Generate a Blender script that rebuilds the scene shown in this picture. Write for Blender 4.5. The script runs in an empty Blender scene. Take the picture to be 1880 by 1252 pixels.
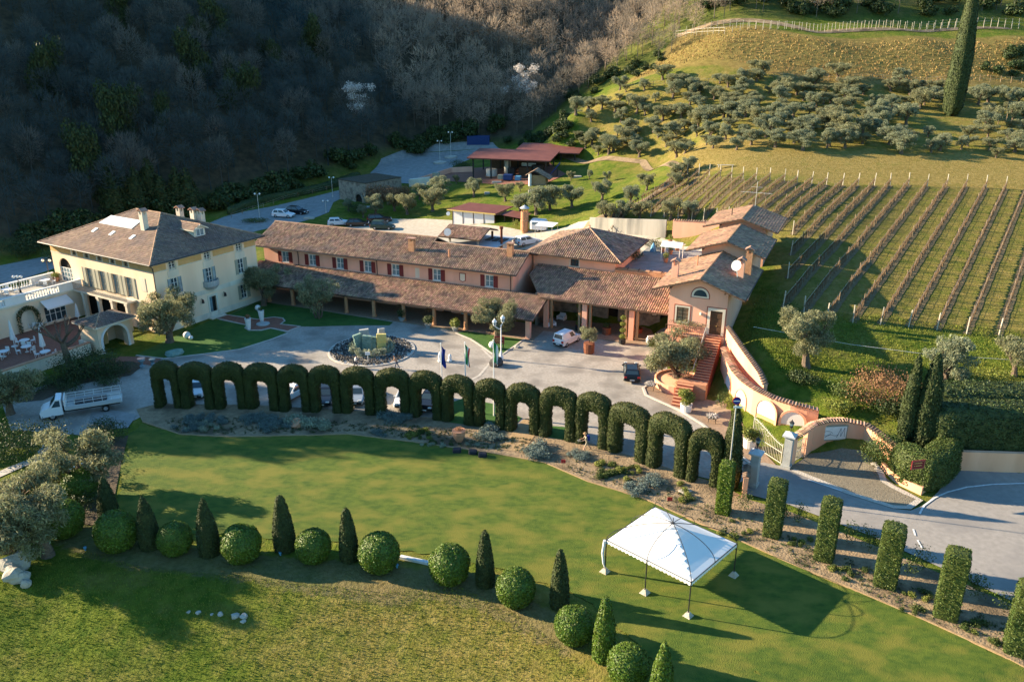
import bpy, math, random
import numpy as np
from mathutils import Vector, Matrix
from mathutils.geometry import delaunay_2d_cdt
R = math.radians
sc = bpy.context.scene
COL = sc.collection
rnd = random.Random(7)

# ------------------------------------------------------------------ camera, sky, sun, exposure
FOC, CAMH = 1500.0, 37.0                     # focal length in pixels of the 1880 px wide photograph, camera height (m)
PITCH = math.atan(566 / 1500.0)
cam_data = bpy.data.cameras.new('camera')
cam = bpy.data.objects.new('camera', cam_data)
COL.objects.link(cam)
cam.location = (0, 0, CAMH)
cam.rotation_euler = (R(90) - PITCH, 0, 0)
cam_data.sensor_fit = 'HORIZONTAL'
cam_data.sensor_width = 36.0
cam_data.lens = 36.0 * FOC / 1880.0
cam_data.clip_start = 0.5
cam_data.clip_end = 4000
sc.camera = cam

SUN_EL, SUN_AZ = R(19.5), R(75.0)            # azimuth counted from +Y towards -X
SUN_DIR = Vector((-math.sin(SUN_AZ) * math.cos(SUN_EL), math.cos(SUN_AZ) * math.cos(SUN_EL), math.sin(SUN_EL)))
world = bpy.data.worlds.new('World')
sc.world = world
world.use_nodes = True
nt = world.node_tree
nt.nodes.clear()
sky = nt.nodes.new('ShaderNodeTexSky')
sky.sky_type = 'NISHITA'
sky.sun_disc = False
sky.sun_elevation = SUN_EL
sky.sun_rotation = -SUN_AZ
sky.altitude = 200
sky.air_density = 1.6
sky.dust_density = 0.0
sky.ozone_density = 3.0
bg = nt.nodes.new('ShaderNodeBackground')
bg.inputs['Strength'].default_value = 0.07
wo = nt.nodes.new('ShaderNodeOutputWorld')
tint = nt.nodes.new('ShaderNodeMix'); tint.data_type = 'RGBA'; tint.blend_type = 'MULTIPLY'; tint.inputs[0].default_value = 1.0
tint.inputs[7].default_value = (.60, .95, 1.2, 1)          # a cool clear evening sky, the same in every direction
nt.links.new(sky.outputs[0], tint.inputs[6])
nt.links.new(tint.outputs[2], bg.inputs[0])
nt.links.new(bg.outputs[0], wo.inputs[0])
sun_data = bpy.data.lights.new('sun', 'SUN')
sun_data.energy = 5.0
sun_data.angle = R(0.5)
sun_data.color = (1.0, 0.81, 0.56)
sun = bpy.data.objects.new('sun', sun_data)
COL.objects.link(sun)
sun.location = (-60, 60, 80)
sun.rotation_euler = (-SUN_DIR).to_track_quat('-Z', 'Y').to_euler()
vs = sc.view_settings
vs.view_transform = 'Standard'
vs.look = 'None'
vs.exposure = 1.82
vs.gamma = 1.0
vs.use_curve_mapping = False
sc.cycles.max_bounces = 5
sc.cycles.diffuse_bounces = 2
sc.cycles.glossy_bounces = 2
sc.cycles.transmission_bounces = 3
sc.cycles.transparent_max_bounces = 4
sc.cycles.caustics_reflective = False
sc.cycles.caustics_refractive = False

# ------------------------------------------------------------------ frames and photogrammetry (pixel of the photograph -> point on the real ground)
CP, SP = math.cos(PITCH), math.sin(PITCH)
def ray(px, py):
    dx, dy = (px - 940) / FOC, -(py - 626) / FOC
    return (dx, CP + dy * SP, -SP + dy * CP)
def PZ(px, py, z=0.0):
    d = ray(px, py); t = (z - CAMH) / d[2]
    return (d[0] * t, d[1] * t, z)
def PYW(px, py, Y):
    d = ray(px, py); t = Y / d[1]
    return (d[0] * t, Y, CAMH + d[2] * t)
def proj(x, y, z):
    Z = y * CP + (CAMH - z) * SP; u = y * SP - (CAMH - z) * CP
    return 940 + FOC * x / Z, 626 - FOC * u / Z
SA_ = R(-24)                                 # the estate's own grid is turned by this much
SU, SV = (math.cos(SA_), math.sin(SA_)), (-math.sin(SA_), math.cos(SA_))
def SW(a, b, z=0.0):
    return (a * SU[0] + b * SV[0], 100 + a * SU[1] + b * SV[1], z)

# ------------------------------------------------------------------ mesh builder
class MB:
    def __init__(s, tf=None):
        s.v = []; s.f = []; s.mi = []; s.m = 0; s.tf = tf; s.sm = False
    def add(s, vs_, fs_):
        o = len(s.v)
        s.v.extend(s.tf(*p) for p in vs_) if s.tf else s.v.extend(tuple(p) for p in vs_)
        for f in fs_:
            s.f.append(tuple(i + o for i in f)); s.mi.append(s.m)
    def quad(s, a, b, c, d): s.add((a, b, c, d), ((0, 1, 2, 3),))
    def tri(s, a, b, c): s.add((a, b, c), ((0, 1, 2),))
    def box(s, x0, x1, y0, y1, z0, z1, tx=0, ty=0):
        s.add(((x0, y0, z0), (x1, y0, z0), (x1, y1, z0), (x0, y1, z0),
               (x0 + tx, y0 + ty, z1), (x1 - tx, y0 + ty, z1), (x1 - tx, y1 - ty, z1), (x0 + tx, y1 - ty, z1)),
              ((0, 3, 2, 1), (4, 5, 6, 7), (0, 1, 5, 4), (1, 2, 6, 5), (2, 3, 7, 6), (3, 0, 4, 7)))
    def rbox(s, x0, x1, y0, y1, z0, z1, r):           # box with chamfered vertical and top edges
        def ring(z, i): return [(x0 + r, y0 + i, z), (x1 - r, y0 + i, z), (x1 - i, y0 + r, z), (x1 - i, y1 - r, z), (x1 - r, y1 - i, z), (x0 + r, y1 - i, z), (x0 + i, y1 - r, z), (x0 + i, y0 + r, z)]
        pts = ring(z0, 0) + ring(z1 - r, 0) + ring(z1, r * .8)
        fs = [(i, (i + 1) % 8, 8 + (i + 1) % 8, 8 + i) for i in range(8)] + [(8 + i, 8 + (i + 1) % 8, 16 + (i + 1) % 8, 16 + i) for i in range(8)]
        fs += [tuple(16 + i for i in range(8)), tuple(7 - i for i in range(8))]
        s.add(pts, fs)
    def obox(s, c, u, hu, hv, z0, z1):                # box turned in plan: centre, unit u, half sizes
        v = (-u[1], u[0]); P = []
        for z in (z0, z1):
            for i, j in ((-1, -1), (1, -1), (1, 1), (-1, 1)):
                P.append((c[0] + u[0] * hu * i + v[0] * hv * j, c[1] + u[1] * hu * i + v[1] * hv * j, z))
        s.add(P, ((0, 3, 2, 1), (4, 5, 6, 7), (0, 1, 5, 4), (1, 2, 6, 5), (2, 3, 7, 6), (3, 0, 4, 7)))
    def tube(s, p0, p1, r0, r1=None, n=6, cap=True):
        r1 = r0 if r1 is None else r1
        p0, p1 = Vector(p0), Vector(p1); d = (p1 - p0)
        if d.length < 1e-6: return
        d.normalize(); a = d.orthogonal().normalized(); b = d.cross(a)
        P = [tuple(p + (a * math.cos(2 * math.pi * i / n) + b * math.sin(2 * math.pi * i / n)) * r) for p, r in ((p0, r0), (p1, r1)) for i in range(n)]
        F = [(i, (i + 1) % n, n + (i + 1) % n, n + i) for i in range(n)]
        if cap: F += [tuple(range(n - 1, -1, -1)), tuple(range(n, 2 * n))]
        s.add(P, F)
    def path(s, pts, r, n=6, r1=None):
        for i in range(len(pts) - 1):
            a = r if r1 is None else r + (r1 - r) * i / (len(pts) - 1)
            b = r if r1 is None else r + (r1 - r) * (i + 1) / (len(pts) - 1)
            s.tube(pts[i], pts[i + 1], a, b, n)
    def lathe(s, prof, n=14, c=(0, 0, 0)):
        P = []; F = []
        for r, z in prof:
            for i in range(n):
                t = 2 * math.pi * i / n; P.append((c[0] + r * math.cos(t), c[1] + r * math.sin(t), c[2] + z))
        for k in range(len(prof) - 1):
            for i in range(n):
                j = (i + 1) % n; F.append((k * n + i, k * n + j, (k + 1) * n + j, (k + 1) * n + i))
        F.append(tuple(range(n - 1, -1, -1))); F.append(tuple((len(prof) - 1) * n + i for i in range(n)))
        s.add(P, F)
    def ball(s, c, r, n=10, m=7, sz=1.0):
        prof = [(max(.001, math.sin(math.pi * k / m)) * r, -math.cos(math.pi * k / m) * r * sz) for k in range(m + 1)]
        s.lathe(prof, n, c)
    def prism(s, poly, y0, y1):                        # polygon in (x, z) pushed along y
        n = len(poly); P = [(x, y0, z) for x, z in poly] + [(x, y1, z) for x, z in poly]
        s.add(P, [tuple(range(n)), tuple(range(2 * n - 1, n - 1, -1))] + [(i, n + i, n + (i + 1) % n, (i + 1) % n) for i in range(n)])
    def vprism(s, poly, z0, z1):                       # polygon in (x, y) pushed along z
        n = len(poly); P = [(x, y, z0) for x, y in poly] + [(x, y, z1) for x, y in poly]
        s.add(P, [tuple(range(n - 1, -1, -1)), tuple(range(n, 2 * n))] + [(i, (i + 1) % n, n + (i + 1) % n, n + i) for i in range(n)])
    def mesh(s, name, mats):
        me = bpy.data.meshes.new(name)
        me.from_pydata([tuple(map(float, p)) for p in s.v], [], s.f)
        for m in (mats if isinstance(mats, (list, tuple)) else [mats]): me.materials.append(m)
        if any(s.mi): me.polygons.foreach_set('material_index', s.mi)
        if s.sm: me.polygons.foreach_set('use_smooth', [True] * len(s.f))
        me.update()
        return me
    def build(s, name, mats, parent=None):
        return link(name, s.mesh(name, mats), parent)

def link(name, me, parent=None, loc=None):
    o = bpy.data.objects.new(name, me); COL.objects.link(o)
    if parent: o.parent = parent
    if loc: o.location = loc
    return o
def tag(o, label=None, cat=None, group=None, kind=None):
    if label: o['label'] = label
    if cat: o['category'] = cat
    if group: o['group'] = group
    if kind: o['kind'] = kind
    return o
def thing(name, label, cat, loc=(0, 0, 0), rz=0.0, group=None):
    o = bpy.data.objects.new(name, None); COL.objects.link(o)
    o.empty_display_size = .2
    o.location = loc; o.rotation_euler = (0, 0, rz)
    return tag(o, label, cat, group)
KIDS = {}
def dup(root, loc, rz=0.0, scale=1.0, label=None, group=None):
    r = root.copy(); COL.objects.link(r)
    r.location = loc; r.rotation_euler = (0, 0, rz)
    r.scale = (scale,) * 3 if isinstance(scale, (int, float)) else scale
    if label: r['label'] = label
    if group: r['group'] = group
    if root.name not in KIDS: KIDS[root.name] = [(c, list(c.children)) for c in root.children]
    for c, gs in KIDS[root.name]:
        d = c.copy(); COL.objects.link(d); d.parent = r
        for g in gs:
            e = g.copy(); COL.objects.link(e); e.parent = d
    return r
def stuffpart(o): o['kind'] = 'stuff'; return o
ORD = ['first', 'second', 'third', 'fourth', 'fifth', 'sixth', 'seventh', 'eighth', 'ninth', 'tenth', 'eleventh', 'twelfth', 'thirteenth',
       'fourteenth', 'fifteenth', 'sixteenth', 'seventeenth', 'eighteenth', 'nineteenth', 'twentieth', 'twenty-first', 'twenty-second', 'twenty-third', 'twenty-fourth', 'twenty-fifth', 'twenty-sixth', 'twenty-seventh', 'twenty-eighth']

# ------------------------------------------------------------------ materials
def mat(name, c1, c2=None, scale=1.0, rough=.9, bump=0.0, bscale=None, c3=None, scale2=None, metal=0.0, detail=5.0, stretch=None, trans=0.0, island=0.0, objvar=0.0, contrast=.5, spec=.3):
    m = bpy.data.materials.new(name); m.use_nodes = True
    t = m.node_tree; N = t.nodes; L = t.links
    b = N['Principled BSDF']
    b.inputs['Roughness'].default_value = rough
    b.inputs['Metallic'].default_value = metal
    b.inputs['Specular IOR Level'].default_value = spec
    c1 = tuple(c1) + (1,)
    col = None
    pos = None
    if c2 is not None or bump:
        geo = N.new('ShaderNodeNewGeometry'); pos = geo.outputs['Position']
        if stretch:
            mp = N.new('ShaderNodeMapping'); mp.inputs['Rotation'].default_value = (0, 0, stretch[3] if len(stretch) > 3 else 0)
            mp.inputs['Scale'].default_value = stretch[:3]; L.new(pos, mp.inputs[0]); pos = mp.outputs[0]
    if c2 is not None:
        nz = N.new('ShaderNodeTexNoise'); nz.inputs['Scale'].default_value = scale; nz.inputs['Detail'].default_value = detail
        nz.inputs['Roughness'].default_value = .6
        L.new(pos, nz.inputs['Vector'])
        rp = N.new('ShaderNodeValToRGB'); rp.color_ramp.elements[0].position = .5 - .25 * (1 - contrast) - .04; rp.color_ramp.elements[1].position = .5 + .25 * (1 - contrast) + .04
        rp.color_ramp.elements[0].color = c1; rp.color_ramp.elements[1].color = tuple(c2) + (1,)
        L.new(nz.outputs[0], rp.inputs[0]); col = rp.outputs[0]
        if c3 is not None:
            n2 = N.new('ShaderNodeTexNoise'); n2.inputs['Scale'].default_value = scale2 or scale * .2; n2.inputs['Detail'].default_value = 4
            L.new(pos, n2.inputs['Vector'])
            r2 = N.new('ShaderNodeValToRGB'); r2.color_ramp.elements[0].position = .46; r2.color_ramp.elements[1].position = .64
            L.new(n2.outputs[0], r2.inputs[0])
            mx = N.new('ShaderNodeMix'); mx.data_type = 'RGBA'
            L.new(r2.outputs[0], mx.inputs[0]); L.new(col, mx.inputs[6]); mx.inputs[7].default_value = tuple(c3) + (1,)
            col = mx.outputs[2]
    if island or objvar:
        if col is None:
            rg = N.new('ShaderNodeRGB'); rg.outputs[0].default_value = c1; col = rg.outputs[0]
        hs = N.new('ShaderNodeHueSaturation')
        if island:
            g2 = N.new('ShaderNodeNewGeometry'); src = g2.outputs['Random Per Island']; amt = island
        else:
            oi = N.new('ShaderNodeObjectInfo'); src = oi.outputs['Random']; amt = objvar
        mr = N.new('ShaderNodeMapRange'); mr.inputs[3].default_value = 1 - amt; mr.inputs[4].default_value = 1 + amt
        L.new(src, mr.inputs[0]); L.new(mr.outputs[0], hs.inputs['Value'])
        mr2 = N.new('ShaderNodeMapRange'); mr2.inputs[3].default_value = .5 - amt * .05; mr2.inputs[4].default_value = .5 + amt * .05
        fr = N.new('ShaderNodeMath'); fr.operation = 'FRACT'; ml = N.new('ShaderNodeMath'); ml.operation = 'MULTIPLY'; ml.inputs[1].default_value = 7.13
        L.new(src, ml.inputs[0]); L.new(ml.outputs[0], fr.inputs[0]); L.new(fr.outputs[0], mr2.inputs[0]); L.new(mr2.outputs[0], hs.inputs['Hue'])
        L.new(col, hs.inputs['Color']); col = hs.outputs[0]
    if col is not None: L.new(col, b.inputs['Base Color'])
    else: b.inputs['Base Color'].default_value = c1
    if bump:
        nb = N.new('ShaderNodeTexNoise'); nb.inputs['Scale'].default_value = bscale or scale * 4; nb.inputs['Detail'].default_value = 5
        L.new(pos, nb.inputs['Vector'])
        bp = N.new('ShaderNodeBump'); bp.inputs['Strength'].default_value = bump; bp.inputs['Distance'].default_value = .12
        L.new(nb.outputs[0], bp.inputs['Height']); L.new(bp.outputs[0], b.inputs['Normal'])
    if trans:
        tr = N.new('ShaderNodeBsdfTranslucent'); ms = N.new('ShaderNodeMixShader'); ms.inputs[0].default_value = trans
        if col is not None: L.new(col, tr.inputs[0])
        else: tr.inputs[0].default_value = c1
        L.new(b.outputs[0], ms.inputs[1]); L.new(tr.outputs[0], ms.inputs[2]); L.new(ms.outputs[0], N['Material Output'].inputs[0])
    return m
M = {}
def D(k, *a, **kw): M[k] = mat(k, *a, **kw)
D('lawn', (.046, .088, .007), (.096, .132, .012), 1.1, bump=.7, bscale=14, detail=12, contrast=.6, c3=(.15, .15, .02), scale2=.33, stretch=(1, 1.7, 1, .3))
D('courtyard_lawn', (.026, .085, .012), (.05, .12, .018), .8, bump=.4, bscale=14)
D('gravel', (.29, .26, .22), (.38, .34, .29), 3.5, bump=.25, bscale=25, c3=(.22, .195, .165), scale2=.3, detail=9, contrast=.7)
D('asphalt', (.24, .22, .195), (.30, .275, .245), 2.2, bump=.15, bscale=30, c3=(.21, .195, .18), scale2=.2)
D('cobble', (.15, .125, .085), (.22, .19, .135), 5, bump=.6, bscale=9)
D('cobble_pale', (.38, .34, .28), (.5, .45, .38), 5, bump=.6, bscale=8)
D('paving', (.24, .165, .11), (.31, .22, .15), 3, bump=.3, bscale=12)
D('soil', (.22, .155, .09), (.32, .235, .14), 2.5, bump=.8, bscale=6, c3=(.115, .085, .05), scale2=.35)
D('dark_soil', (.06, .045, .028), (.10, .075, .045), 2.0, bump=.8, bscale=5)
D('earth_path', (.30, .20, .10), (.38, .26, .14), 2.2, bump=.3, bscale=8)
D('pale_gravel', (.36, .32, .25), (.46, .41, .33), 1.5, bump=.3, bscale=14)
D('grey_gravel', (.20, .20, .19), (.29, .285, .27), 1.0, bump=.2, bscale=12)
D('paint', (.72, .72, .70), (.5, .5, .48), 3.0, rough=.7)
D('kerb', (.40, .36, .30), (.5, .46, .4), 2.0)
D('yellow_plaster', (.82, .61, .42), (.87, .67, .48), .7, c3=(.74, .55, .38), scale2=.3, bump=.06, bscale=15, stretch=(1, 1, .22))
D('ochre', (.56, .34, .14), (.62, .40, .18), 1.2)
D('cream', (.66, .58, .45), (.74, .67, .54), 1.0, c3=(.58, .52, .42), scale2=.6, stretch=(1, 1, .22))
D('orange_plaster', (.80, .42, .28), (.86, .47, .32), .6, c3=(.72, .38, .26), scale2=.25, bump=.06, bscale=15, stretch=(1, 1, .22))
D('wall_plaster', (.78, .40, .24), (.84, .45, .28), .6, c3=(.70, .35, .21), scale2=.4, bump=.06, bscale=15, stretch=(1, 1, .22))
D('pink_plaster', (.72, .38, .27), (.78, .43, .31), .7, c3=(.64, .34, .24), scale2=.3, bump=.06, bscale=15, stretch=(1, 1, .22))
D('white_paint', (.78, .77, .74), (.72, .71, .68), 2, rough=.6)
D('trim_red', (.28, .06, .04), rough=.7)
D('shutter_red', (.17, .022, .018), rough=.6)
D('shutter_grey', (.30, .29, .22), rough=.7)
D('wood_dark', (.075, .04, .022), (.11, .06, .03), 4, rough=.7)
D('wood', (.30, .19, .10), (.38, .25, .14), 4, rough=.8)
D('glass', (.035, .06, .075), rough=.08, spec=.6)
D('glass_pale', (.20, .29, .32), (.11, .17, .20), 1.4, rough=.15, spec=.5)
D('interior', (.02, .018, .015), rough=1)
D('coppo', (.33, .195, .125), (.43, .275, .185), 1.2, island=.42, c3=(.21, .145, .11), scale2=.5)
D('coppo_dark', (.27, .17, .11), (.36, .235, .16), 1.2, island=.42, c3=(.19, .14, .115), scale2=.5)
D('flat_tile', (.18, .12, .085), (.235, .16, .115), 1.0, island=.22, c3=(.145, .105, .09), scale2=.3)
D('shingle', (.33, .19, .115), (.40, .235, .145), 1.0, island=.26, c3=(.25, .155, .10), scale2=.4)
D('ridge_tile', (.36, .22, .14), (.44, .28, .18), 2, island=.2)
D('roof_board', (.10, .065, .045), rough=.9)
D('red_sheet', (.13, .045, .034), (.17, .06, .045), .6, rough=.6)
D('brick', (.42, .20, .10), (.52, .28, .15), 3, bump=.4, bscale=10)
D('brick_paving', (.20, .085, .055), (.27, .12, .08), 3, bump=.2, bscale=12)
D('stone', (.25, .20, .15), (.36, .30, .23), 2.5, bump=1.0, bscale=4, c3=(.17, .14, .11), scale2=1.2)
D('concrete', (.40, .37, .31), (.52, .48, .41), .6, c3=(.24, .23, .2), scale2=.5, stretch=(1, 1, .15), bump=.1)
D('grey_stone', (.32, .33, .32), (.40, .41, .39), 2, bump=.2, bscale=10)
D('terracotta', (.44, .20, .11), (.52, .26, .15), 2)
D('row_shade', (.115, .085, .042), (.18, .135, .065), 2.5, bump=.6, bscale=7)  # brown of the strips painted in for the vine rows' shadows
D('rust', (.15, .05, .025), (.22, .08, .04), 3)
D('white_fabric', (.80, .80, .79), rough=.85, trans=.12)
D('metal_dark', (.035, .035, .035), rough=.45, metal=.3)
D('metal_pale', (.52, .51, .47), rough=.45, metal=.2)
D('gate_paint', (.50, .46, .38), rough=.5)
D('bark', (.10, .072, .05), (.17, .125, .09), 5, bump=.5, bscale=12)
D('bark_grey', (.17, .14, .11), (.25, .21, .17), 4, objvar=.2)
D('olive_leaf', (.20, .205, .10), (.285, .285, .155), 1.5, rough=.7, island=.45, trans=.4)
D('olive_leaf_grey', (.20, .225, .13), (.28, .30, .185), 1.5, rough=.7, island=.4, trans=.4)
D('box_leaf', (.068, .118, .012), (.105, .16, .022), 2.0, rough=.5, island=.5, trans=.2)
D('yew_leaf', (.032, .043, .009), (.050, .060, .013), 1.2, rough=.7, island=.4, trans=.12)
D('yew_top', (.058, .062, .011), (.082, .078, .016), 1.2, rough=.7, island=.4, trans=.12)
D('cypress_leaf', (.030, .046, .014), (.050, .066, .018), 1.5, rough=.75, island=.4, trans=.1)
D('dark_leaf', (.03, .05, .014), (.06, .085, .024), 1.2, rough=.6, island=.5, trans=.15)
D('shrub_leaf', (.055, .085, .018), (.085, .115, .025), 1.2, rough=.6, island=.5, trans=.2)
D('lime_leaf', (.16, .19, .03), (.22, .24, .05), 1.5, rough=.6, island=.45, trans=.25)
D('lavender', (.11, .155, .14), (.165, .21, .185), 3, rough=.8, island=.45, trans=.15)
D('santolina', (.25, .28, .19), (.33, .36, .26), 3, rough=.8, island=.35, trans=.2)
D('dry_twig', (.22, .115, .055), (.32, .18, .09), 1.5, rough=.9, island=.4, trans=.2)
D('blossom', (.55, .50, .46), (.65, .60, .56), 2, rough=.8, island=.25, trans=.3)
D('vine_wood', (.11, .07, .04), (.19, .125, .07), 3)
D('bank_tuft', (.27, .165, .055), (.36, .25, .10), .4, rough=.9, island=.4, trans=.2)
D('post_wood', (.20, .14, .085), (.28, .20, .13), 3, objvar=.2)
D('post_pale', (.42, .37, .28), (.5, .45, .36), 3, objvar=.1)
D('tyre', (.018, .018, .018), rough=.8)
D('rim', (.42, .42, .43), rough=.35, metal=.6)
D('car_white', (.74, .75, .76), rough=.28, spec=.5)
D('car_black', (.012, .013, .016), rough=.2, spec=.6)
D('car_silver', (.36, .40, .43), rough=.3, metal=.4)
D('car_green', (.03, .06, .05), rough=.3)
D('lamp_red', (.35, .015, .012), rough=.3)
D('lamp_clear', (.7, .72, .72), rough=.15)
D('plate', (.75, .75, .72), rough=.5)
D('blue_paint', (.015, .045, .16), rough=.5)
D('sky_plastic', (.10, .30, .48), rough=.4)
D('skin', (.48, .28, .20), rough=.6)
D('hair', (.05, .03, .02), rough=.7)
D('denim', (.05, .07, .12), rough=.8)
D('cloth_dark', (.025, .027, .035), rough=.9)
D('cloth_white', (.68, .68, .66), rough=.9)
D('cloth_tan', (.36, .22, .14), rough=.9)
D('cloth_beige', (.34, .28, .2), rough=.9)
D('flag_blue', (.012, .03, .22), rough=.8)
D('flag_green', (.02, .20, .07), rough=.8)
D('flag_red', (.45, .03, .03), rough=.8)
D('sign_red', (.16, .012, .02), rough=.45)
D('gold', (.62, .45, .14), rough=.4)
D('yellow_stone', (.58, .47, .14), (.64, .54, .2), 3, bump=.4, bscale=6)
D('green_stone', (.13, .22, .18), (.22, .32, .27), 2.5, bump=.8, bscale=4)
D('black_stone', (.035, .035, .035), (.07, .066, .06), 3, objvar=.0, island=.6)
D('rock', (.38, .34, .27), (.48, .44, .36), 2, bump=.8, bscale=4)
D('pale_rock', (.34, .31, .26), (.42, .39, .33), 2, bump=.6, bscale=5)
D('slate_panel', (.42, .44, .46), rough=.5)
D('ink', (.06, .07, .09), rough=.6)
D('grass_blade', (.10, .15, .014), (.19, .20, .032), .35, rough=.8, island=.35, trans=.2)

# bare woodland: each mesh's tint also paints in the shade or sun of its slope
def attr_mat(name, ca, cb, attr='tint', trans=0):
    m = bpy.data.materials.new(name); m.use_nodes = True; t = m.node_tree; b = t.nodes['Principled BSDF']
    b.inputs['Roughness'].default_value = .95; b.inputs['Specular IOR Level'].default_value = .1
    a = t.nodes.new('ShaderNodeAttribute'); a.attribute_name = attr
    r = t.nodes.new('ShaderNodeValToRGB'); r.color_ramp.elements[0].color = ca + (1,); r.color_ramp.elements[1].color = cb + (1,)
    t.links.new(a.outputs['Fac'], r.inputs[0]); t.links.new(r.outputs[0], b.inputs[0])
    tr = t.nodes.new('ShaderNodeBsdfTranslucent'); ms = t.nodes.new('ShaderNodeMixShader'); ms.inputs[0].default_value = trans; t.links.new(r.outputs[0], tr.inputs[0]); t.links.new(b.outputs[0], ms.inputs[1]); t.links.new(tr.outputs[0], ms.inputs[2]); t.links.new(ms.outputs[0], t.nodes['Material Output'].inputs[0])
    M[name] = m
attr_mat('bare_wood', (.040, .072, .078), (.44, .34, .25), trans=.4)  # dark end coloured like wood in shade, pale end like sunlit wood
# ------------------------------------------------------------------ terrain
CTRL = []
def cw(x, y, z): CTRL.append((x, y, z))
def cp(px, py, z): CTRL.append(PZ(px, py, z))
for x in range(-46, 18, 9):
    for y in range(50, 110, 9): cw(x, y, 0)
for x, y in ((20, 52), (29, 56), (38, 58), (46, 61), (21, 60), (22, 66), (28, 62), (30, 66), (22.5, 72), (22, 77), (21.5, 82), (20, 86), (33, 50), (45, 52), (18, 44), (8, 38), (30, 42)): cw(x, y, 0)
for x, y in ((37.5, 63.2), (40, 63.7), (43, 63.6), (46, 63.4), (50, 63.1), (56, 62.7)): cw(x, y, 0)
for x, y in ((60, 62), (75, 60)): cw(x, y, -.3)
for x, y in ((-58, 80), (-58, 92), (-70, 90), (-70, 75), (-58, 105), (-50, 118)): cw(x, y, 0)
for x, y, z in ((-52, 66, -1.0), (-52, 55, -2.0), (-40, 48, -.6), (-64, 62, -3), (-80, 100, -3), (-95, 90, -5), (-95, 70, -6), (-75, 45, -6)): cw(x, y, z)
for x, y, z in ((-32, 46, -1.3), (-20, 44, -1.4), (-8, 43, -1.3), (2, 38, -1.2), (-40, 38, -4), (-25, 34, -3.9), (-10, 34, -3.7), (5, 30, -3.4), (-50, 25, -8), (-10, 22, -7), (20, 25, -5), (45, 35, -2), (100, 20, -6), (-110, 20, -12)): cw(x, y, z)
for a in range(-40, 22, 8):                                      # foot and back of the buildings
    cw(*SW(a, 3, 0)); cw(*SW(a, 9, 0))
for a, b, z in ((-40, 20, 0), (-30, 20, 0), (-20, 20, 0), (-12, 20, .2), (-6, 22, .6), (0, 16, 2.5), (6, 16, 4), (12, 15, 5), (18, 15, 5.2), (5, 26, 4.2), (12, 26, 5.3), (19, 26, 5.5), (-6, 34, 2.2), (0, 38, 4.0)): cw(*SW(a, b, z))
for p in ((520, 397, 0), (470, 400, 0), (545, 390, .2), (600, 385, .8), (640, 370, 1.3), (700, 418, .4), (780, 420, .8), (850, 425, 1.2), (960, 428, 2.2), (1030, 425, 3.4), (1090, 424, 5), (1150, 431, 5.3), (1215, 437, 5.5), (1270, 445, 5.7),
          (760, 392, 1.2), (690, 390, 1.0), (620, 392, .6), (800, 352, 3.4), (860, 350, 4.2), (900, 345, 4.8), (960, 345, 5.6), (740, 350, 3), (700, 350, 2.6), (850, 322, 5.6), (920, 322, 6), (980, 322, 6.4), (1040, 312, 7.4), (1080, 295, 8.8), (1150, 330, 8.3), (1210, 305, 10), (1110, 375, 6.6), (1060, 400, 4.9), (1020, 390, 4.6), (960, 400, 3.6), (900, 395, 3),
          (800, 285, 6), (740, 288, 5.6), (860, 264, 6.8), (700, 300, 4.8), (640, 330, 2.6), (450, 395, -.3), (400, 410, -.8), (300, 420, -2.5), (100, 460, -4), (0, 490, -4.5), (930, 258, 8), (1000, 270, 9), (1040, 240, 13)): cp(*p)
def vz(y): return 5.0 + (y - 88) * .143                        # the vineyard plane
for b, z in ((-3, 4.6), (3, 5.4), (10, 6.0), (18, 6.9), (26, 8.0), (34, 9.2)): cw(*SW(30.2, b, z))
for x, y in ((36, 92), (50, 90), (65, 88), (85, 86), (36, 104), (50, 106), (70, 106), (95, 104), (42, 122), (60, 122), (80, 122), (105, 120), (40, 138), (56, 140), (76, 140), (100, 138), (36, 128)): cw(x, y, vz(y))
for p in ((1110, 392, 7.6), (1170, 396, 7.8), (1230, 402, 8.0), (1180, 360, 8.8), (1240, 340, 10.4)): cp(*p)
# behind the retaining walls
for x, y, z in ((26.2, 83, 4.6), (26.6, 80, 4.1), (27.5, 77, 3.2), (29.5, 75, 2.7), (31.5, 73.6, 2.5), (32.5, 71.8, 2.5), (35.2, 70.6, 2.2), (36.5, 67.5, 2.0), (41, 67, 1.9), (47, 66.5, 1.9), (60, 66, 2.0), (90, 66, 2.5), (32, 80, 3.9), (40, 78, 3.7), (52, 76, 3.7), (70, 76, 3.9), (95, 76, 4)): cw(x, y, z)
for px in (1330, 1500, 1690, 1880, 2150):
    t = max(0, (1500 - px) / 300.0)
    for Y, z in ((149, 14.2), (156, 15.6), (178, 19.8), (203, 25.2), (222, 35.6), (232, 37.6), (250, 45.5), (300, 64), (380, 92)):
        Yq = Y + 4 * t; Z = Yq * CP + (CAMH - z) * SP
        cw((px - 940) / FOC * Z, Yq, z - 1.2 * t)
for p in ((1050, 205, 18.4), (1100, 230, 15.6), (1150, 165, 23.5), (1190, 260, 13.5), (1120, 275, 11.5), (1260, 280, 14.6), (1235, 72, 34.5), (1200, 120, 28.5), (1030, 170, 20.5), (1000, 225, 14)): cp(*p)
for x, y, z in ((-60, 240, 6), (-120, 240, 0), (-160, 160, -4), (0, 300, 14), (-200, 300, 0), (20, 330, 34), (-140, 110, -6), (60, 420, 92), (150, 420, 110), (-60, 420, 20), (180, 120, 14), (180, 200, 25), (180, 60, 0)): cw(x, y, z)
CT = np.array(CTRL, float)
def _k(d2): return np.sqrt(d2 + 2.0)
_d2 = ((CT[:, None, :2] - CT[None, :, :2]) ** 2).sum(-1)
_n = len(CT)
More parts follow.
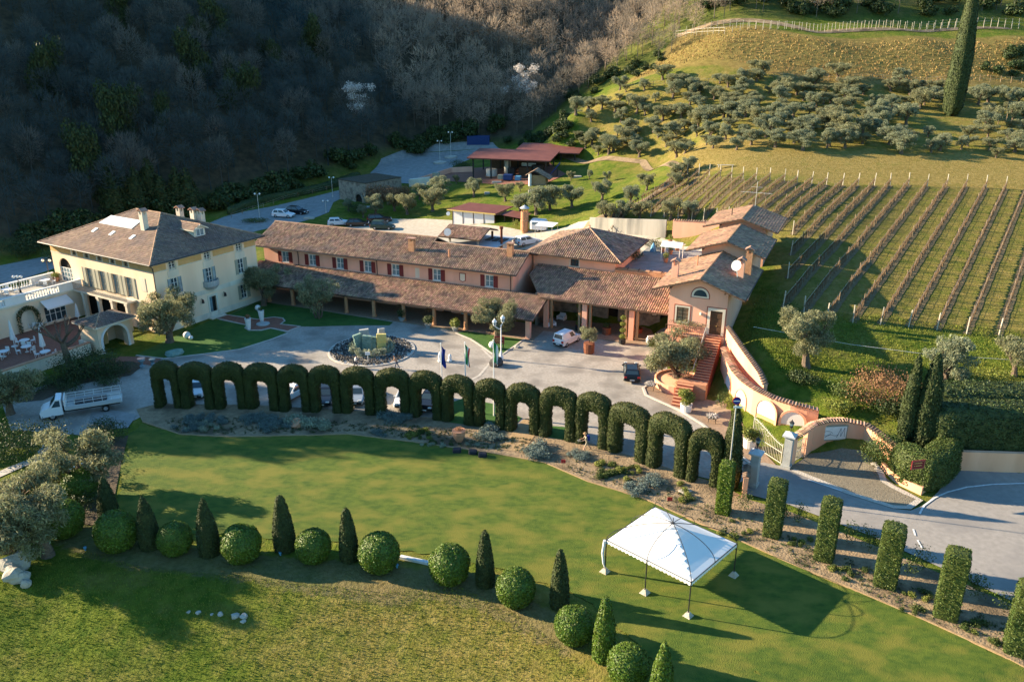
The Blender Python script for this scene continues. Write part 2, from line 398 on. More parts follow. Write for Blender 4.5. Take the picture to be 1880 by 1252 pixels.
_A = np.zeros((_n + 3, _n + 3)); _A[:_n, :_n] = _k(_d2) - .02 * np.eye(_n)
_A[:_n, _n] = 1; _A[:_n, _n + 1:] = CT[:, :2] / 100; _A[_n:, :_n] = _A[:_n, _n:].T
_W = np.linalg.lstsq(_A, np.concatenate([CT[:, 2], np.zeros(3)]), rcond=None)[0]
def heights(xs, ys):
    xs = np.asarray(xs, float).ravel(); ys = np.asarray(ys, float).ravel(); out = np.empty(len(xs))
    for i in range(0, len(xs), 8000):
        X, Y = xs[i:i + 8000], ys[i:i + 8000]
        d2 = (X[:, None] - CT[:, 0]) ** 2 + (Y[:, None] - CT[:, 1]) ** 2
        z = _k(d2) @ _W[:_n] + _W[_n] + (X * _W[_n + 1] + Y * _W[_n + 2]) / 100
        z = z - .25 * np.tanh(z / .25)
        z = np.clip(z, -14, 130)
        t = .707 * ((X + 65) + (Y - 186)); foot = np.clip(t * .1, -4, 9)
        d1 = .707 * (-(X + 65)) + .707 * (Y - 186); d2_ = (Y - 226)
        cap = np.interp(t, [-115, -45, 10, 38, 58, 80], [55, 150, 165, 125, 78, 52])
        w1 = np.interp(t, [25, 75], [.6, .5]) * np.minimum(d1, cap) + .16 * np.maximum(d1 - cap, 0)
        w2 = np.where(X > 8, .48 * d2_ - (X - 8) * .25, .48 * d2_)
        dd = np.maximum(w1, w2)
        wob = 1.3 * np.sin(X * .11 + Y * .05) + 1.0 * np.sin(X * .045 - Y * .13)
        hill = foot + dd + wob * np.clip(dd / 12, 0, 1)
        m = np.clip((hill - z) / 2.5, -1, 1)
        k = np.clip(dd / 3 + .5, 0, 1)
        zz = np.where(m >= 1, hill, np.where(m <= -1, z, z + (hill - z) * (m + 1) / 2))
        out[i:i + 8000] = z + (zz - z) * k
    return out
def G(x, y): return float(heights([x], [y])[0])
def P(px, py):                                                  # photograph pixel -> point on the ground
    d = ray(px, py)
    lo = None
    ts = np.linspace(30, 700, 900)
    hz = heights(d[0] * ts, d[1] * ts); rz = CAMH + d[2] * ts
    k = np.argmax(rz < hz)
    if rz[k] >= hz[k]: k = 898
    a, b = ts[max(0, k - 1)], ts[k]
    for _ in range(12):
        m = (a + b) / 2
        if CAMH + d[2] * m < G(d[0] * m, d[1] * m): b = m
        else: a = m
    x, y = d[0] * b, d[1] * b
    return (x, y, G(x, y))
PCACHE = {}
def inside(poly, x, y):
    x = np.asarray(x, float); y = np.asarray(y, float); r = np.zeros(x.shape, bool)
    n = len(poly)
    for i in range(n):
        x0, y0 = poly[i][:2]; x1, y1 = poly[(i + 1) % n][:2]
        c = ((y0 > y) != (y1 > y)) & (x < (x1 - x0) * (y - y0) / ((y1 - y0) if abs(y1 - y0) > 1e-9 else 1e-9) + x0)
        r ^= c
    return r

def axis(segs):
    out = [segs[0][0]]
    for a, b, s in segs:
        n = max(1, round((b - a) / s)); out += [a + (b - a) * i / n for i in range(1, n + 1)]
    return np.array(out)
gx = axis([(-700, -300, 40), (-300, -160, 10), (-160, -75, 3.5), (-75, 62, 1.25), (62, 130, 2.5), (130, 300, 10), (300, 700, 40)])
gy = axis([(-40, 26, 6), (26, 112, 1.25), (112, 260, 2), (260, 420, 5), (420, 900, 40)])
GX, GY = np.meshgrid(gx, gy)
GZ = heights(GX, GY).reshape(GX.shape)
nx, ny = len(gx), len(gy)
gverts = np.stack([GX.ravel(), GY.ravel(), GZ.ravel()], 1)
ii = np.arange(nx * ny).reshape(ny, nx)
gq = np.stack([ii[:-1, :-1], ii[:-1, 1:], ii[1:, 1:], ii[1:, :-1]], -1).reshape(-1, 4)
def npmesh(name, verts, quads, mats, smooth=False):
    me = bpy.data.meshes.new(name); k = quads.shape[1]
    me.vertices.add(len(verts)); me.vertices.foreach_set('co', np.asarray(verts, np.float32).ravel())
    me.loops.add(quads.size); me.loops.foreach_set('vertex_index', quads.astype(np.int32).ravel())
    me.polygons.add(len(quads)); me.polygons.foreach_set('loop_start', np.arange(0, quads.size, k, dtype=np.int32))
    try: me.polygons.foreach_set('loop_total', np.full(len(quads), k, np.int32))
    except Exception: pass
    for m in (mats if isinstance(mats, (list, tuple)) else [mats]): me.materials.append(m)
    if smooth: me.polygons.foreach_set('use_smooth', np.ones(len(quads), bool))
    me.update(calc_edges=True); me.validate()
    return me
# kinds of ground cover stored on the sheet: dry grass, bare brown bank, woodland floor
def soft(poly, w):
    """1 inside the polygon, falling to 0 over w metres outside"""
    X, Y = GX.ravel(), GY.ravel()
    ins = inside(poly, X, Y); dmin = np.full(len(X), 1e9)
    for i in range(len(poly)):
        x0, y0 = poly[i][:2]; x1, y1 = poly[(i + 1) % len(poly)][:2]
        L2 = (x1 - x0) ** 2 + (y1 - y0) ** 2 + 1e-9
        t = np.clip(((X - x0) * (x1 - x0) + (Y - y0) * (y1 - y0)) / L2, 0, 1)
        dmin = np.minimum(dmin, np.hypot(X - x0 - t * (x1 - x0), Y - y0 - t * (y1 - y0)))
    return np.where(ins, 1, np.clip(1 - dmin / w, 0, 1))
def PP(l): return [P(*p) for p in l]
bank_poly = PP([(1160, 148), (1245, 75), (1500, 72), (1890, 72), (1890, 150), (1500, 152)])
dry_poly = PP([(1240, 288), (1500, 282), (1890, 290), (1890, 345), (1500, 330), (1270, 318)])
dry_poly2 = PP([(640, 1080), (760, 1065), (900, 1090), (1000, 1130), (1080, 1215), (1120, 1300), (600, 1300), (560, 1180)])
vine_poly = PP([(1165, 392), (1245, 325), (1890, 345), (1890, 615), (1480, 578), (1440, 520), (1400, 440)])
dirt_poly = PP([(130, 960), (240, 1000), (450, 1030), (700, 1050), (850, 1062), (960, 1112), (1060, 1175), (1040, 1180), (940, 1125), (820, 1085), (680, 1090), (450, 1050), (250, 1030), (120, 990)])
Xr, Yr = GX.ravel(), GY.ravel()
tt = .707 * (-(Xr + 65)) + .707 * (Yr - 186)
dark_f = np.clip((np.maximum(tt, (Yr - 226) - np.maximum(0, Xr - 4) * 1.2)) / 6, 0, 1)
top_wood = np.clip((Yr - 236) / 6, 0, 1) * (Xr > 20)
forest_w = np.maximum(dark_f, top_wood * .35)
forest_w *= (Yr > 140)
groundme = npmesh('ground', gverts, gq, [], True)
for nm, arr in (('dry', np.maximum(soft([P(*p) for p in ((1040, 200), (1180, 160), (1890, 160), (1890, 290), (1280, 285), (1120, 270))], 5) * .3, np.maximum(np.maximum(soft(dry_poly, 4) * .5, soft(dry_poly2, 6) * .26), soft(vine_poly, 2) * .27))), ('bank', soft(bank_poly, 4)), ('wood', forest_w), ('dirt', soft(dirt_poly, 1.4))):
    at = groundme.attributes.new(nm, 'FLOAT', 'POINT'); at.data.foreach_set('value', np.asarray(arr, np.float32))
def ground_material():
    m = bpy.data.materials.new('meadow'); m.use_nodes = True; t = m.node_tree; N = t.nodes; L = t.links; b = N['Principled BSDF']
    b.inputs['Roughness'].default_value = .95; b.inputs['Specular IOR Level'].default_value = .1
    geo = N.new('ShaderNodeNewGeometry')
    def noise(s, d=6, st=None):
        n = N.new('ShaderNodeTexNoise'); n.inputs['Scale'].default_value = s; n.inputs['Detail'].default_value = d; n.inputs['Roughness'].default_value = .65
        if st:
            mp = N.new('ShaderNodeMapping'); mp.inputs['Scale'].default_value = st; L.new(geo.outputs['Position'], mp.inputs[0]); L.new(mp.outputs[0], n.inputs[0])
        else: L.new(geo.outputs['Position'], n.inputs[0])
        return n.outputs[0]
    def ramp(src, p0, c0, p1, c1):
        r = N.new('ShaderNodeValToRGB'); e = r.color_ramp.elements; e[0].position = p0; e[1].position = p1; e[0].color = c0 + (1,); e[1].color = c1 + (1,)
        L.new(src, r.inputs[0]); return r.outputs[0]
    def mix(f, a, c):
        x = N.new('ShaderNodeMix'); x.data_type = 'RGBA'; L.new(f, x.inputs[0]); L.new(a, x.inputs[6]); L.new(c, x.inputs[7]); return x.outputs[2]
    def attr(n):
        a = N.new('ShaderNodeAttribute'); a.attribute_name = n; return a.outputs['Fac']
    def mth(op, a, v):
        x = N.new('ShaderNodeMath'); x.operation = op; x.use_clamp = True; L.new(a, x.inputs[0])
        if isinstance(v, float): x.inputs[1].default_value = v
        else: L.new(v, x.inputs[1])
        return x.outputs[0]
    g = ramp(noise(.9), .36, (.050, .092, .008), .64, (.125, .155, .018))
    dryc = ramp(noise(1.6), .35, (.18, .135, .032), .66, (.30, .225, .075))
    big = ramp(noise(.16, 5), .47, (0, 0, 0), .66, (1, 1, 1))
    g = mix(mth('MULTIPLY', big, .42), g, dryc)
    nz = noise(.5, 7)
    dmask = mth('MULTIPLY', mth('SUBTRACT', mth('ADD', attr('dry'), nz), .52), 2.2)
    g = mix(dmask, g, dryc)
    brown = ramp(noise(.7, 7, (1, 1, 2.5)), .36, (.16, .10, .036), .66, (.31, .215, .075))
    bm = mth('MULTIPLY', mth('SUBTRACT', mth('ADD', attr('bank'), noise(.12, 6)), .72), 2.4)
    g = mix(bm, g, brown)
    dirt = ramp(noise(2.2), .38, (.10, .078, .048), .64, (.19, .15, .095))
    g = mix(mth('MULTIPLY', mth('SUBTRACT', mth('ADD', attr('dirt'), noise(1.1)), .8), 2.6), g, dirt)
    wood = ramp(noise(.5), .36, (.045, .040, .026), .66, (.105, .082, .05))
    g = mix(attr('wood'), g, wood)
    L.new(g, b.inputs['Base Color'])
    bp = N.new('ShaderNodeBump'); bp.inputs['Strength'].default_value = .9; bp.inputs['Distance'].default_value = .25
    L.new(noise(4.0, 6), bp.inputs['Height']); L.new(bp.outputs[0], b.inputs['Normal'])
    return m
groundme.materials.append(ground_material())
tag(link('ground', groundme), kind='structure')

# flat sheets laid on the ground, each cut to its own outline
def sheet(name, pts, material, off=.03, step=2.0, world_pts=False, kind='structure', parent=None, edge=0.6, ragged=0):
    poly = [(p[0], p[1]) for p in (pts if world_pts else PP(pts))]
    out = []
    for i in range(len(poly)):
        a, b = poly[i], poly[(i + 1) % len(poly)]; n = max(1, int(math.hypot(b[0] - a[0], b[1] - a[1]) / edge))
        out += [(a[0] + (b[0] - a[0]) * k / n, a[1] + (b[1] - a[1]) * k / n) for k in range(n)]
    if ragged: out = [(x + ragged * (math.sin(x * 2.3 + y * 1.7) + .7 * math.sin(x * 5.1 - y * 3.3)), y + ragged * (math.sin(y * 2.9 + x * 1.1) + .7 * math.sin(y * 6.1 + x * 4.7))) for x, y in out]
    nb = len(out); xs = [p[0] for p in out]; ys = [p[1] for p in out]
    X, Y = np.meshgrid(np.arange(min(xs), max(xs), step), np.arange(min(ys), max(ys), step)); X = X.ravel() + .013; Y = Y.ravel() + .017
    k = inside(out, X, Y)
    pts2 = [Vector(p) for p in out] + [Vector((x, y)) for x, y in zip(X[k], Y[k])]
    v, e, f, *_ = delaunay_2d_cdt(pts2, [(i, (i + 1) % nb) for i in range(nb)], [list(range(nb))], 1, 1e-4)
    z = heights([p.x for p in v], [p.y for p in v])
    mb = MB(); mb.add([(p.x, p.y, z[i] + off) for i, p in enumerate(v)], f)
    o = mb.build(name, material, parent)
    # faces up
    for pl in o.data.polygons:
        if pl.normal.z < 0: pl.flip()
    if kind: o['kind'] = kind
    return o
def band(name, pts, w, material, off=.05, h=0.0, world_pts=False, kind='structure', closed=False):
    """a strip of width w along a line on the ground; with h it is a raised kerb"""
    q = [Vector((p[0], p[1])) for p in (pts if world_pts else PP(pts))]
    d = []
    for i in range(len(q) - (0 if closed else 1)):
        a, b = q[i], q[(i + 1) % len(q)]; n = max(1, int((b - a).length / 1.0)); d += [a.lerp(b, k / n) for k in range(n)]
    if not closed: d.append(q[-1])
    mb = MB(); n = len(d); rows = []
    for i in range(n):
        a = d[(i - 1) % n] if closed else d[max(0, i - 1)]; b = d[(i + 1) % n] if closed else d[min(n - 1, i + 1)]
        t = (b - a).normalized(); s = Vector((-t.y, t.x)) * w / 2
        p1, p2 = d[i] + s, d[i] - s
        z, z2 = G(p1.x, p1.y) + off + h, G(p2.x, p2.y) + off + h
        if h: z = z2 = max(z, z2)
        rows.append(((p1.x, p1.y, z), (p2.x, p2.y, z2)))
    for i in range(n if closed else n - 1):
        (a, b), (c, e) = rows[i], rows[(i + 1) % n]
        mb.quad(b, e, c, a)
        if h:
            dn = lambda p: (p[0], p[1], p[2] - h - .3)
            mb.quad(a, c, dn(c), dn(a)); mb.quad(e, b, dn(b), dn(e))
    o = mb.build(name, material)
    if kind: o['kind'] = kind
    return o
sheet('courtyard', [(20, 790), (0, 730), (110, 700), (240, 660), (300, 640), (480, 548), (640, 578), (960, 625), (1010, 585), (1225, 600), (1225, 690), (1320, 735), (1362, 800), (1425, 862), (1345, 890), (1190, 852), (1058, 812), (872, 783), (690, 764), (460, 752), (289, 750), (240, 775), (160, 800)], M['gravel'], .03)
bedline = [(262, 775), (330, 798), (420, 803), (560, 800), (640, 798), (760, 812), (900, 832), (1000, 850), (1080, 885), (1180, 915), (1270, 955), (1340, 985), (1440, 1030), (1560, 1080), (1700, 1140), (1880, 1225)]
sheet('front_lawn', [(232, 806)] + bedline + [(1930, 1252), (1930, 1300), (1255, 1300), (1215, 1235), (1130, 1145), (1060, 1090), (950, 1055), (830, 1024), (700, 1004), (560, 990), (440, 984), (330, 978), (230, 970), (212, 930), (225, 860)], M['lawn'], .05, edge=.3, ragged=.16)
sheet('flower_bed', [(250, 752), (289, 742), (460, 744), (690, 756), (872, 776), (1058, 806), (1190, 848), (1322, 890), (1375, 918), (1450, 940), (1600, 1000), (1760, 1068), (1900, 1130), (1900, 1236)] + bedline[::-1], M['soil'], .065)
sheet('shrub_bed', [(236, 800), (222, 855), (208, 925), (225, 972), (130, 960), (140, 900), (180, 850), (195, 805)], M['dark_soil'], .06)
sheet('hedge_bank', [(30, 740), (110, 695), (185, 660), (240, 655), (268, 668), (240, 690), (150, 705), (80, 735)], M['dark_soil'], .06)
band('lawn_edging', bedline, .12, M['earth_path'], .06, .05)
sheet('villa_lawn', [(250, 652), (300, 628), (388, 588), (402, 588), (452, 598), (448, 603), (456, 608), (480, 608), (497, 604), (527, 611), (500, 622), (440, 641), (370, 650), (300, 658)], M['courtyard_lawn'], .055)
sheet('tree_lawn', [(420, 579), (478, 551), (560, 566), (640, 579), (722, 592), (715, 598), (650, 598), (580, 600), (553, 600), (517, 595), (524, 590), (519, 584), (503, 582), (487, 584), (470, 586)], M['courtyard_lawn'], .055)
band('lawn_kerb', [(250, 653), (300, 659), (370, 651), (440, 642), (500, 623), (528, 612)], .22, M['kerb'], .03, .05)
sheet('brick_path', [(398, 585), (418, 579), (472, 587), (487, 585), (503, 583), (519, 585), (523, 590), (515, 596), (551, 600), (528, 609), (497, 603), (480, 607), (458, 607), (450, 603), (454, 598)], M['brick_paving'], .07)
band('path_border', [(398, 585), (418, 579), (472, 587), (487, 585), (503, 583), (519, 585), (523, 590), (515, 596), (551, 600), (528, 609), (497, 603), (480, 607), (458, 607), (450, 603), (454, 598)], .2, M['kerb'], .075, .03, closed=True)
sheet('gate_path', [(185, 666), (222, 655), (300, 657), (278, 672), (240, 664)], M['brick_paving'], .075)
sheet('lamp_lawn', [(837, 612), (860, 608), (963, 623), (923, 651), (904, 650), (884, 636), (864, 623)], M['courtyard_lawn'], .055)
band('lamp_lawn_kerb', [(837, 612), (864, 623), (884, 636), (904, 650), (923, 651), (963, 623)], .22, M['kerb'], .03, .06)
sheet('hedge_lawn', [(795, 772), (797, 752), (850, 732), (905, 742), (958, 768), (948, 778), (925, 790), (872, 783)], M['courtyard_lawn'], .075)
sheet('hedge_lawn_strip', [(990, 800), (1002, 782), (1040, 785), (1062, 800), (1050, 812)], M['courtyard_lawn'], .075)
sheet('earth_ramp', [(917, 826), (960, 831), (982, 801), (970, 768), (960, 771)], M['earth_path'], .09)
sheet('road', [(1368, 862), (1400, 850), (1432, 856), (1470, 868), (1560, 910), (1640, 935), (1672, 938), (1697, 928), (1722, 904), (1748, 864), (1930, 866), (1930, 1140), (1760, 1058), (1600, 985), (1450, 928), (1372, 908)], M['asphalt'], .075)
sheet('forecourt', [(1447, 862), (1462, 851), (1487, 834), (1545, 824), (1580, 828), (1600, 842), (1614, 865), (1640, 890), (1690, 917), (1672, 937), (1640, 934), (1560, 909), (1480, 872)], M['cobble'], .095)
band('forecourt_border', [(1455, 864), (1560, 907), (1640, 932), (1668, 933), (1688, 919), (1640, 896), (1622, 885), (1618, 872), (1602, 850)], .55, M['cobble_pale'], .11)
for ln in ([(1688, 945), (1696, 930), (1715, 916), (1740, 905), (1775, 896), (1820, 891), (1890, 889)],): band('road_line', ln, .16, M['paint'], .125)
for ln in ([(1483, 882), (1545, 903)], [(1676, 973), (1680, 985)], [(1684, 993), (1692, 1008)]): band('road_mark', ln, .14, M['paint'], .115)
sheet('stair_pavement', [(1181, 715), (1186, 704), (1205, 700), (1290, 733), (1330, 737), (1360, 770), (1372, 800), (1425, 855), (1390, 858), (1345, 828), (1290, 780), (1249, 755), (1186, 726)], M['paving'], .07)
band('pavement_kerb', [(1200, 700), (1181, 713), (1186, 726), (1249, 755), (1290, 780), (1345, 828), (1378, 852)], .28, M['kerb'], .05, .08)
sheet('concrete_pad', [(168, 757), (200, 752), (252, 762), (235, 786), (160, 792)], M['grey_gravel'], .07)
sheet('rear_road', [(240, 470), (413, 398), (520, 375), (622, 350), (640, 358), (612, 372), (604, 390), (545, 410), (470, 425), (300, 480)], M['grey_gravel'], .05)
sheet('valley_road', [(-40, 520), (0, 488), (90, 470), (180, 450), (240, 450), (240, 475), (110, 490), (20, 520)], M['grey_gravel'], .05)
sheet('rear_yard', [(560, 432), (660, 412), (720, 402), (780, 402), (830, 405), (960, 424), (1030, 420), (1062, 408), (1085, 404), (1086, 424), (1225, 437), (1290, 448), (1290, 470), (1000, 455), (800, 460), (600, 450)], M['pale_gravel'], .05)
sheet('parking', [(690, 335), (680, 318), (700, 292), (740, 276), (800, 265), (850, 261), (905, 262), (935, 276), (865, 292), (800, 322), (760, 338)], M['grey_gravel'], .06)
sheet('barn_floor', [(790, 330), (828, 312), (1010, 300), (1040, 320), (1000, 338), (960, 340), (830, 334)], M['brick_paving'], .08)
band('farm_track', [(1030, 286), (1110, 292), (1180, 298), (1222, 302), (1246, 309), (1242, 322), (1222, 340), (1178, 372), (1125, 402), (1075, 414)], 1.7, M['soil'], .14)
sheet('vine_terrace_path', [(1240, 66), (1500, 58), (1890, 54), (1890, 58), (1500, 62), (1245, 70)], M['soil'], .12)
band('drain_channel', [(948, 640), (1060, 652), (1188, 672)], .22, M['asphalt'], .045)
band('wheel_track', [(1345, 862), (1240, 790), (1100, 740), (960, 715), (820, 700)], .5, M['pale_gravel'], .042)
band('drive_edge', [(884, 640), (905, 660), (880, 690), (850, 705)], .3, M['kerb'], .045)
# ------------------------------------------------------------------ building kit
def fac(o, u, n):
    """facade coordinates (along, outward, up) -> building coordinates"""
    return lambda s, w, z: (o[0] + u[0] * s + n[0] * w, o[1] + u[1] * s + n[1] * w, z)
def wall_face(mb, s0, s1, z0, z1, holes=(), depth=.22):
    xs = sorted({s0, s1} | {h[0] for h in holes} | {h[1] for h in holes}); zs = sorted({z0, z1} | {h[2] for h in holes} | {h[3] for h in holes})
    for i in range(len(xs) - 1):
        for j in range(len(zs) - 1):
            cx, cz = (xs[i] + xs[i + 1]) / 2, (zs[j] + zs[j + 1]) / 2
            if any(h[0] < cx < h[1] and h[2] < cz < h[3] for h in holes): continue
            mb.quad((xs[i], 0, zs[j]), (xs[i + 1], 0, zs[j]), (xs[i + 1], 0, zs[j + 1]), (xs[i], 0, zs[j + 1]))
    for a, b, c, d in [h[:4] for h in holes]:
        mb.quad((a, 0, c), (a, -depth, c), (a, -depth, d), (a, 0, d)); mb.quad((b, -depth, c), (b, 0, c), (b, 0, d), (b, -depth, d))
        mb.quad((a, 0, d), (a, -depth, d), (b, -depth, d), (b, 0, d)); mb.quad((a, -depth, c), (a, 0, c), (b, 0, c), (b, -depth, c))
def spandrel(mb, s0, s1, zt, n=10, w=.003):
    """fills the two corners above a half-round arch that ends at zt"""
    r = (s1 - s0) / 2; c = (s0 + s1) / 2
    for side in (-1, 1):
        pts = [(c + side * r * math.cos(t), zt - r + r * math.sin(t)) for t in [math.pi / 2 * k / n for k in range(n + 1)]]
        for k in range(n): mb.add([(c + side * r, -w, zt), (pts[k][0], -w, pts[k][1]), (pts[k + 1][0], -w, pts[k + 1][1])], [(0, 1, 2)])
        for k in range(n): mb.quad((pts[k][0], -w, pts[k][1]), (pts[k][0], -.22, pts[k][1]), (pts[k + 1][0], -.22, pts[k + 1][1]), (pts[k + 1][0], -w, pts[k + 1][1]))
def window(parent, F, s0, s1, z0, z1, frame='white_paint', glass='glass', mull=1, trans=1, surround=None, sw=.14, shutters=None, sill=True, name='window', label=None, n0=-.16, shw=None):
    mb = MB(F); fw = .07
    mb.box(s0, s0 + fw, n0 - .03, n0 + .05, z0, z1); mb.box(s1 - fw, s1, n0 - .03, n0 + .05, z0, z1)
    mb.box(s0 + fw, s1 - fw, n0 - .03, n0 + .05, z0, z0 + fw); mb.box(s0 + fw, s1 - fw, n0 - .03, n0 + .05, z1 - fw, z1)
    for k in range(mull):
        c = s0 + (s1 - s0) * (k + 1) / (mull + 1); mb.box(c - .04, c + .04, n0 - .02, n0 + .045, z0 + fw, z1 - fw)
    for k in range(trans):
        c = z0 + (z1 - z0) * (k + 1) / (trans + 1)
        e = [s0 + fw] + [s0 + (s1 - s0) * (j + 1) / (mull + 1) for j in range(mull)] + [s1 - fw]
        for j in range(len(e) - 1): mb.box(e[j] + (.04 if j else 0), e[j + 1] - (.04 if j < len(e) - 2 else 0), n0 - .015, n0 + .035, c - .025, c + .025)
    w = mb.build(name, M[frame], parent)
    if label: w['label'] = label
    g = MB(F); g.quad((s0 + .02, n0, z0 + .02), (s1 - .02, n0, z0 + .02), (s1 - .02, n0, z1 - .02), (s0 + .02, n0, z1 - .02))
    g.build('pane', M[glass], w)
    if surround:
        t = MB(F)
        t.box(s0 - sw, s0, -.02, .035, z0 - sw, z1 + sw); t.box(s1, s1 + sw, -.02, .035, z0 - sw, z1 + sw); t.box(s0, s1, -.02, .035, z1, z1 + sw)
        t.box(s0, s1, -.02, .05 if sill else .035, z0 - sw, z0)
        t.build('surround', M[surround], w)
    if shutters:
        W = shw or (s1 - s0) / 2 + .02
        for sx in (-1, 1):
            m = MB(F); a = s0 - W - .03 if sx < 0 else s1 + .03
            m.box(a, a + .06, .02, .075, z0 - .03, z1 + .03); m.box(a + W - .06, a + W, .02, .075, z0 - .03, z1 + .03)
            k = max(4, int((z1 - z0) / .16))
            for i in range(k):
                za = z0 - .02 + (z1 - z0 + .04) * i / k; zb = z0 - .02 + (z1 - z0 + .04) * (i + 1) / k
                m.quad((a + .06, .065, za), (a + W - .06, .065, za), (a + W - .06, .025, zb), (a + .06, .025, zb))
            m.build('shutter', M[shutters], parent)
    return w
def slope(tiles, board, pts, tw=.28, tl=.42, h=.075, flat=False, thick=.14):
    """tiles on a roof plane whose first two corners are its eave; pts in building coordinates"""
    p = [Vector(q) for q in pts]; du = (p[1] - p[0]).normalized()
    nrm = Vector((0, 0, 0))
    for i in range(1, len(p) - 1): nrm += (p[i] - p[0]).cross(p[i + 1] - p[0])
    nrm.normalize()
    if nrm.z < 0: nrm = -nrm
    ds = nrm.cross(du).normalized()
    if ds.z < 0: ds = -ds
    uv = [((q - p[0]).dot(du), (q - p[0]).dot(ds)) for q in p]
    us = [a for a, b in uv]; vs2 = [b for a, b in uv]
    nu = max(1, round((max(us) - min(us)) / tw)); tw = (max(us) - min(us)) / nu
    nv = max(1, round((max(vs2) - min(vs2)) / tl)); tl = (max(vs2) - min(vs2)) / nv
    ci = [min(us) + tw * (i + .5) for i in range(nu)]
    for j in range(nv):
        t0 = min(vs2) + tl * j; sh = tw * .5 if (flat and j % 2) else 0
        ok = inside(uv, [c + sh for c in ci], [t0 + tl * .5] * nu)
        for i in range(nu):
            if not ok[i]: continue
            c = ci[i] + sh; jx = rnd.uniform(-.012, .012); jz = rnd.uniform(0, .018)
            O = p[0] + du * (c + jx) + ds * t0 + nrm * (.02 + jz)
            if flat:
                hw = tw * .49; A = [(-hw, 0, .05), (hw, 0, .05), (hw, tl * 1.06, .006), (-hw, tl * 1.06, .006), (-hw, 0, 0), (hw, 0, 0)]
                tiles.add([O + du * a + ds * b + nrm * c2 for a, b, c2 in A], [(0, 1, 2, 3), (4, 5, 1, 0)])
            else:
                hw = tw * .40
                A = [(-hw, 0, .03), (-hw * .5, 0, h + .03), (hw * .5, 0, h + .03), (hw, 0, .03), (-hw * .8, tl * 1.1, 0), (-hw * .4, tl * 1.1, h * .8), (hw * .4, tl * 1.1, h * .8), (hw * .8, tl * 1.1, 0)]
                tiles.add([O + du * a + ds * b + nrm * c2 for a, b, c2 in A], [(0, 1, 5, 4), (1, 2, 6, 5), (2, 3, 7, 6), (0, 3, 2, 1)])
    n = len(p); board.add([q + nrm * .015 for q in p] + [q - Vector((0, 0, thick)) for q in p], [tuple(range(n)), tuple(range(2 * n - 1, n - 1, -1))] + [(i, n + i, n + (i + 1) % n, (i + 1) % n) for i in range(n)])
def ridge_caps(mb, p0, p1, r=.13, L=.42, lift=.05):
    p0, p1 = Vector(p0), Vector(p1); d = p1 - p0; n = max(1, int(d.length / L))
    for k in range(n):
        a, b = p0 + d * (k / n), p0 + d * ((k + 1.08) / n)
        mb.tube(a + Vector((0, 0, lift)), b + Vector((0, 0, lift - .02)), r, r * .86, 6)
def chimney(parent, x, y, zb, zt, w=.55, d=.55, kind='orange_plaster', gable=True, name='chimney', lab=None):
    m = MB(); m.box(x - w / 2, x + w / 2, y - d / 2, y + d / 2, zb, zt - .55)
    for i in (-1, 1):
        for j in (-1, 1): m.box(x + i * w * .36 - w * .13, x + i * w * .36 + w * .13, y + j * d * .36 - d * .13, y + j * d * .36 + d * .13, zt - .55, zt - .12)
    m.box(x - w * .2, x + w * .2, y - d * .2, y + d * .2, zt - .55, zt - .14)
    c = m.build(name, M[kind], parent)
    if lab: c['label'] = lab
    k = MB()
    if gable: k.prism([(x - w * .75, zt - .12), (x, zt + .22), (x + w * .75, zt - .12), (x + w * .75, zt - .03), (x, zt + .31), (x - w * .75, zt - .03)], y - d * .7, y + d * .7)
    else: k.box(x - w * .65, x + w * .65, y - d * .65, y + d * .65, zt - .12, zt - .02)
    k.build('cap', M['coppo'], c)
    return c
def pipe(parent, F, s, z0, z1, n=.09, top=None):
    m = MB(F); pts = [(s, n, z0), (s, n, z1 - .5), (s, n + .5, z1)]
    m.path(pts, .055, 6); return m.build('downpipe', M['metal_dark'], parent)

# ------------------------------------------------------------------ the yellow villa
VO = SW(-42, -18.15)
VILLA = thing('villa', 'three storey yellow villa with hipped brown roof and pale shutters', 'villa', VO, R(-31))
FL = fac((0, 0), (-1, 0), (0, -1)); FR = fac((0, 0), (0, 1), (1, 0)); FB = fac((-22.3, 17), (1, 0), (0, 1)); FW = fac((-22.3, 17), (0, -1), (-1, 0))
win_l = [(5.0 + i * 2.82, 5.9 + i * 2.82) for i in range(5)]
door_l = [(4.9 + i * 2.85, 6.1 + i * 2.85) for i in range(4)]
hl = [(a, b, 8.4, 9.2) for a, b in win_l] + [(a, b, 4.2, 6.95) for a, b in door_l] + [(18.1, 20.9, 4.2, 7.6)] + [(6.6, 9.4, 0, 3.3), (9.9, 12.7, 0, 3.3), (13.2, 15.6, 0, 3.3)]
hr = [(2.4, 3.4, 8.05, 9.2), (8.0, 9.0, 8.05, 9.2), (13.5, 14.5, 8.05, 9.2), (2.4, 3.4, 4.9, 6.95), (8.0, 8.95, 4.6, 7.0), (13.5, 14.5, 4.9, 7.0), (7.9, 9.05, .2, 2.95), (13.5, 14.5, 1.2, 3.2), (2.4, 3.4, 1.2, 3.2)]
mb = MB(FL); wall_face(mb, 0, 22.3, -2, 9.55, hl); spandrel(mb, 18.1, 20.9, 7.6)
for a, b in ((6.6, 9.4), (9.9, 12.7), (13.2, 15.6)): spandrel(mb, a, b, 3.3)
mb.tf = FR; wall_face(mb, 0, 17, -1, 9.55, hr)
mb.tf = FB; wall_face(mb, 0, 22.3, -2, 9.55)
mb.tf = FW; wall_face(mb, 0, 17, -3, 9.55)
mb.build('wall', M['yellow_plaster'], VILLA)
mb = MB(); mb.box(-22, -.3, .5, 16.7, -1, 3.9); mb.box(-22, -.3, .35, 16.7, 4.0, 9.4); mb.build('interior', M['interior'], VILLA)
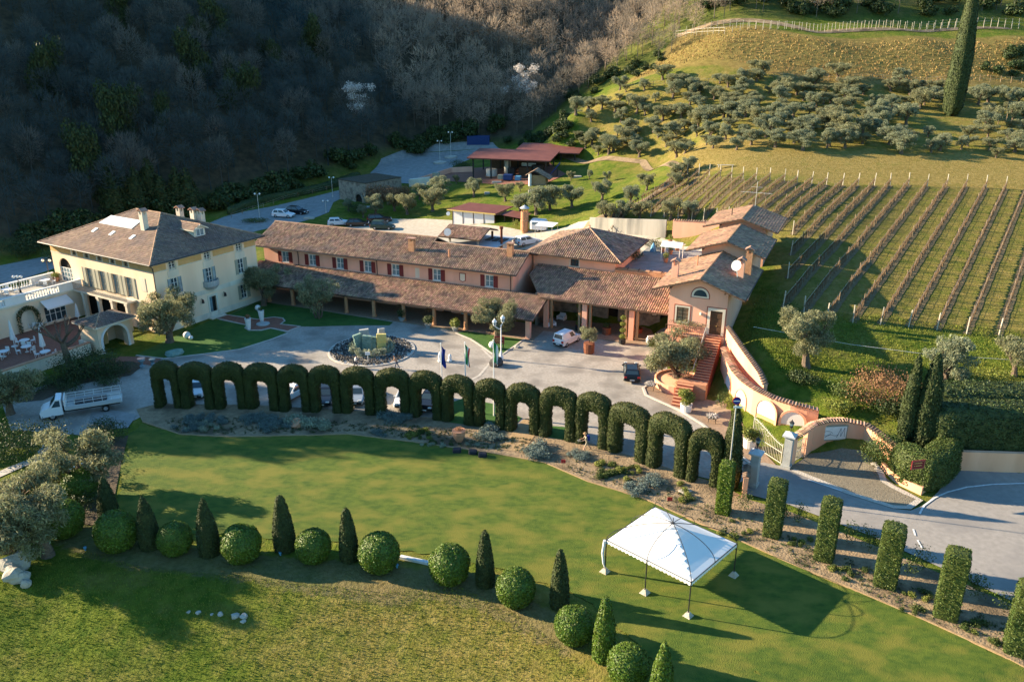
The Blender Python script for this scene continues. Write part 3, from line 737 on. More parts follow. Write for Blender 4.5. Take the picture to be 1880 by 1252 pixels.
for s0, s1 in ((0, 4.75), (6.15, 7.55), (8.98, 10.4), (11.8, 13.2), (14.6, 16.0), (17.5, 22.3)): mb = MB(FL); mb.box(s0 + .05, s1 - .05, .004, .022, 8.35, 9.25); mb.build('frieze', M['ochre'], VILLA)
for s0, s1 in ((0, 2.0), (3.8, 7.6), (9.4, 13.1), (14.9, 17)): mb = MB(FR); mb.box(s0 + .05, s1 - .05, .004, .022, 8.35, 9.25); mb.build('frieze', M['ochre'], VILLA)
mb = MB(FL); mb.box(0, 22.3, .0, .5, 9.3, 9.56); mb.box(0.03, 22.3, .002, .05, 8.22, 8.33); mb.box(0.03, 22.3, .002, .07, 3.85, 4.05)
mb.box(1.9, 2.95, .003, .05, 5.5, 7.3)
mb.tf = FR; mb.box(-.5, 17.5, 0, .5, 9.3, 9.56); mb.box(0, 17, .002, .05, 8.22, 8.33); mb.box(0, 17, .002, .06, 3.55, 4.15); mb.box(.02, 17, .002, .05, -.5, .8)
for s in (2.9, 8.5, 14.0): mb.box(s - .85, s + .85, .003, .04, 7.15, 8.0)
mb.build('cornice', M['cream'], VILLA)
for a, b in win_l: window(VILLA, FL, a, b, 8.4, 9.2, surround='cream', frame='wood')
for a, b in door_l: window(VILLA, FL, a, b, 4.2, 6.95, frame='shutter_grey', glass='glass_pale', shutters='shutter_grey', trans=2, shw=.78)
window(VILLA, FL, 18.1, 20.9, 4.2, 6.2, frame='white_paint', glass='glass_pale', mull=3, trans=2, label='tall arched glazed doors opening onto the terrace')
for a, b, c, d in hr[:3]: window(VILLA, FR, a, b, c, d, surround='cream', frame='white_paint', trans=2)
window(VILLA, FR, *hr[3], frame='white_paint', surround='cream', shutters='glass_pale', trans=2)
window(VILLA, FR, *hr[4], frame='white_paint', surround='cream', shutters='glass_pale', trans=3, label='tall window above the little rounded balcony')
window(VILLA, FR, *hr[5], frame='white_paint', surround='cream', shutters='shutter_grey', trans=2)
window(VILLA, FR, *hr[7], frame='white_paint', surround='cream', shutters='shutter_grey', trans=2)
window(VILLA, FR, *hr[8], frame='white_paint', surround='cream', shutters='shutter_grey', trans=2)
dm = MB(FR); dm.box(7.9, 8.42, -.14, -.08, .2, 2.95); dm.build('door', M['glass_pale'], VILLA)
dm = MB(FR); dm.box(7.62, 7.9, -.02, .05, .1, 3.2); dm.box(9.05, 9.33, -.02, .05, .1, 3.2); dm.box(7.9, 9.05, -.02, .05, 2.95, 3.2); dm.box(7.3, 9.7, .0, .9, -.2, .18); dm.build('door_surround', M['cream'], VILLA)
for s in (6.6, 10.4):
    lm = MB(FR); lm.box(s - .04, s + .04, .02, .3, 3.0, 3.06); lm.box(s - .14, s + .14, .2, .46, 2.5, 3.0, .05, .05); lm.build('wall_lantern', M['metal_dark'], VILLA)
bm = MB(FR)
for k in range(9):
    t0, t1 = math.pi * k / 9, math.pi * (k + 1) / 9
    A = [(8.48 + 1.25 * math.cos(t), .95 * math.sin(t)) for t in (t0, t1)]; Bq = [(8.48 + .85 * math.cos(t), .65 * math.sin(t)) for t in (t0, t1)]
    bm.quad((A[0][0], A[0][1], 4.55), (A[1][0], A[1][1], 4.55), (Bq[1][0], Bq[1][1], 4.1), (Bq[0][0], Bq[0][1], 4.1))
    bm.quad((A[0][0], A[0][1], 5.3), (A[1][0], A[1][1], 5.3), (A[1][0], A[1][1], 4.55), (A[0][0], A[0][1], 4.55))
    bm.tri((8.48, .02, 4.6), (A[0][0], A[0][1], 4.6), (A[1][0], A[1][1], 4.6))
    bm.quad((A[0][0] * .94 + .51, A[0][1] * .9, 5.3), (A[1][0] * .94 + .51, A[1][1] * .9, 5.3), (A[1][0], A[1][1], 5.3), (A[0][0], A[0][1], 5.3))
    bm.quad((A[0][0] * .94 + .51, A[0][1] * .9, 4.6), (A[1][0] * .94 + .51, A[1][1] * .9, 4.6), (A[1][0] * .94 + .51, A[1][1] * .9, 5.3), (A[0][0] * .94 + .51, A[0][1] * .9, 5.3))
bm.build('balcony', M['grey_stone'], VILLA)
tl, bd = MB(), MB(); PT = .42; ez = 9.62
E = [(-23.3, -.95, ez), (.95, -.95, ez), (.95, 17.95, ez), (-23.3, 17.95, ez)]; rz = ez + 9.45 * PT; R1 = (-8.5, 8.5, rz); R2 = (-13.85, 8.5, rz)
slope(tl, bd, [E[1], E[0], R2, R1], .34, .36, flat=True); slope(tl, bd, [E[2], E[1], R1], .34, .36, flat=True)
slope(tl, bd, [E[3], E[2], R1, R2], .34, .36, flat=True); slope(tl, bd, [E[0], E[3], R2], .34, .36, flat=True)
rf = bd.build('roof', M['cream'], VILLA); stuffpart(tl.build('roof_tiles', M['flat_tile'], rf))
rc = MB()
for a, b in ((E[1], R1), (E[2], R1), (E[0], R2), (E[3], R2), (R2, R1)): ridge_caps(rc, a, b, .12)
rc.build('ridge_tiles', M['ridge_tile'], rf)
gm = MB(); gm.tube((-23.3, -1.02, ez - .02), (1.0, -1.02, ez - .02), .09, n=6); gm.tube((1.03, -1.0, ez - .02), (1.03, 18, ez - .02), .09, n=6); gm.build('gutter', M['metal_dark'], VILLA)
pm = MB(); pm.path([(.95, -1.0, ez - .1), (.2, -.12, 8.9), (.1, -.12, -.3)], .06); pm.build('downpipe', M['metal_dark'], VILLA)
cm = MB(); a_, b_, c_, d_ = (-16.6, 6.3, 12.82), (-9.9, 6.3, 12.82), (-9.7, 4.5, 12.08), (-16.9, 4.5, 12.08)
cm.add([a_, b_, c_, d_] + [(x, y, z - .1) for x, y, z in (a_, b_, c_, d_)], [(0, 3, 2, 1), (4, 5, 6, 7), (0, 1, 5, 4), (1, 2, 6, 5), (2, 3, 7, 6), (3, 0, 4, 7)]); cm.build('roof_canopy', M['white_fabric'], VILLA)
for x in (-15.96, -12.1, -7.75):
    sm = MB(); zz = ez + (3.0 + .95) * PT; sm.add([(x - .3, 2.7, zz + .0), (x + .3, 2.7, zz + .0), (x + .3, 3.5, zz + .36), (x - .3, 3.5, zz + .36), (x - .3, 2.7, zz - .2), (x + .3, 2.7, zz - .2), (x + .3, 3.5, zz + .1), (x - .3, 3.5, zz + .1)], [(0, 1, 2, 3), (4, 5, 1, 0), (5, 6, 2, 1), (6, 7, 3, 2), (7, 4, 0, 3)]); sm.build('skylight', M['white_paint'], VILLA)
chimney(VILLA, -7.5, 5.0, 11.6, 14.7, .75, .75, 'cream')
chimney(VILLA, -9.9, 12.6, 11.0, 13.55, .8, .7, 'cream'); chimney(VILLA, -6.9, 12.6, 11.0, 13.6, .8, .7, 'cream'); chimney(VILLA, -5.9, 13.0, 11.0, 13.5, .8, .7, 'cream')
dq = MB(); dq.prism([(8.55, 10.9), (10.35, 10.9), (10.35, 12.0), (9.45, 12.45), (8.55, 12.0)], -6.2, -2.1)
dq.v = [(y, x, z) for x, y, z in dq.v]; do = dq.build('dormer', M['cream'], VILLA)
t2, b2 = MB(), MB(); slope(t2, b2, [(-1.7, 8.2, 11.95), (-6.6, 8.2, 11.95), (-6.6, 9.45, 12.6), (-1.7, 9.45, 12.6)], .3, .36, flat=True); slope(t2, b2, [(-1.7, 10.7, 11.95), (-6.6, 10.7, 11.95), (-6.6, 9.45, 12.6), (-1.7, 9.45, 12.6)], .3, .36, flat=True)
for q in t2.v: pass
b2.build('dormer_roof', M['cream'], do); stuffpart(t2.build('dormer_tiles', M['flat_tile'], do))
ridge_caps_mb = MB(); ridge_caps(ridge_caps_mb, (-1.7, 9.45, 12.6), (-6.6, 9.45, 12.6), .1); ridge_caps_mb.build('ridge_tiles', M['ridge_tile'], do)
window(do, fac((-2.1, 8.7), (0, 1), (1, 0)), .12, 1.38, 11.0, 12.0, frame='white_paint', glass='glass_pale', trans=0, n0=.05)
# loggia balcony along the sunny front
lm = MB(FL); lm.box(4.3, 16.4, .0, 1.5, 3.78, 4.02); lm.build('balcony_slab', M['cream'], VILLA)
for s in (4.8, 7.9, 10.9, 14.2):
    pm = MB(FL); pm.box(s - .22, s + .22, 1.0, 1.42, -.5, 3.78); pm.box(s - .3, s + .3, .95, 1.47, 3.45, 3.77); pm.build('pillar', M['cream'], VILLA)
rm = MB(FL); rm.box(4.4, 16.3, 1.40, 1.45, 4.95, 5.0)
for k in range(60): rm.box(4.4 + k * .2, 4.43 + k * .2, 1.41, 1.44, 4.03, 4.95)
rm.build('balcony_railing', M['metal_dark'], VILLA)

# ------------------------------------------------------------------ terrace wing on the left of the villa
WING = thing('terrace_wing', 'low yellow wing with white balustrades around its roof terrace', 'building', VO, R(-31))
FT = fac((-16.3, -.2), (0, -1), (1, 0))
mb = MB(FT); wall_face(mb, 0, 26, -2, 3.75, [(2.6, 5.6, .3, 2.5), (12.6, 15.6, .3, 2.5), (7.0, 9.0, .3, 3.0)]); spandrel(mb, 7.0, 9.0, 3.0)
mb.tf = None; mb.box(-22.9, -17.2, -26, -.5, -3, 3.7); mb.build('wall', M['yellow_plaster'], WING)
mb = MB(FT); mb.box(6.98, 9.02, -.3, -.222, .2, 3.1); mb.build('niche', M['cream'], WING)
mb = MB(); mb.box(-23.1, -16.1, -26, -.02, 3.76, 4.0); mb.build('terrace_floor', M['cream'], WING)
for sx, nm in ((-16.25, 'front'), (-22.75, 'back')):
    rl = MB(); rl.box(sx - .2, sx + .2, -26, -.1, 4.98, 5.14); rl.box(sx - .16, sx + .16, -26, -.1, 4.0, 4.16)
    runs = [(-.1, -3.4), (-7.9, -10.6), (-15.2, -18)]
    for a, b in runs: rl.box(sx - .13, sx + .13, b, a, 4.16, 4.98)
    rl.build('parapet', M['white_paint'], WING)
    k = -3.55
    while k > -22:
        if not any(b - .05 < k < a + .05 for a, b in runs):
            b1 = MB(); b1.lathe([(.07, 4.16), (.11, 4.3), (.1, 4.42), (.05, 4.6), (.05, 4.75), (.09, 4.98)], 6, (sx, k, 0)); b1.build('baluster', M['white_paint'], WING)
        k -= .36
for s0, s1 in ((2.6, 5.6), (12.6, 15.6)):
    window(WING, FT, s0, s1, .3, 2.5, frame='white_paint', glass='glass', mull=3, trans=1)
    am = MB(FT)
    nst = 10
    for k in range(nst):
        a = s0 - .35 + (s1 - s0 + .7) * k / nst; b = a + (s1 - s0 + .7) / nst
        am.quad((a, .04, 3.55), (b, .04, 3.55), (b, 1.45, 2.7), (a, 1.45, 2.7)); am.quad((a, 1.45, 2.7), (b, 1.45, 2.7), (b, 1.45, 2.5), (a, 1.45, 2.5))
    am.build('awning', M['white_fabric'], WING)
def small_pot_table(x, y, z, par=None): ...
pf = thing('patio_terrace', 'red brick patio with a low cream wall below the terrace wing', 'terrace', VO, R(-31))
mb = MB(); mb.box(-16.2, -1.9, -28, -9.2, -2.4, .06); mb.box(-16.2, -4.6, -9.2, -1.6, -2.4, .06); mb.build('floor', M['brick_paving'], pf)
mb = MB(); mb.box(-1.88, -1.5, -28, -9.0, -3, 1.45); mb.box(-3.6, -1.88, -9.2, -8.9, -3, 1.45); mb.build('wall', M['cream'], pf)
mb = MB(); mb.box(-1.98, -1.4, -28, -8.95, 1.45, 1.53); mb.build('coping', M['terracotta'], pf)

# arched garden gate with its own little roof
GP = thing('gate_pavilion', 'small yellow gate pavilion with a tall arch and hipped tile roof', 'gatehouse', VO, R(-31))
FG = fac((-.3, -8.6), (0, 1), (1, 0))
mb = MB(FG); wall_face(mb, 0, 4.6, -1.2, 3.55, [(.55, 3.85, -1.2, 3.15)], .9); spandrel(mb, .55, 3.85, 3.15)
mb.tf = fac((-.3, -8.6), (-1, 0), (0, -1)); wall_face(mb, 0, 3.7, -1.5, 3.55); mb.tf = fac((-4, -4), (1, 0), (0, 1)); wall_face(mb, 0, 3.7, -1.5, 3.55)
mb.tf = fac((-4, -4.0), (0, -1), (-1, 0)); wall_face(mb, 0, 4.6, -1.5, 3.55, [(1.2, 2.3, -.2, 2.5)], .2)
mb.build('wall', M['yellow_plaster'], GP)
mb = MB(FG)
for k in range(12):
    t0, t1 = math.pi * k / 12, math.pi * (k + 1) / 12; f = lambda r, t: (2.2 + r * math.cos(t), .06, 1.5 + r * math.sin(t))
    mb.quad(f(1.65, t0), f(1.95, t0), f(1.95, t1), f(1.65, t1)); mb.quad((f(1.95, t0)[0], .0, f(1.95, t0)[2]), (f(1.95, t1)[0], .0, f(1.95, t1)[2]), f(1.95, t1), f(1.95, t0))
mb.box(.25, .55, 0, .07, -1.2, 1.5); mb.box(3.85, 4.15, 0, .07, -1.2, 1.5); mb.build('arch_trim', M['white_paint'], GP)
tl, bd = MB(), MB(); E = [(-4.5, -9.1, 3.6), (.25, -9.1, 3.6), (.25, -3.5, 3.6), (-4.5, -3.5, 3.6)]; A, B = (-2.1, -6.8, 4.5), (-2.1, -5.8, 4.5)
slope(tl, bd, [E[0], E[1], A], .3, .36, flat=True); slope(tl, bd, [E[1], E[2], B, A], .3, .36, flat=True); slope(tl, bd, [E[2], E[3], B], .3, .36, flat=True); slope(tl, bd, [E[3], E[0], A, B], .3, .36, flat=True)
rf = bd.build('roof', M['cream'], GP); stuffpart(tl.build('roof_tiles', M['flat_tile'], rf)); rc = MB()
for a, b in ((E[0], A), (E[1], A), (E[2], B), (E[3], B)): ridge_caps(rc, a, b, .09)
rc.build('ridge_tiles', M['ridge_tile'], rf)
dm = MB(FG); dm.box(2.45, 3.0, -3.0, -2.9, -.6, 2.1); dm.build('lit_door', M['ochre'], GP)

# ------------------------------------------------------------------ the long house with its colonnade
LO = SW(-43, -1.45)
LONG = thing('long_house', 'long pink two storey house with red shutters and tiled colonnade roof', 'house', LO, R(-22.4))
FA = fac((0, 5.5), (1, 0), (0, -1)); LW = 41.0
ws = [3.9, 8.75, 13.6, 18.3, 22.9, 29.5, 37.5]
wl = [(s - .62, s + .62, 4.75, 6.35) for s in [-.4 + 1.0] if False] + [(s - .62, s + .62, 4.55, 6.15) for s in ws]
gd = [(6, 7.2, 0, 2.4), (11, 12, 1, 2.3), (20.4, 21.4, .9, 2.3), (25.0, 26.0, .9, 2.3), (30.3, 31.6, 0, 2.5), (33.0, 34.6, 0, 2.5)]
mb = MB(FA); wall_face(mb, 0, LW, -.5, 6.95, wl + gd); mb.tf = fac((LW, 5.5), (0, 1), (1, 0))
mb.quad((0, 0, -.5), (9, 0, -.5), (9, 0, 6.9), (0, 0, 6.9)); mb.tri((0, 0, 6.9), (9, 0, 6.9), (4.7, 0, 9.0))
mb.tf = fac((LW, 14.5), (-1, 0), (0, 1)); wall_face(mb, 0, LW, -.5, 6.95)
mb.tf = fac((0, 14.5), (0, -1), (-1, 0)); mb.quad((0, 0, -.5), (9, 0, -.5), (9, 0, 7), (0, 0, 7)); mb.tri((0, 0, 7), (9, 0, 7), (4.4, 0, 9.4))
mb.build('wall', M['pink_plaster'], LONG)
mb = MB(); mb.box(.4, LW - .4, 5.85, 14.2, -.4, 6.8); mb.build('interior', M['interior'], LONG)
for a, b, c, d in wl: window(LONG, FA, a, b, c, d, frame='white_paint', glass='glass_pale', surround='white_paint', sw=.09, shutters='shutter_red', trans=1)
for i, (a, b, c, d) in enumerate(gd):
    if c == 0: window(LONG, FA, a, b, c + .05, d, frame='wood_dark' if i != 5 else 'white_paint', glass='glass' if i != 5 else 'glass_pale', trans=1, name='door')
    else: window(LONG, FA, a, b, c, d, frame='wood_dark', trans=0)
mb = MB(FA); mb.box(26.1, 26.75, .004, .03, 4.6, 6.0); mb.build('panel', M['cream'], LONG)
mb = MB(FA); mb.prism([(33.0, 6.05), (34.0, 6.05), (34.0, 5.0), (33.5, 4.75), (33.0, 5.0)], .004, .05); sh = mb.build('shield', M['trim_red'], LONG)
mb = MB(FA); mb.prism([(33.12, 5.95), (33.88, 5.95), (33.88, 5.05), (33.5, 4.87), (33.12, 5.05)], .03, .07); mb.build('shield_face', M['cream'], sh)
tl, bd = MB(), MB(); xm = 27.3
slope(tl, bd, [(-1.2, 4.4, 6.9), (xm, 4.4, 6.9), (xm, 10.3, 9.35), (-1.2, 10.3, 9.35)], .29, .42)
slope(tl, bd, [(xm, 4.4, 6.9), (41.9, 4.4, 6.9), (41.9, 9.4, 8.85), (xm, 9.4, 8.85)], .29, .42)
slope(tl, bd, [(-1.2, 15.6, 7.0), (xm, 15.6, 7.0), (xm, 10.3, 9.35), (-1.2, 10.3, 9.35)], .29, .42); slope(tl, bd, [(xm, 15.2, 6.8), (41.9, 15.2, 6.8), (41.9, 9.4, 8.85), (xm, 9.4, 8.85)], .29, .42)
rf = bd.build('roof', M['roof_board'], LONG); stuffpart(tl.build('roof_tiles', M['coppo_dark'], rf)); rc = MB()
ridge_caps(rc, (-1.2, 10.3, 9.38), (xm, 10.3, 9.38), .14); ridge_caps(rc, (xm, 9.4, 8.88), (41.9, 9.4, 8.88), .14); rc.build('ridge_tiles', M['ridge_tile'], rf)
tl, bd = MB(), MB(); slope(tl, bd, [(-1.0, -.75, 2.78), (46.3, -.75, 2.78), (46.3, 5.46, 4.28), (-1.0, 5.46, 4.28)], .29, .42)
rf = bd.build('colonnade_roof', M['roof_board'], LONG); stuffpart(tl.build('roof_tiles', M['coppo'], rf))
for s in (.5, 4.6, 8.8, 13.2, 17.9, 22.4, 27.1, 31.8, 36.5, 40.9, 45.4):
    pm = MB()
    if s > 45: pm.box(s - .3, s + .3, -.3, .3, -.3, 2.62)
    else: pm.lathe([(.34, -.3), (.34, .25), (.27, .32), (.25, 2.3), (.33, 2.4), (.33, 2.62)], 10, (s, 0, 0))
    pm.build('column', M['pink_plaster'] if s > 45 else M['brick'], LONG)
mb = MB(); mb.box(-.5, 46, -.12, .12, 2.55, 2.75); mb.build('beam', M['wood_dark'], LONG)
mb = MB(); mb.box(-.8, 46.2, -.6, 5.5, -.5, .06); mb.build('floor', M['paving'], LONG)
gm = MB(); gm.tube((-1.2, 4.3, 6.85), (41.9, 4.3, 6.85), .08); gm.build('gutter', M['metal_dark'], LONG)
for s in (6.3, 19.9, 40.7): pipe(LONG, FA, s, 4.3, 6.85)
chimney(LONG, 24.9, 7.0, 7.6, 9.9, .85, .6, 'brick', False); chimney(LONG, 39.5, 8.2, 8.0, 10.3, .8, .65, 'brick', False)
mb = MB(); mb.tube((31.0, 6.6, 7.5), (31.0, 6.6, 8.9), .16, .16, 8); mb.build('chimney_pot', M['terracotta'], LONG)
for s in (19.5, 23.8, 28.4):
    bt = thing('wooden_chair', 'wooden chair with an arched back under the colonnade', 'chair', tuple(LONG.matrix_basis @ Vector((0, 0, 0))), 0, 'chairs under the colonnade')
    c, s_ = math.cos(R(-22.4)), math.sin(R(-22.4)); bt.location = (LO[0] + s * c - 4.6 * s_, LO[1] + s * s_ + 4.6 * c, .06); bt.rotation_euler = (0, 0, R(-22.4))
    q = MB(); q.box(-.3, .3, -.3, .3, .4, .47); q.build('seat', M['wood'], bt)
    q = MB(); q.prism([(-.34, .47), (.34, .47), (.34, .95), (.17, 1.2), (0, 1.27), (-.17, 1.2), (-.34, .95)], .26, .32); q.build('backrest', M['gold'], bt)
    for i in (-1, 1):
        for j in (-1, 1): q = MB(); q.box(i * .26 - .03, i * .26 + .03, j * .26 - .03, j * .26 + .03, 0, .4); q.build('leg', M['wood'], bt)

# ------------------------------------------------------------------ the portico and the hip-roofed house behind it (estate grid)
SITE = ((0, 100, 0), SA_)
PORT = thing('portico', 'deep open portico with stone back wall under a long striped tile roof', 'portico', *SITE)
tl, bd = MB(), MB(); slope(tl, bd, [(2.3, 4.0, 4.35), (20.95, 4.0, 4.35), (20.95, 12.0, 6.55), (-1.4, 12.0, 6.55), (-1.4, 9.0, 5.72)], .29, .42)
rf = bd.build('roof', M['roof_board'], PORT); stuffpart(tl.build('roof_tiles', M['coppo'], rf))
for a in (2.9, 8.3, 14.6, 20.6):
    pm = MB(); pm.box(a - .33, a + .33, 4.5, 5.15, -.3, 4.4); pm.build('pillar', M['orange_plaster'], PORT)
    for da in ((-.75, .75) if 5 < a < 18 else ((.75,) if a < 5 else (-.55,))):
        pm = MB(); pm.box(a + da - .15, a + da + .15, 4.65, 4.95, -.3, 4.4); pm.build('post', M['wood'], PORT)
mb = MB(); mb.box(2.3, 20.9, 4.6, 4.9, 4.1, 4.32); mb.build('beam', M['wood_dark'], PORT)
fb = fac((1.5, 10.4), (1, 0), (0, -1))
mb = MB(fb); wall_face(mb, 0, 19.6, -.3, 6.2, [(4.3, 6.0, 0, 2.9), (15.4, 18.6, 0, 3.4), (8.2, 9.6, 0, 2.9)], .35); mb.tf = None; mb.box(1.2, 1.5, 5.0, 10.4, -.3, 4.6); mb.build('back_wall', M['stone'], PORT)
mb = MB(); mb.box(1.6, 21, 10.9, 11.2, -.3, 5.5); mb.build('interior', M['interior'], PORT)
mb = MB(); mb.box(1.4, 20.9, 3.4, 10.5, -.4, .07); mb.build('floor', M['paving'], PORT)
mb = MB(fb); mb.box(14.2, 15.0, .01, .06, 1.7, 2.7); pc = mb.build('picture_frame', M['wood_dark'], PORT)
mb = MB(fb); mb.box(14.3, 14.9, .05, .08, 1.8, 2.6); mb.build('picture', M['cream'], pc)
HIP = thing('hip_roof_house', 'orange house with a pyramid tile roof rising behind the portico', 'house', *SITE)
fh = fac((-2.1, 12.2), (1, 0), (0, -1))
mb = MB(fh); wall_face(mb, 0, 12.0, 4, 8.05, [(5.55, 6.75, 6.75, 7.75)]); mb.tf = fac((9.9, 12.2), (0, 1), (1, 0)); wall_face(mb, 0, 12.4, 3, 8.05); mb.tf = fac((-2.1, 24.6), (0, -1), (-1, 0)); wall_face(mb, 0, 12.4, 0, 8.05)
mb.tf = fac((9.9, 24.6), (-1, 0), (0, 1)); wall_face(mb, 0, 12, 0, 8.05); mb.build('wall', M['orange_plaster'], HIP)
mb = MB(); mb.box(-1.8, 9.6, 12.6, 24.2, 3, 7.9); mb.build('interior', M['interior'], HIP)
window(HIP, fh, 5.55, 6.75, 6.75, 7.75, frame='wood_dark', surround='cream', sw=.13)
tl, bd = MB(), MB(); E = [(-3.2, 11.3, 8.1), (10.9, 11.3, 8.1), (10.9, 25.6, 8.1), (-3.2, 25.6, 8.1)]; A = (4.0, 18.4, 10.75)
for i in range(4): slope(tl, bd, [E[i], E[(i + 1) % 4], A], .3, .42)
rf = bd.build('roof', M['roof_board'], HIP); stuffpart(tl.build('roof_tiles', M['coppo_dark'], rf)); rc = MB()
for q in E: ridge_caps(rc, q, A, .13)
rc.build('ridge_tiles', M['ridge_tile'], rf)
mb = MB(); mb.lathe([(.12, 10.7), (.16, 10.9), (.06, 11.0), (.13, 11.15), (.02, 11.3)], 8, (4.0, 18.4, 0)); mb.build('finial', M['terracotta'], HIP)
TER = thing('roof_terrace', 'paved roof terrace with brick planter boxes along its orange edge', 'terrace', *SITE)
mb = MB(); mb.box(9.95, 20.9, 12.2, 30, 3, 6.15); mb.box(9.95, 20.9, 12.05, 12.19, 6.0, 6.9); mb.build('wall', M['orange_plaster'], TER)
mb = MB(); mb.box(9.97, 20.85, 12.35, 29.9, 6.16, 6.2); mb.build('floor', M['grey_gravel'], TER)
for k in range(6):
    a = 10.1 + k * 1.55; mb = MB(); mb.box(a, a + 1.42, 12.2, 12.9, 6.2, 7.15, -.04, -.04); mb.build('planter_box', M['brick'], TER)
    mb = MB(); mb.box(a + 1.43, a + 1.54, 12.25, 12.85, 6.2, 7.25); mb.build('divider', M['wood_dark'], TER)
mb = MB(); mb.box(9.9, 20.6, 11.9, 12.04, 6.5, 7.0); mb.build('edge_trim', M['brick'], TER)

# ------------------------------------------------------------------ three stepped gabled houses
def gable_house(name, label, a0, a1, b0, b1, zw, ae0, ae1, bf, bb, ze0, zr, ze1, am, zbase=0, front=(), shingle='shingle', ceil=None):
    H_ = thing(name, label, 'house', *SITE)
    f = fac((a0, b0), (1, 0), (0, -1)); w = a1 - a0
    def roofz(a): return ze0 + (zr - ze0) * (a - ae0) / (am - ae0) if a < am else ze1 + (zr - ze1) * (ae1 - a) / (ae1 - am)
    m = MB(f); wall_face(m, 0, w, zbase, zw, front)
    zl, zr_ = roofz(a0) - .12, roofz(a1) - .12
    m.add([(0, 0, zw), (w, 0, zw), (w, 0, zr_), (am - a0, 0, zr - .12), (0, 0, zl)], [(0, 1, 2, 3, 4)])
    m.tf = fac((a1, b0), (0, 1), (1, 0)); m.quad((0, 0, zbase), (b1 - b0, 0, zbase), (b1 - b0, 0, zr_), (0, 0, zr_))
    m.tf = fac((a0, b1), (0, -1), (-1, 0)); m.quad((0, 0, zbase), (b1 - b0, 0, zbase), (b1 - b0, 0, zl), (0, 0, zl))
    m.tf = fac((a1, b1), (-1, 0), (0, 1)); m.add([(0, 0, zbase), (w, 0, zbase), (w, 0, zl), (a1 - am, 0, zr - .12), (0, 0, zr_)], [(0, 1, 2, 3, 4)])
    m.build('wall', M['orange_plaster'], H_)
    t_, b_ = MB(), MB()
    slope(t_, b_, [(ae0, bf, ze0), (ae0, bb, ze0), (am, bb, zr), (am, bf, zr)], .42, .36, flat=True, thick=.16); slope(t_, b_, [(ae1, bb, ze1), (ae1, bf, ze1), (am, bf, zr), (am, bb, zr)], .42, .36, flat=True, thick=.16)
    r_ = b_.build('roof', M['roof_board'], H_); stuffpart(t_.build('roof_tiles', M[shingle], r_))
    c_ = MB(); ridge_caps(c_, (am, bf, zr), (am, bb, zr), .09); c_.build('ridge_tiles', M['shingle'], r_)
    e = MB()
    for aa, zz in ((a0 + .25, roofz(a0 + .25)), (a1 - .25, roofz(a1 - .25))): e.box(aa - .09, aa + .09, bf + .08, b0 - .01, zz - .4, zz - .19)
    e.build('rafter', M['wood_dark'], H_)
    g = MB(); g.tube((ae0 - .05, bf, ze0 - .03), (ae0 - .05, bb, ze0 - .03), .07); g.tube((ae1 + .05, bf, ze1 - .03), (ae1 + .05, bb, ze1 - .03), .07); g.build('gutter', M['metal_dark'], H_)
    return H_, f
GH, FGH = gable_house('gabled_house', 'orange gabled house with an arched attic window and outside stair', 20.75, 27.35, -2.1, 9.6, 8.6, 18.95, 29.3, -3.1, 10.6, 9.62, 11.35, 9.5, 24.25, -.3,
                      [(.95, 2.3, 5.85, 7.55), (4.8, 6.15, 4.75, 7.6), (1.2, 2.4, 1.3, 3.0), (3.5, 4.7, 0.1, 2.6)])
window(GH, FGH, .95, 2.3, 5.85, 7.55, frame='wood_dark', glass='wood', surround='cream', sw=.17, mull=1, trans=3)
window(GH, FGH, 1.2, 2.4, 1.3, 3.0, frame='wood_dark', surround='cream', sw=.17)
def door_leaf(par, F, s0, s1, z0, z1, m='wood_dark', sur=None):
    q = MB(F); q.box(s0, s1, -.16, -.1, z0, z1)
    for i in range(2):
        for j in range(3):
            x0 = s0 + .1 + i * (s1 - s0) / 2; q.box(x0, x0 + (s1 - s0) / 2 - .2, -.1, -.07, z0 + .15 + j * (z1 - z0) / 3.1, z0 + (z1 - z0) / 3.4 + j * (z1 - z0) / 3.1)
    d = q.build('door', M[m], par); q = MB(F); q.ball(((s0 + s1) / 2 + .08, -.05, z0 + 1.05), .045, 6, 4); q.build('handle', M['gold'], d)
    if sur:
        q = MB(F); q.box(s0 - .3, s0, -.02, .05, z0, z1 + .3); q.box(s1, s1 + .3, -.02, .05, z0, z1 + .3); q.box(s0, s1, -.02, .05, z1, z1 + .3); q.build('surround', M[sur], d)
    return d
door_leaf(GH, FGH, 4.8, 6.15, 4.75, 7.6, sur='cream'); door_leaf(GH, FGH, 3.5, 4.7, .1, 2.6)
q = MB(FGH)                                                     # red outlines around the openings
for s0, s1, z0, z1 in ((.72, 2.53, 5.62, 7.78), (4.44, 6.51, 4.7, 7.96), (.97, 2.63, 1.07, 3.23)):
    q.box(s0 - .07, s0, .0, .03, z0 - .07, z1 + .07); q.box(s1, s1 + .07, .0, .03, z0 - .07, z1 + .07); q.box(s0, s1, 0, .03, z1, z1 + .07); q.box(s0, s1, 0, .03, z0 - .07, z0)
q.build('red_outline', M['trim_red'], GH)
for rad, dep, mm, nm in ((1.08, .03, 'trim_red', 'arch_outline'), (.98, .05, 'cream', 'arch_surround'), (.75, .07, 'glass', 'arched_window')):
    q = MB(FGH); zb = 9.12 - (rad - .75) * .8; q.prism([(3.5 + rad * math.cos(math.pi * k / 16), 9.12 + rad * math.sin(math.pi * k / 16)) for k in range(17)] + ([(3.5 - rad, zb), (3.5 + rad, zb)] if rad > .8 else []), .004, dep); q.build(nm, M[mm], GH)
q = MB(FGH); q.ball((3.75, .1, 7.05), .16, 8, 6, 1.3); q.build('wall_lamp', M['cream'], GH)
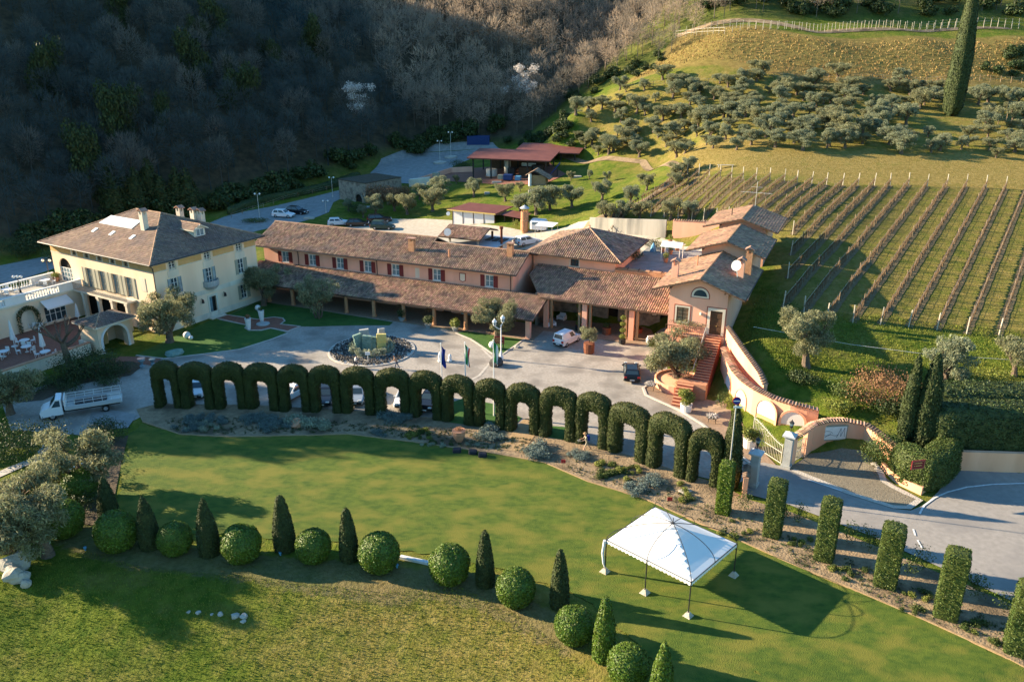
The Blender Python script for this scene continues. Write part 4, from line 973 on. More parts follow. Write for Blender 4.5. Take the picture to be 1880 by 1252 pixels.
q = MB(FGH); q.box(-.05, 4.35, 0, 1.05, 4.45, 4.7); q.build('balcony_slab', M['wall_plaster'], GH)
q = MB(FGH)
for k in range(20): q.box(.0 + k * .22, .04 + k * .22, .98, 1.02, 4.7, 5.55)
q.box(-.02, 4.3, .97, 1.03, 5.55, 5.61); q.build('balcony_railing', M['wood_dark'], GH)
chimney(GH, 20.6, .6, 9.9, 12.2, .75, .6, 'orange_plaster'); chimney(GH, 27.6, 3.9, 10.0, 12.3, .7, .6, 'orange_plaster'); chimney(GH, 28.1, 6.2, 9.9, 13.1, .75, .65, 'brick')
q = MB(); q.tube((22.3, 4.8, 10.6), (22.3, 4.8, 12.0), .1); q.build('flue', M['terracotta'], GH)
q = MB(); dirv = Vector((-.35, -.85, .35)).normalized(); cx = Vector((27.2, 2.9, 11.75)); q.tube((27.35, 3.2, 10.3), tuple(cx), .05)
a1 = dirv.orthogonal().normalized(); b1 = dirv.cross(a1)
for k in range(16):
    t0, t1 = 2 * math.pi * k / 16, 2 * math.pi * (k + 1) / 16; pt = lambda r, t, dd: tuple(cx + (a1 * math.cos(t) + b1 * math.sin(t)) * r + dirv * dd)
    q.tri(tuple(cx), pt(.3, t0, .03), pt(.3, t1, .03)); q.quad(pt(.3, t0, .03), pt(.62, t0, .16), pt(.62, t1, .16), pt(.3, t1, .03))
q.tube(tuple(cx), tuple(cx + dirv * .55), .03); q.build('satellite_dish', M['white_paint'], GH)
GH2, F2 = gable_house('gabled_house', 'second stepped orange gabled house between its two taller and lower neighbours', 21.6, 27.9, 10.7, 19.5, 10.4, 19.75, 29.5, 9.6, 20.6, 11.2, 12.8, 11.15, 24.75, 2)
GH3, F3 = gable_house('gabled_house', 'rearmost orange gabled house with the tall aerial on its roof', 21.6, 27.9, 21.9, 30.3, 11.2, 19.6, 29.5, 20.8, 31.4, 12.0, 13.45, 11.95, 24.7, 3)
q = MB(); q.tube((25.0, 30.5, 13), (25.0, 30.5, 17), .04); q.tube((24.2, 30.5, 16.2), (25.8, 30.5, 16.2), .025)
for k in range(7): q.tube((23.2 + k * .6, 30.1, 15.4), (23.2 + k * .6, 30.9, 15.4), .02)
q.tube((22.8, 30.5, 15.4), (27.2, 30.5, 15.4), .03); q.build('aerial', M['metal_pale'], GH3)
q = MB(); q.tube((22.6, 25.5, 12.8), (22.6, 25.5, 13.9), .07); q.build('flue', M['metal_dark'], GH3)
# outside stair: each step a part
ST = thing('outside_stair', 'terracotta stair climbing in two flights to the upper door', 'staircase', *SITE)
for k in range(17):
    z1 = 1.75 + (k + 1) * .176; b = -8.7 + k * .36; q = MB(); q.box(25.45, 27.1, b, b + .36, -.2, z1 - .045); q.m = 1; q.box(25.42, 27.12, b - .035, b + .325, z1 - .044, z1); q.build('step', [M['trim_red'], M['terracotta']], ST)
q = MB(); q.box(24.0, 27.1, -9.95, -8.76, -.2, 1.74); q.build('landing', M['terracotta'], ST)
for k in range(7):
    z1 = (k + 1) * .23; b = -12.6 + k * .38; q = MB(); q.box(24.1, 25.8, b, b + .38, -.2, z1 - .05); q.m = 1; q.box(24.07, 25.83, b - .035, b + .345, z1 - .049, z1); q.build('step', [M['trim_red'], M['terracotta']], ST)
q = MB(); q.path([(25.3, -8.7, 2.75), (25.3, -2.6, 5.75), (25.3, -2.4, 5.75)], .035)
for k in range(8): q.tube((25.3, -8.6 + k * .84, 1.8 + k * .41), (25.3, -8.6 + k * .84, 2.8 + k * .41), .02)
q.build('handrail', M['metal_pale'], ST)
# ------------------------------------------------------------------ retaining walls and the entrance
def wall_run(mb, pts, th, tops, zb=-.4):
    """wall of thickness th along world points with a top height for every point"""
    q = [Vector(p[:2]) for p in pts]; n = len(q); L_ = []; R_ = []
    for i in range(n):
        a, b = q[max(0, i - 1)], q[min(n - 1, i + 1)]; t = (b - a).normalized(); s = Vector((-t.y, t.x)) * th / 2; L_.append(q[i] + s); R_.append(q[i] - s)
    for i in range(n - 1):
        a, b, c, d = L_[i], L_[i + 1], R_[i + 1], R_[i]; za, zc = tops[i], tops[i + 1]
        mb.quad((d.x, d.y, zb), (c.x, c.y, zb), (c.x, c.y, zc), (d.x, d.y, za)); mb.quad((b.x, b.y, zb), (a.x, a.y, zb), (a.x, a.y, za), (b.x, b.y, zc)); mb.quad((a.x, a.y, za), (d.x, d.y, za), (c.x, c.y, zc), (b.x, b.y, zc))
    for k, s in ((0, 1), (n - 1, -1)): mb.quad((L_[k].x, L_[k].y, zb), (R_[k].x, R_[k].y, zb), (R_[k].x, R_[k].y, tops[k]), (L_[k].x, L_[k].y, tops[k]))
def wall_tiles(mb, pts, tops, w=.5, step=.24, lift=.03):
    for i in range(len(pts) - 1):
        a, b = Vector((*pts[i][:2], tops[i])), Vector((*pts[i + 1][:2], tops[i + 1])); d = b - a; n = max(1, int(d.length / step)); t = Vector((d.x, d.y, 0)).normalized(); s = Vector((-t.y, t.x, 0))
        for k in range(n):
            c = a + d * ((k + .5) / n) + Vector((0, 0, lift))
            for sg in (-1, 1): mb.tube(c + Vector((0, 0, .1)), c + s * sg * w + Vector((0, 0, -.08)), .085, .1, 5)
UW = thing('upper_wall', 'curving orange retaining wall above the niche wall beside the stair', 'wall')
up = [SW(27.7, -2.3), (24.4, 83.4), (24.75, 81.2), (25.15, 79.0), (25.45, 77.2), (25.6, 75.6)]; ut = [6.0, 5.9, 5.4, 4.9, 4.5, 3.75]
q = MB(); wall_run(q, up, .4, ut, -.3); q.build('wall', M['wall_plaster'], UW)
q = MB(); wall_tiles(q, up, ut, .32, .3); stuffpart(q.build('coping_tiles', M['flat_tile'], UW))
NW = thing('niche_wall', 'sweeping orange wall with four white painted arched niches and tiled top', 'wall')
npts = [(23.55, 84.5), (23.5, 82.2), (23.55, 79.6), (23.85, 77.2), (24.5, 75.2), (25.7, 73.4), (27.2, 72.3), (28.6, 71.7), (29.6, 71.4)]; ntop = [4.35, 4.0, 3.7, 3.6, 3.55, 3.45, 3.35, 3.2, 3.0]
q = MB(); wall_run(q, npts, .5, ntop, -.3); q.build('wall', M['wall_plaster'], NW)
q = MB(); wall_tiles(q, npts, ntop, .45, .27); stuffpart(q.build('coping_tiles', M['coppo'], NW))
def along(pts, dist):
    q = [Vector(p[:2]) for p in pts]
    for i in range(len(q) - 1):
        L2 = (q[i + 1] - q[i]).length
        if dist <= L2: t = (q[i + 1] - q[i]) / L2; return q[i] + t * dist, t
        dist -= L2
    return q[-1], (q[-1] - q[-2]).normalized()
for px, py, w, h in ((1341, 705, .95, 2.7), (1364, 735, .9, 2.5), (1409, 765, 1.15, 2.9), (1455, 778, 1.1, 2.5)):
    d = ray(px, py); best = min(range(0, 170), key=lambda k: abs(proj(*along(npts, k * .1)[0], 1.5)[0] - px))
    c, t = along(npts, best * .1); nrm = Vector((t.y, -t.x))
    if nrm.y > 0 and nrm.x > 0: nrm = -nrm
    F_ = fac((c.x + nrm.x * .25, c.y + nrm.y * .25), (t.x, t.y), (nrm.x, nrm.y))
    q = MB(F_); arc = [(w * math.cos(math.pi * k / 12), h - w + w * math.sin(math.pi * k / 12)) for k in range(13)]
    q.prism(arc + [(-w, .15), (w, .15)], -.02, .02); q.build('niche_panel', M['white_paint'], NW)
    q = MB(F_)
    for k in range(12):
        (x0, z0), (x1, z1) = arc[k], arc[k + 1]; g = 1.2
        o0, o1 = (x0 * g, (z0 - h + w) * g + h - w), (x1 * g, (z1 - h + w) * g + h - w)
        q.quad((x0, .10, z0), (o0[0], .10, o0[1]), (o1[0], .10, o1[1]), (x1, .10, z1)); q.quad((x0, .10, z0), (x1, .10, z1), (x1, 0, z1), (x0, 0, z0)); q.quad((o1[0], .10, o1[1]), (o0[0], .10, o0[1]), (o0[0], 0, o0[1]), (o1[0], 0, o1[1]))
    q.box(w, w * 1.2, 0, .1, .0, h - w); q.box(-w * 1.2, -w, 0, .1, .0, h - w); q.build('niche_arch', M['wall_plaster'], NW)
    q = MB(F_); q.prism([(x * .98, z) for x, z in arc[:1]] + [(w * .98, .2), (-w * .98, .2), (-w * .98, h * .42), (w * .98, h * .42)][0:4], .022, .03); q.build('painted_ground', M['ochre'], NW)
# forecourt wall with the monogram board
FWALL = thing('entrance_wall', 'low orange entrance wall around the forecourt with a tiled top', 'wall')
fp = [(25.2, 65.75), (26.2, 66.5), (28.0, 68.35), (29.7, 69.2), (31.4, 69.35), (33.1, 68.75), (34.0, 67.2), (34.6, 65.2)]; ft = [2.9, 2.95, 3.0, 3.0, 2.95, 2.8, 2.5, 2.2]
q = MB(); wall_run(q, [fp[0], (25.75, 66.15)], .4, [2.9, 2.92]); wall_run(q, [(27.05, 67.35)] + fp[2:], .4, [2.98] + ft[2:]); q.build('wall', M['wall_plaster'], FWALL)
q = MB(); wall_tiles(q, fp, ft, .42, .26); stuffpart(q.build('coping_tiles', M['coppo'], FWALL))
gq_ = MB()
for k in range(9): x = 25.8 + k * .15; y = 66.2 + k * .14; gq_.tube((x, y, .15), (x, y, 2.1), .022)
gq_.tube((25.8, 66.2, .2), (27.0, 67.3, .2), .03); gq_.tube((25.8, 66.2, 1.1), (27.0, 67.3, 1.1), .03); gq_.tube((25.8, 66.2, 2.1), (27.0, 67.3, 2.1), .03); gq_.build('foot_gate', M['gate_paint'], FWALL)
c = Vector((30.4, 69.02)); tdir = Vector((1, .09)).normalized(); FS = fac((c.x, c.y), (tdir.x, tdir.y), (tdir.y, -tdir.x))
SGN = thing('monogram_board', 'white framed board with a flourishing script monogram on the entrance wall', 'sign')
q = MB(FS); q.box(-1.25, 1.25, .02, .07, .95, 2.5); q.build('frame', M['shutter_grey'], SGN)
q = MB(FS); q.box(-1.12, 1.12, .07, .09, 1.07, 2.38); q.build('board', M['white_paint'], SGN)
q = MB(FS)
def stroke(mb, pts, r=.018, n=.1): mb.path([(x, n, z) for x, z in pts], r, 4)
stroke(q, [(-.75 + .5 * math.cos(t) * (1 - t * .06), 1.72 + .24 * math.sin(t)) for t in [k * .35 for k in range(19)]])
stroke(q, [(-.95 + k * .12, 1.3 + .16 * math.sin(k * .5) + k * .035) for k in range(12)])
stroke(q, [(.2, 1.25), (.38, 1.7), (.55, 2.22), (.58, 1.9), (.6, 1.35), (.75, 1.8), (.92, 2.25), (.93, 1.8), (.96, 1.35), (1.03, 1.3)])
q.build('lettering', M['ink'], SGN)
for (px, py), lab in (((1443, 858), 'grey gate pillar with a lantern on the entrance wall side'), ((1382, 892), 'grey gate pillar with a lantern beside the tall cypress')):
    x, y, z = PZ(px, py); T_ = thing('gate_pillar', lab, 'gate pillar', (x, y, 0), R(-32))
    q = MB(); q.box(-.42, .42, -.42, .42, -.3, .35); q.box(-.34, .34, -.34, .34, .35, 3.1); q.build('shaft', M['grey_stone'], T_)
    q = MB(); q.box(-.42, .42, -.42, .42, 3.1, 3.22); q.box(-.56, .56, -.56, .56, 3.22, 3.34); q.box(-.5, .5, -.5, .5, 3.34, 3.62, .42, .42); q.build('cap', M['slate_panel'], T_)
    q = MB(); q.tube((0, 0, 3.6), (0, 0, 4.0), .04); q.lathe([(.1, 4.0), (.13, 4.05), (.21, 4.5), (.25, 4.52), (.06, 4.72), (.02, 4.85)], 6); lt = q.build('lantern', M['metal_dark'], T_)
    q = MB(); q.lathe([(.12, 4.07), (.2, 4.47)], 6); q.v = [(x * 1.06, y * 1.06, z) for x, y, z in q.v]; q.build('lantern_glass', M['glass_pale'], lt)
GW = thing('gate_wall', 'short orange wall stub beside the tall cypress at the gate', 'wall')
q = MB(); wall_run(q, [(20.3, 62.2), (19.7, 60.2)], .4, [2.1, 2.0]); q.build('wall', M['wall_plaster'], GW)
q = MB(); wall_tiles(q, [(20.3, 62.2), (19.7, 60.2)], [2.1, 2.0], .3, .25); stuffpart(q.build('coping_tiles', M['flat_tile'], GW))
# open leaf of the driveway gate, every bar a part
GT = thing('driveway_gate', 'pale iron driveway gate leaf with scrolls standing open', 'gate')
g0, g1 = Vector((24.55, 65.95, 0)), Vector((22.9, 69.6, 0)); dv = (g1 - g0); n = 19
for k in range(n + 1):
    p = g0 + dv * (k / n); t = k / n; top = 2.15 + 1.0 * (t * t * (3 - 2 * t)); q = MB(); q.tube((p.x, p.y, .12), (p.x, p.y, top), .045 if k in (0, n) else .02, n=5); q.build('bar', M['gate_paint'], GT)
q = MB()
for zz in (.2, 1.25): q.tube((g0.x, g0.y, zz), (g1.x, g1.y, zz), .035)
q.path([tuple(g0 + dv * (k / 12) + Vector((0, 0, 1.95 + 1.0 * ((k / 12) ** 2 * (3 - 2 * k / 12))))) for k in range(13)], .035); q.build('rail', M['gate_paint'], GT)
q = MB()
for k in range(3):
    c0 = g0 + dv * (.5 + .2 * k); zz = 2.25 + .32 * k
    q.path([tuple(c0 + dv.normalized() * (.05 + .035 * i) * math.cos(i * .7) + Vector((0, 0, zz + (.05 + .03 * i) * math.sin(i * .7)))) for i in range(12)], .02, 4)
q.build('scrollwork', M['gate_paint'], GT)
# right-hand road wall and the hedge planter
RW = thing('road_wall', 'long orange wall under the dark hedge beside the asphalt road', 'wall')
q = MB(); wall_run(q, [(38.2, 64.3), (40, 64.75), (46, 64.35), (62, 63), (90, 60)], .4, [1.9, 2.1, 2.1, 2.1, 2.1]); q.build('wall', M['wall_plaster'], RW)
PLN = thing('hedge_planter', 'low orange planter wall wrapping the clipped hedge at the corner', 'planter')
q = MB(); pp = [PZ(1618, 862)[:2], PZ(1648, 888)[:2], PZ(1690, 908)[:2], PZ(1704, 896)[:2], PZ(1735, 880)[:2]]; wall_run(q, [(p[0], p[1]) for p in pp], .25, [.75] * 5); q.build('wall', M['wall_plaster'], PLN)
CW = thing('concrete_wall', 'stained pale concrete retaining wall behind the roof terrace', 'wall')
cpts = [P(1083, 424), P(1150, 430), P(1222, 437)]; q = MB(); wall_run(q, cpts, .35, [cpts[0][2] + 2.35, cpts[1][2] + 2.6, cpts[2][2] + 3.0], 2); q.build('wall', M['concrete'], CW)
OW = thing('yard_wall', 'plain orange yard wall with tiled top beside the rearmost gabled house', 'wall')
op = [P(1234, 437), SW(20.2, 38.5)]; q = MB(); wall_run(q, op, .35, [8.6, 9.0], 2); q.build('wall', M['orange_plaster'], OW); q = MB(); wall_tiles(q, op, [8.6, 9.0], .25, .4); stuffpart(q.build('coping_tiles', M['coppo'], OW))
# ------------------------------------------------------------------ foliage kit
nr = np.random.RandomState(5)
def unit(v): return v / np.maximum(1e-9, np.linalg.norm(v, axis=1))[:, None]
def leaf_quads(C, Nn, size, aspect=.5, up=None, jit=.6, bend=0.0):
    """one small quad for every centre, turned about its normal; returns verts (n*4,3)"""
    n = len(C)
    nn = unit(Nn + nr.normal(0, jit, (n, 3)))
    t = nr.normal(0, 1, (n, 3)) if up is None else np.tile(np.array(up, float), (n, 1)) + nr.normal(0, .35, (n, 3))
    a = unit(t - nn * (t * nn).sum(1)[:, None]); b = np.cross(nn, a)
    s = (size * nr.uniform(.6, 1.3, n))[:, None]
    A, B = a * s, b * s * aspect
    return np.stack([C - A * .5, C + B * .5 - A * .05, C + A * .5 + nn * s * bend, C - B * .5 - A * .05], 1).reshape(-1, 3)
def merge(name, parts):
    """parts: list of (verts, faces(k), material index); faces arrays of quads or triangles"""
    me = bpy.data.meshes.new(name); V = []; F = []; Mi = []; o = 0
    for v, f, mi in parts:
        v = np.asarray(v, float); V.append(v); F.append((np.asarray(f) + o)); Mi.append(np.full(len(f), mi)); o += len(v)
    V = np.concatenate(V); loops = np.concatenate([f.ravel() for f in F]); tot = np.concatenate([np.full(len(f), f.shape[1]) for f in F]); st = np.concatenate([[0], np.cumsum(tot)[:-1]])
    me.vertices.add(len(V)); me.vertices.foreach_set('co', V.astype(np.float32).ravel())
    me.loops.add(len(loops)); me.loops.foreach_set('vertex_index', loops.astype(np.int32))
    me.polygons.add(len(tot)); me.polygons.foreach_set('loop_start', st.astype(np.int32))
    try: me.polygons.foreach_set('loop_total', tot.astype(np.int32))
    except Exception: pass
    me.polygons.foreach_set('material_index', np.concatenate(Mi).astype(np.int32))
    me.update(calc_edges=True)
    return me
def quads(n): return np.arange(n * 4).reshape(-1, 4)
def mbpart(mb, mi):
    """triangulate an MB into a merge part"""
    T = []
    for f in mb.f:
        for i in range(1, len(f) - 1): T.append((f[0], f[i], f[i + 1]))
    return (np.array(mb.v, float), np.array(T), mi)
def setmats(me, *ms):
    for m in ms: me.materials.append(M[m])
    return me
def surface_leaves(V, Q, n, size, aspect=.55, up=None, jit=.5, lift=.04):
    """leaf quads scattered over a hull made of quads"""
    V = np.asarray(V, float); Q = np.asarray(Q)
    A, B, C_, D_ = V[Q[:, 0]], V[Q[:, 1]], V[Q[:, 2]], V[Q[:, 3]]
    nrm = np.cross(C_ - A, D_ - B); ar = np.linalg.norm(nrm, axis=1) / 2; nrm = unit(nrm)
    k = nr.choice(len(Q), n, p=ar / ar.sum()); u, v = nr.rand(n, 1), nr.rand(n, 1)
    P_ = (A[k] * (1 - u) + B[k] * u) * (1 - v) + (D_[k] * (1 - u) + C_[k] * u) * v
    N_ = nrm[k]
    return P_ + N_ * nr.uniform(-.02, lift, (n, 1)), N_
def revolve(prof, n=20):
    V = []; Q = []
    for r, z in prof:
        for i in range(n): t = 2 * math.pi * i / n; V.append((r * math.cos(t), r * math.sin(t), z))
    for k in range(len(prof) - 1):
        for i in range(n): j = (i + 1) % n; Q.append((k * n + i, k * n + j, (k + 1) * n + j, (k + 1) * n + i))
    return np.array(V), np.array(Q)
def wobble(V, amp, f):
    d = np.sin(V[:, 0] * f + 1.3) * np.sin(V[:, 1] * f * 1.1 + .4) * np.sin(V[:, 2] * f * .9 + 2) + .5 * np.sin(V[:, 0] * f * 2.3 + V[:, 2] * f * 1.7)
    c = V.mean(0); o = V - c; o[:, 2] *= .5; return V + unit(o + 1e-6) * (d * amp)[:, None]
def topiary_mesh(name, prof, n, size, ms, seg=22, amp=.05, aspect=.55, up=None, jit=.5, lift=.05):
    V, Q = revolve(prof, seg); V = wobble(V, amp, 2.2)
    C, N_ = surface_leaves(V, Q, n, size, lift=lift)
    L = leaf_quads(C, N_, size, aspect, up, jit)
    me = merge(name, [(V * np.array([.985, .985, .99]), Q, 0), (L, quads(n), 0)])
    return setmats(me, *ms)
def hull_mesh(name, V, Q, n, size, ms, aspect=.55, up=None, jit=.5, lift=.05):
    C, N_ = surface_leaves(V, Q, n, size, lift=lift); L = leaf_quads(C, N_, size, aspect, up, jit)
    return setmats(merge(name, [(V, Q, 0), (L, quads(n), 0)]), *ms)
def rbox_hull(x, y, z0, z1, nx=8, ny=8, nz=10, r=.12):
    """closed box hull as quads with slightly rounded edges"""
    V = []; Q = []
    def face(f, a, b):
        o = len(V)
        for i in range(a + 1):
            for j in range(b + 1): V.append(f(i / a, j / b))
        for i in range(a):
            for j in range(b): p = o + i * (b + 1) + j; Q.append((p, p + b + 1, p + b + 2, p + 1))
    face(lambda u, v: (x * (2 * u - 1), -y, z0 + (z1 - z0) * v), nx, nz); face(lambda u, v: (x * (1 - 2 * u), y, z0 + (z1 - z0) * v), nx, nz)
    face(lambda u, v: (x, y * (2 * u - 1), z0 + (z1 - z0) * v), ny, nz); face(lambda u, v: (-x, y * (1 - 2 * u), z0 + (z1 - z0) * v), ny, nz)
    face(lambda u, v: (x * (2 * u - 1), y * (2 * v - 1), z1), nx, ny)
    V = np.array(V); c = np.array([0, 0, (z0 + z1) / 2]); h = np.array([x, y, (z1 - z0) / 2]); q = (V - c) / h
    s = (np.abs(q) ** 22).sum(1) ** (1 / 22.0); V2 = c + h * q / s[:, None]; V2[:, 2] = np.where(V[:, 2] <= z0 + 1e-6, z0, V2[:, 2]); return V2, np.array(Q)
def blob_leaves(blobs, n, size, aspect, inner=.45, up=None, droop=0.0):
    """leaf quads through the volume of several ellipsoids (x,y,z,rx,rz), denser towards their skin"""
    B = np.array(blobs, float); w = B[:, 3] ** 2 * B[:, 4] ** .5; k = nr.choice(len(B), n, p=w / w.sum())
    d = unit(nr.normal(0, 1, (n, 3))); r = nr.uniform(inner ** 2, 1.0, n) ** .5 * nr.uniform(.85, 1.12, n)
    C = B[k, :3] + d * r[:, None] * np.stack([B[k, 3], B[k, 3], B[k, 4]], 1)
    return C, d
def limb(mb, p, d, L, r, depth, tips, spread=.6, up=.25, seg=3, sides=5, kids=2):
    p = Vector(p); d = Vector(d).normalized(); pts = [p.copy()]
    for k in range(seg):
        d = (d + Vector((rnd.uniform(-1, 1), rnd.uniform(-1, 1), rnd.uniform(-.6, 1))) * .16 + Vector((0, 0, up * .2))).normalized()
        p = p + d * (L / seg); pts.append(p.copy())
    mb.path(pts, r, sides, r * .55)
    if depth == 0: tips.append((p, d)); return
    for k in range(kids + (rnd.random() < .4)):
        a = Vector((rnd.uniform(-1, 1), rnd.uniform(-1, 1), rnd.uniform(-.2, .6)))
        limb(mb, pts[-1 - (k % 2)], d + a * spread, L * rnd.uniform(.6, .85), r * .55, depth - 1, tips, spread, up, max(2, seg - 1), max(3, sides - 1), kids)

# ---- olive trees: trunk and a crown of loose leaf clumps
def olive_variant(i, leaf='olive_leaf', h=1.0, n=5200, lean=0.0, multi=False, size=.30):
    mb = MB(); tips = []
    if multi:
        for k in range(4): a = k * 1.6 + .3; limb(mb, (.25 * math.cos(a), .25 * math.sin(a), -.1), (.32 * math.cos(a), .32 * math.sin(a), 1), 2.0, .12, 2, tips, .7, .2)
    else:
        mb.tube((0, 0, -.3), (.05, 0, .25), .42, .27, 8); mb.tube((.05, 0, .25), (.1 + lean * .3, .05, .9), .27, .22, 8)
        for k in range(3): a = k * 2.1 + i; limb(mb, (.1 + lean * .3, .05, .85), (.6 * math.cos(a) + lean, .6 * math.sin(a), 1), 1.35, .17, 2, tips, .75, .15)
    rr = random.Random(i * 11 + 3)
    blobs = [(p.x * 1.12, p.y * 1.12, p.z + .1, rr.uniform(.5, .95), rr.uniform(.4, .75)) for p, d in tips]
    blobs += [(rr.uniform(-1.2, 1.2) + lean, rr.uniform(-1.2, 1.2), rr.uniform(2.1, 3.3), rr.uniform(.6, 1.0), rr.uniform(.4, .7)) for _ in range(6)]
    blobs = [(x * rr.uniform(.85, 1.15), y * rr.uniform(.85, 1.15), min(z, 3.9), a * .8, b * .85) for x, y, z, a, b in blobs]
    for _ in range(11): a_, r_ = rr.uniform(0, 6.28), 1.55 * math.sqrt(rr.random()); blobs.append((r_ * math.cos(a_) + lean * .6, r_ * math.sin(a_), rr.uniform(1.25, 2.7), rr.uniform(.35, .7), rr.uniform(.3, .6)))
    C, d = blob_leaves(blobs, n, size, .28)
    L = leaf_quads(C, d * .4, size, .26, up=(0, 0, .5), jit=.9)
    sprig = []
    tr = mb.mesh('olive_trunk', M['bark'])
    cr = setmats(merge('olive_crown', [(L, quads(n), 0)]), leaf)
    return tr, cr
def tree_thing(name, label, cat, loc, tr, cr, rz=0, s=1, group=None, sz=None):
    t = thing(name, label, cat, loc, rz, group); t.scale = (s, s, sz or s)
    link('trunk', tr, t); link('crown', cr, t); return t
OLV = [olive_variant(i, 'olive_leaf' if i % 2 else 'olive_leaf_grey', n=6000) for i in range(5)]
OLV_BIG = [olive_variant(10 + i, 'olive_leaf', n=15000, size=.22) for i in range(3)]
OLV_MULTI = olive_variant(20, 'olive_leaf', n=8000, multi=True, size=.24)
def olive_at(px, py, h, label, group=None, var=None, big=True, wide=1.0, cat='olive tree', name='olive_tree'):
    x, y, z = P(px, py); tr, cr = var or (OLV_BIG[rnd.randrange(3)] if big else OLV[rnd.randrange(5)])
    s = h / 4.0
    t = tree_thing(name, label, cat, (x, y, z), tr, cr, rnd.uniform(0, 6.28), s * wide, group, s); return t
olive_at(311, 629, 6.3, 'large spreading olive tree on the lawn in front of the villa', wide=1.15)
olive_at(484, 561, 5.6, 'dark olive tree in the corner between villa and long house', wide=1.1)
olive_at(585, 584, 5.0, 'many stemmed olive tree on the shaded lawn before the colonnade', var=OLV_MULTI, wide=1.0)
olive_at(913, 622, 4.9, 'round golden lit olive tree on the small lawn beside the white lamp post', wide=1.2)
olive_at(1240, 706, 5.4, 'broad olive tree in the raised bed hiding the ground floor of the gabled house', wide=1.45)
olive_at(1480, 672, 5.8, 'big grey olive tree on the grass below the vine rows', wide=1.05)
olive_at(1735, 712, 5.2, 'olive tree just behind the pair of entrance cypresses', wide=.95, var=OLV[0])
olive_at(1862, 690, 4.2, 'pale olive tree at the right edge above the dark hedge', big=False)
olive_at(88, 1020, 5.6, 'big leaning silver olive tree above the white boulder bank', wide=1.08, var=olive_variant(31, 'olive_leaf', n=13000, lean=-.5, size=.22))
olive_at(150, 905, 5.6, 'sunlit silver olive tree behind the parked flatbed truck', wide=1.25, var=olive_variant(33, 'olive_leaf', n=13000, size=.22))
olive_at(20, 760, 5.0, 'shaded olive tree at the left edge beside the truck', wide=1.2)
olive_at(15, 1010, 6.0, 'half cropped olive tree at the lower left edge', wide=1.1)
# olive trees on the rear lawn and along the track
mid = [(690, 396, 4.2), (725, 388, 3.8), (771, 366, 3.4), (748, 394, 4.4), (809, 366, 4.6), (795, 388, 5.0), (640, 388, 2.6), (667, 400, 2.6), (870, 362, 3.9), (928, 370, 3.8), (955, 392, 3.6), (985, 394, 5.2), (1010, 386, 4.6), (1050, 381, 4.2), (1105, 368, 3.8), (1158, 376, 3.4), (1187, 350, 3.2), (1231, 402, 3.4), (1113, 408, 3.6), (1174, 404, 3.3), (1143, 404, 3.2), (1265, 402, 3.0), (1240, 346, 3.0), (1241, 330, 3.2), (1262, 318, 3.0)]
for x, y, h in mid: olive_at(x, y, h, 'olive tree on the rear lawn between the yard, the barn and the track', 'olive trees on the rear lawn', big=False, wide=1.05)
for i, (x, y) in enumerate(((880, 345), (1048, 332), (1082, 330), (1114, 333), (838, 338), (955, 352), (1093, 352))): olive_at(x, y, 2.1, 'spindly young olive tree on the bright lawn in front of the barn', 'young olive trees by the barn', big=False, wide=.8, name='young_olive_tree')
# the olive grove on the hillside
grove = [P(*p)[:2] for p in ((1030, 235), (1075, 188), (1150, 158), (1300, 155), (1690, 158), (1900, 190), (1900, 292), (1500, 284), (1270, 284), (1200, 292), (1110, 285), (1030, 268))]
gx0, gx1 = min(p[0] for p in grove), max(p[0] for p in grove); gy0, gy1 = min(p[1] for p in grove), max(p[1] for p in grove)
gi = 0; used = []
xs_, ys_ = np.meshgrid(np.arange(gx0, gx1, 4.4), np.arange(gy0, gy1, 4.2))
for x, y in zip(xs_.ravel(), ys_.ravel()):
    x += rnd.uniform(-1.9, 1.9); y += rnd.uniform(-1.9, 1.9)
    if not bool(inside(grove, [x], [y])[0]) or rnd.random() < .13: continue
    z = G(x, y); q = proj(x, y, z + 1)
    if q[0] > 1905 or (1690 < q[0] < 1800 and q[1] > 185 and rnd.random() < .6): continue
    tr, cr = OLV[rnd.randrange(5)]; h = rnd.uniform(.5, 1.08); gi += 1
    tree_thing('olive_tree', 'silver green olive tree in the grove on the terraced hillside', 'olive tree', (x, y, z), tr, cr, rnd.uniform(0, 6.28), h * rnd.uniform(1.0, 1.4), 'olive trees of the hillside grove', h * rnd.uniform(.75, 1.05))
print('grove', gi)

# ---- clipped box balls and cones along the lawn
def sup(r, n=14, sq=1.0): return [(max(.02, r * abs(math.sin(math.pi * k / n)) ** .85), r - r * math.cos(math.pi * k / n)) for k in range(n + 1)]
BALL = [topiary_mesh('box_ball_foliage', sup(1.45), 5200, .15, ['box_leaf'], amp=.05 + .02 * i, jit=.65, lift=.09, aspect=.6) for i in range(3)]
balls = [(218, 1014, 78, 'third clipped box ball from the left, wide, between two leaning cones'), (325, 1020, 64, 'small clipped box ball between the second and third cones'), (447, 1034, 74, 'clipped box ball just right of the leaning third cone'), (577, 1034, 66, 'clipped box ball just right of the blunt tall cone'),
         (697, 1052, 77, 'sunlit box ball at the left end of the white edging'), (826, 1074, 77, 'box ball at the right end of the white edging'), (947, 1114, 74, 'box ball between the two slim cones near the dry bank'), (1054, 1182, 74, 'box ball left of the pale upright cone at the bottom'), (1152, 1256, 79, 'lowest box ball at the bottom edge of the lawn'),
         (150, 924, 64, 'dark box ball beside the brown bed at upper left'), (122, 988, 72, 'shaded box ball half hidden behind the leaning olive')]
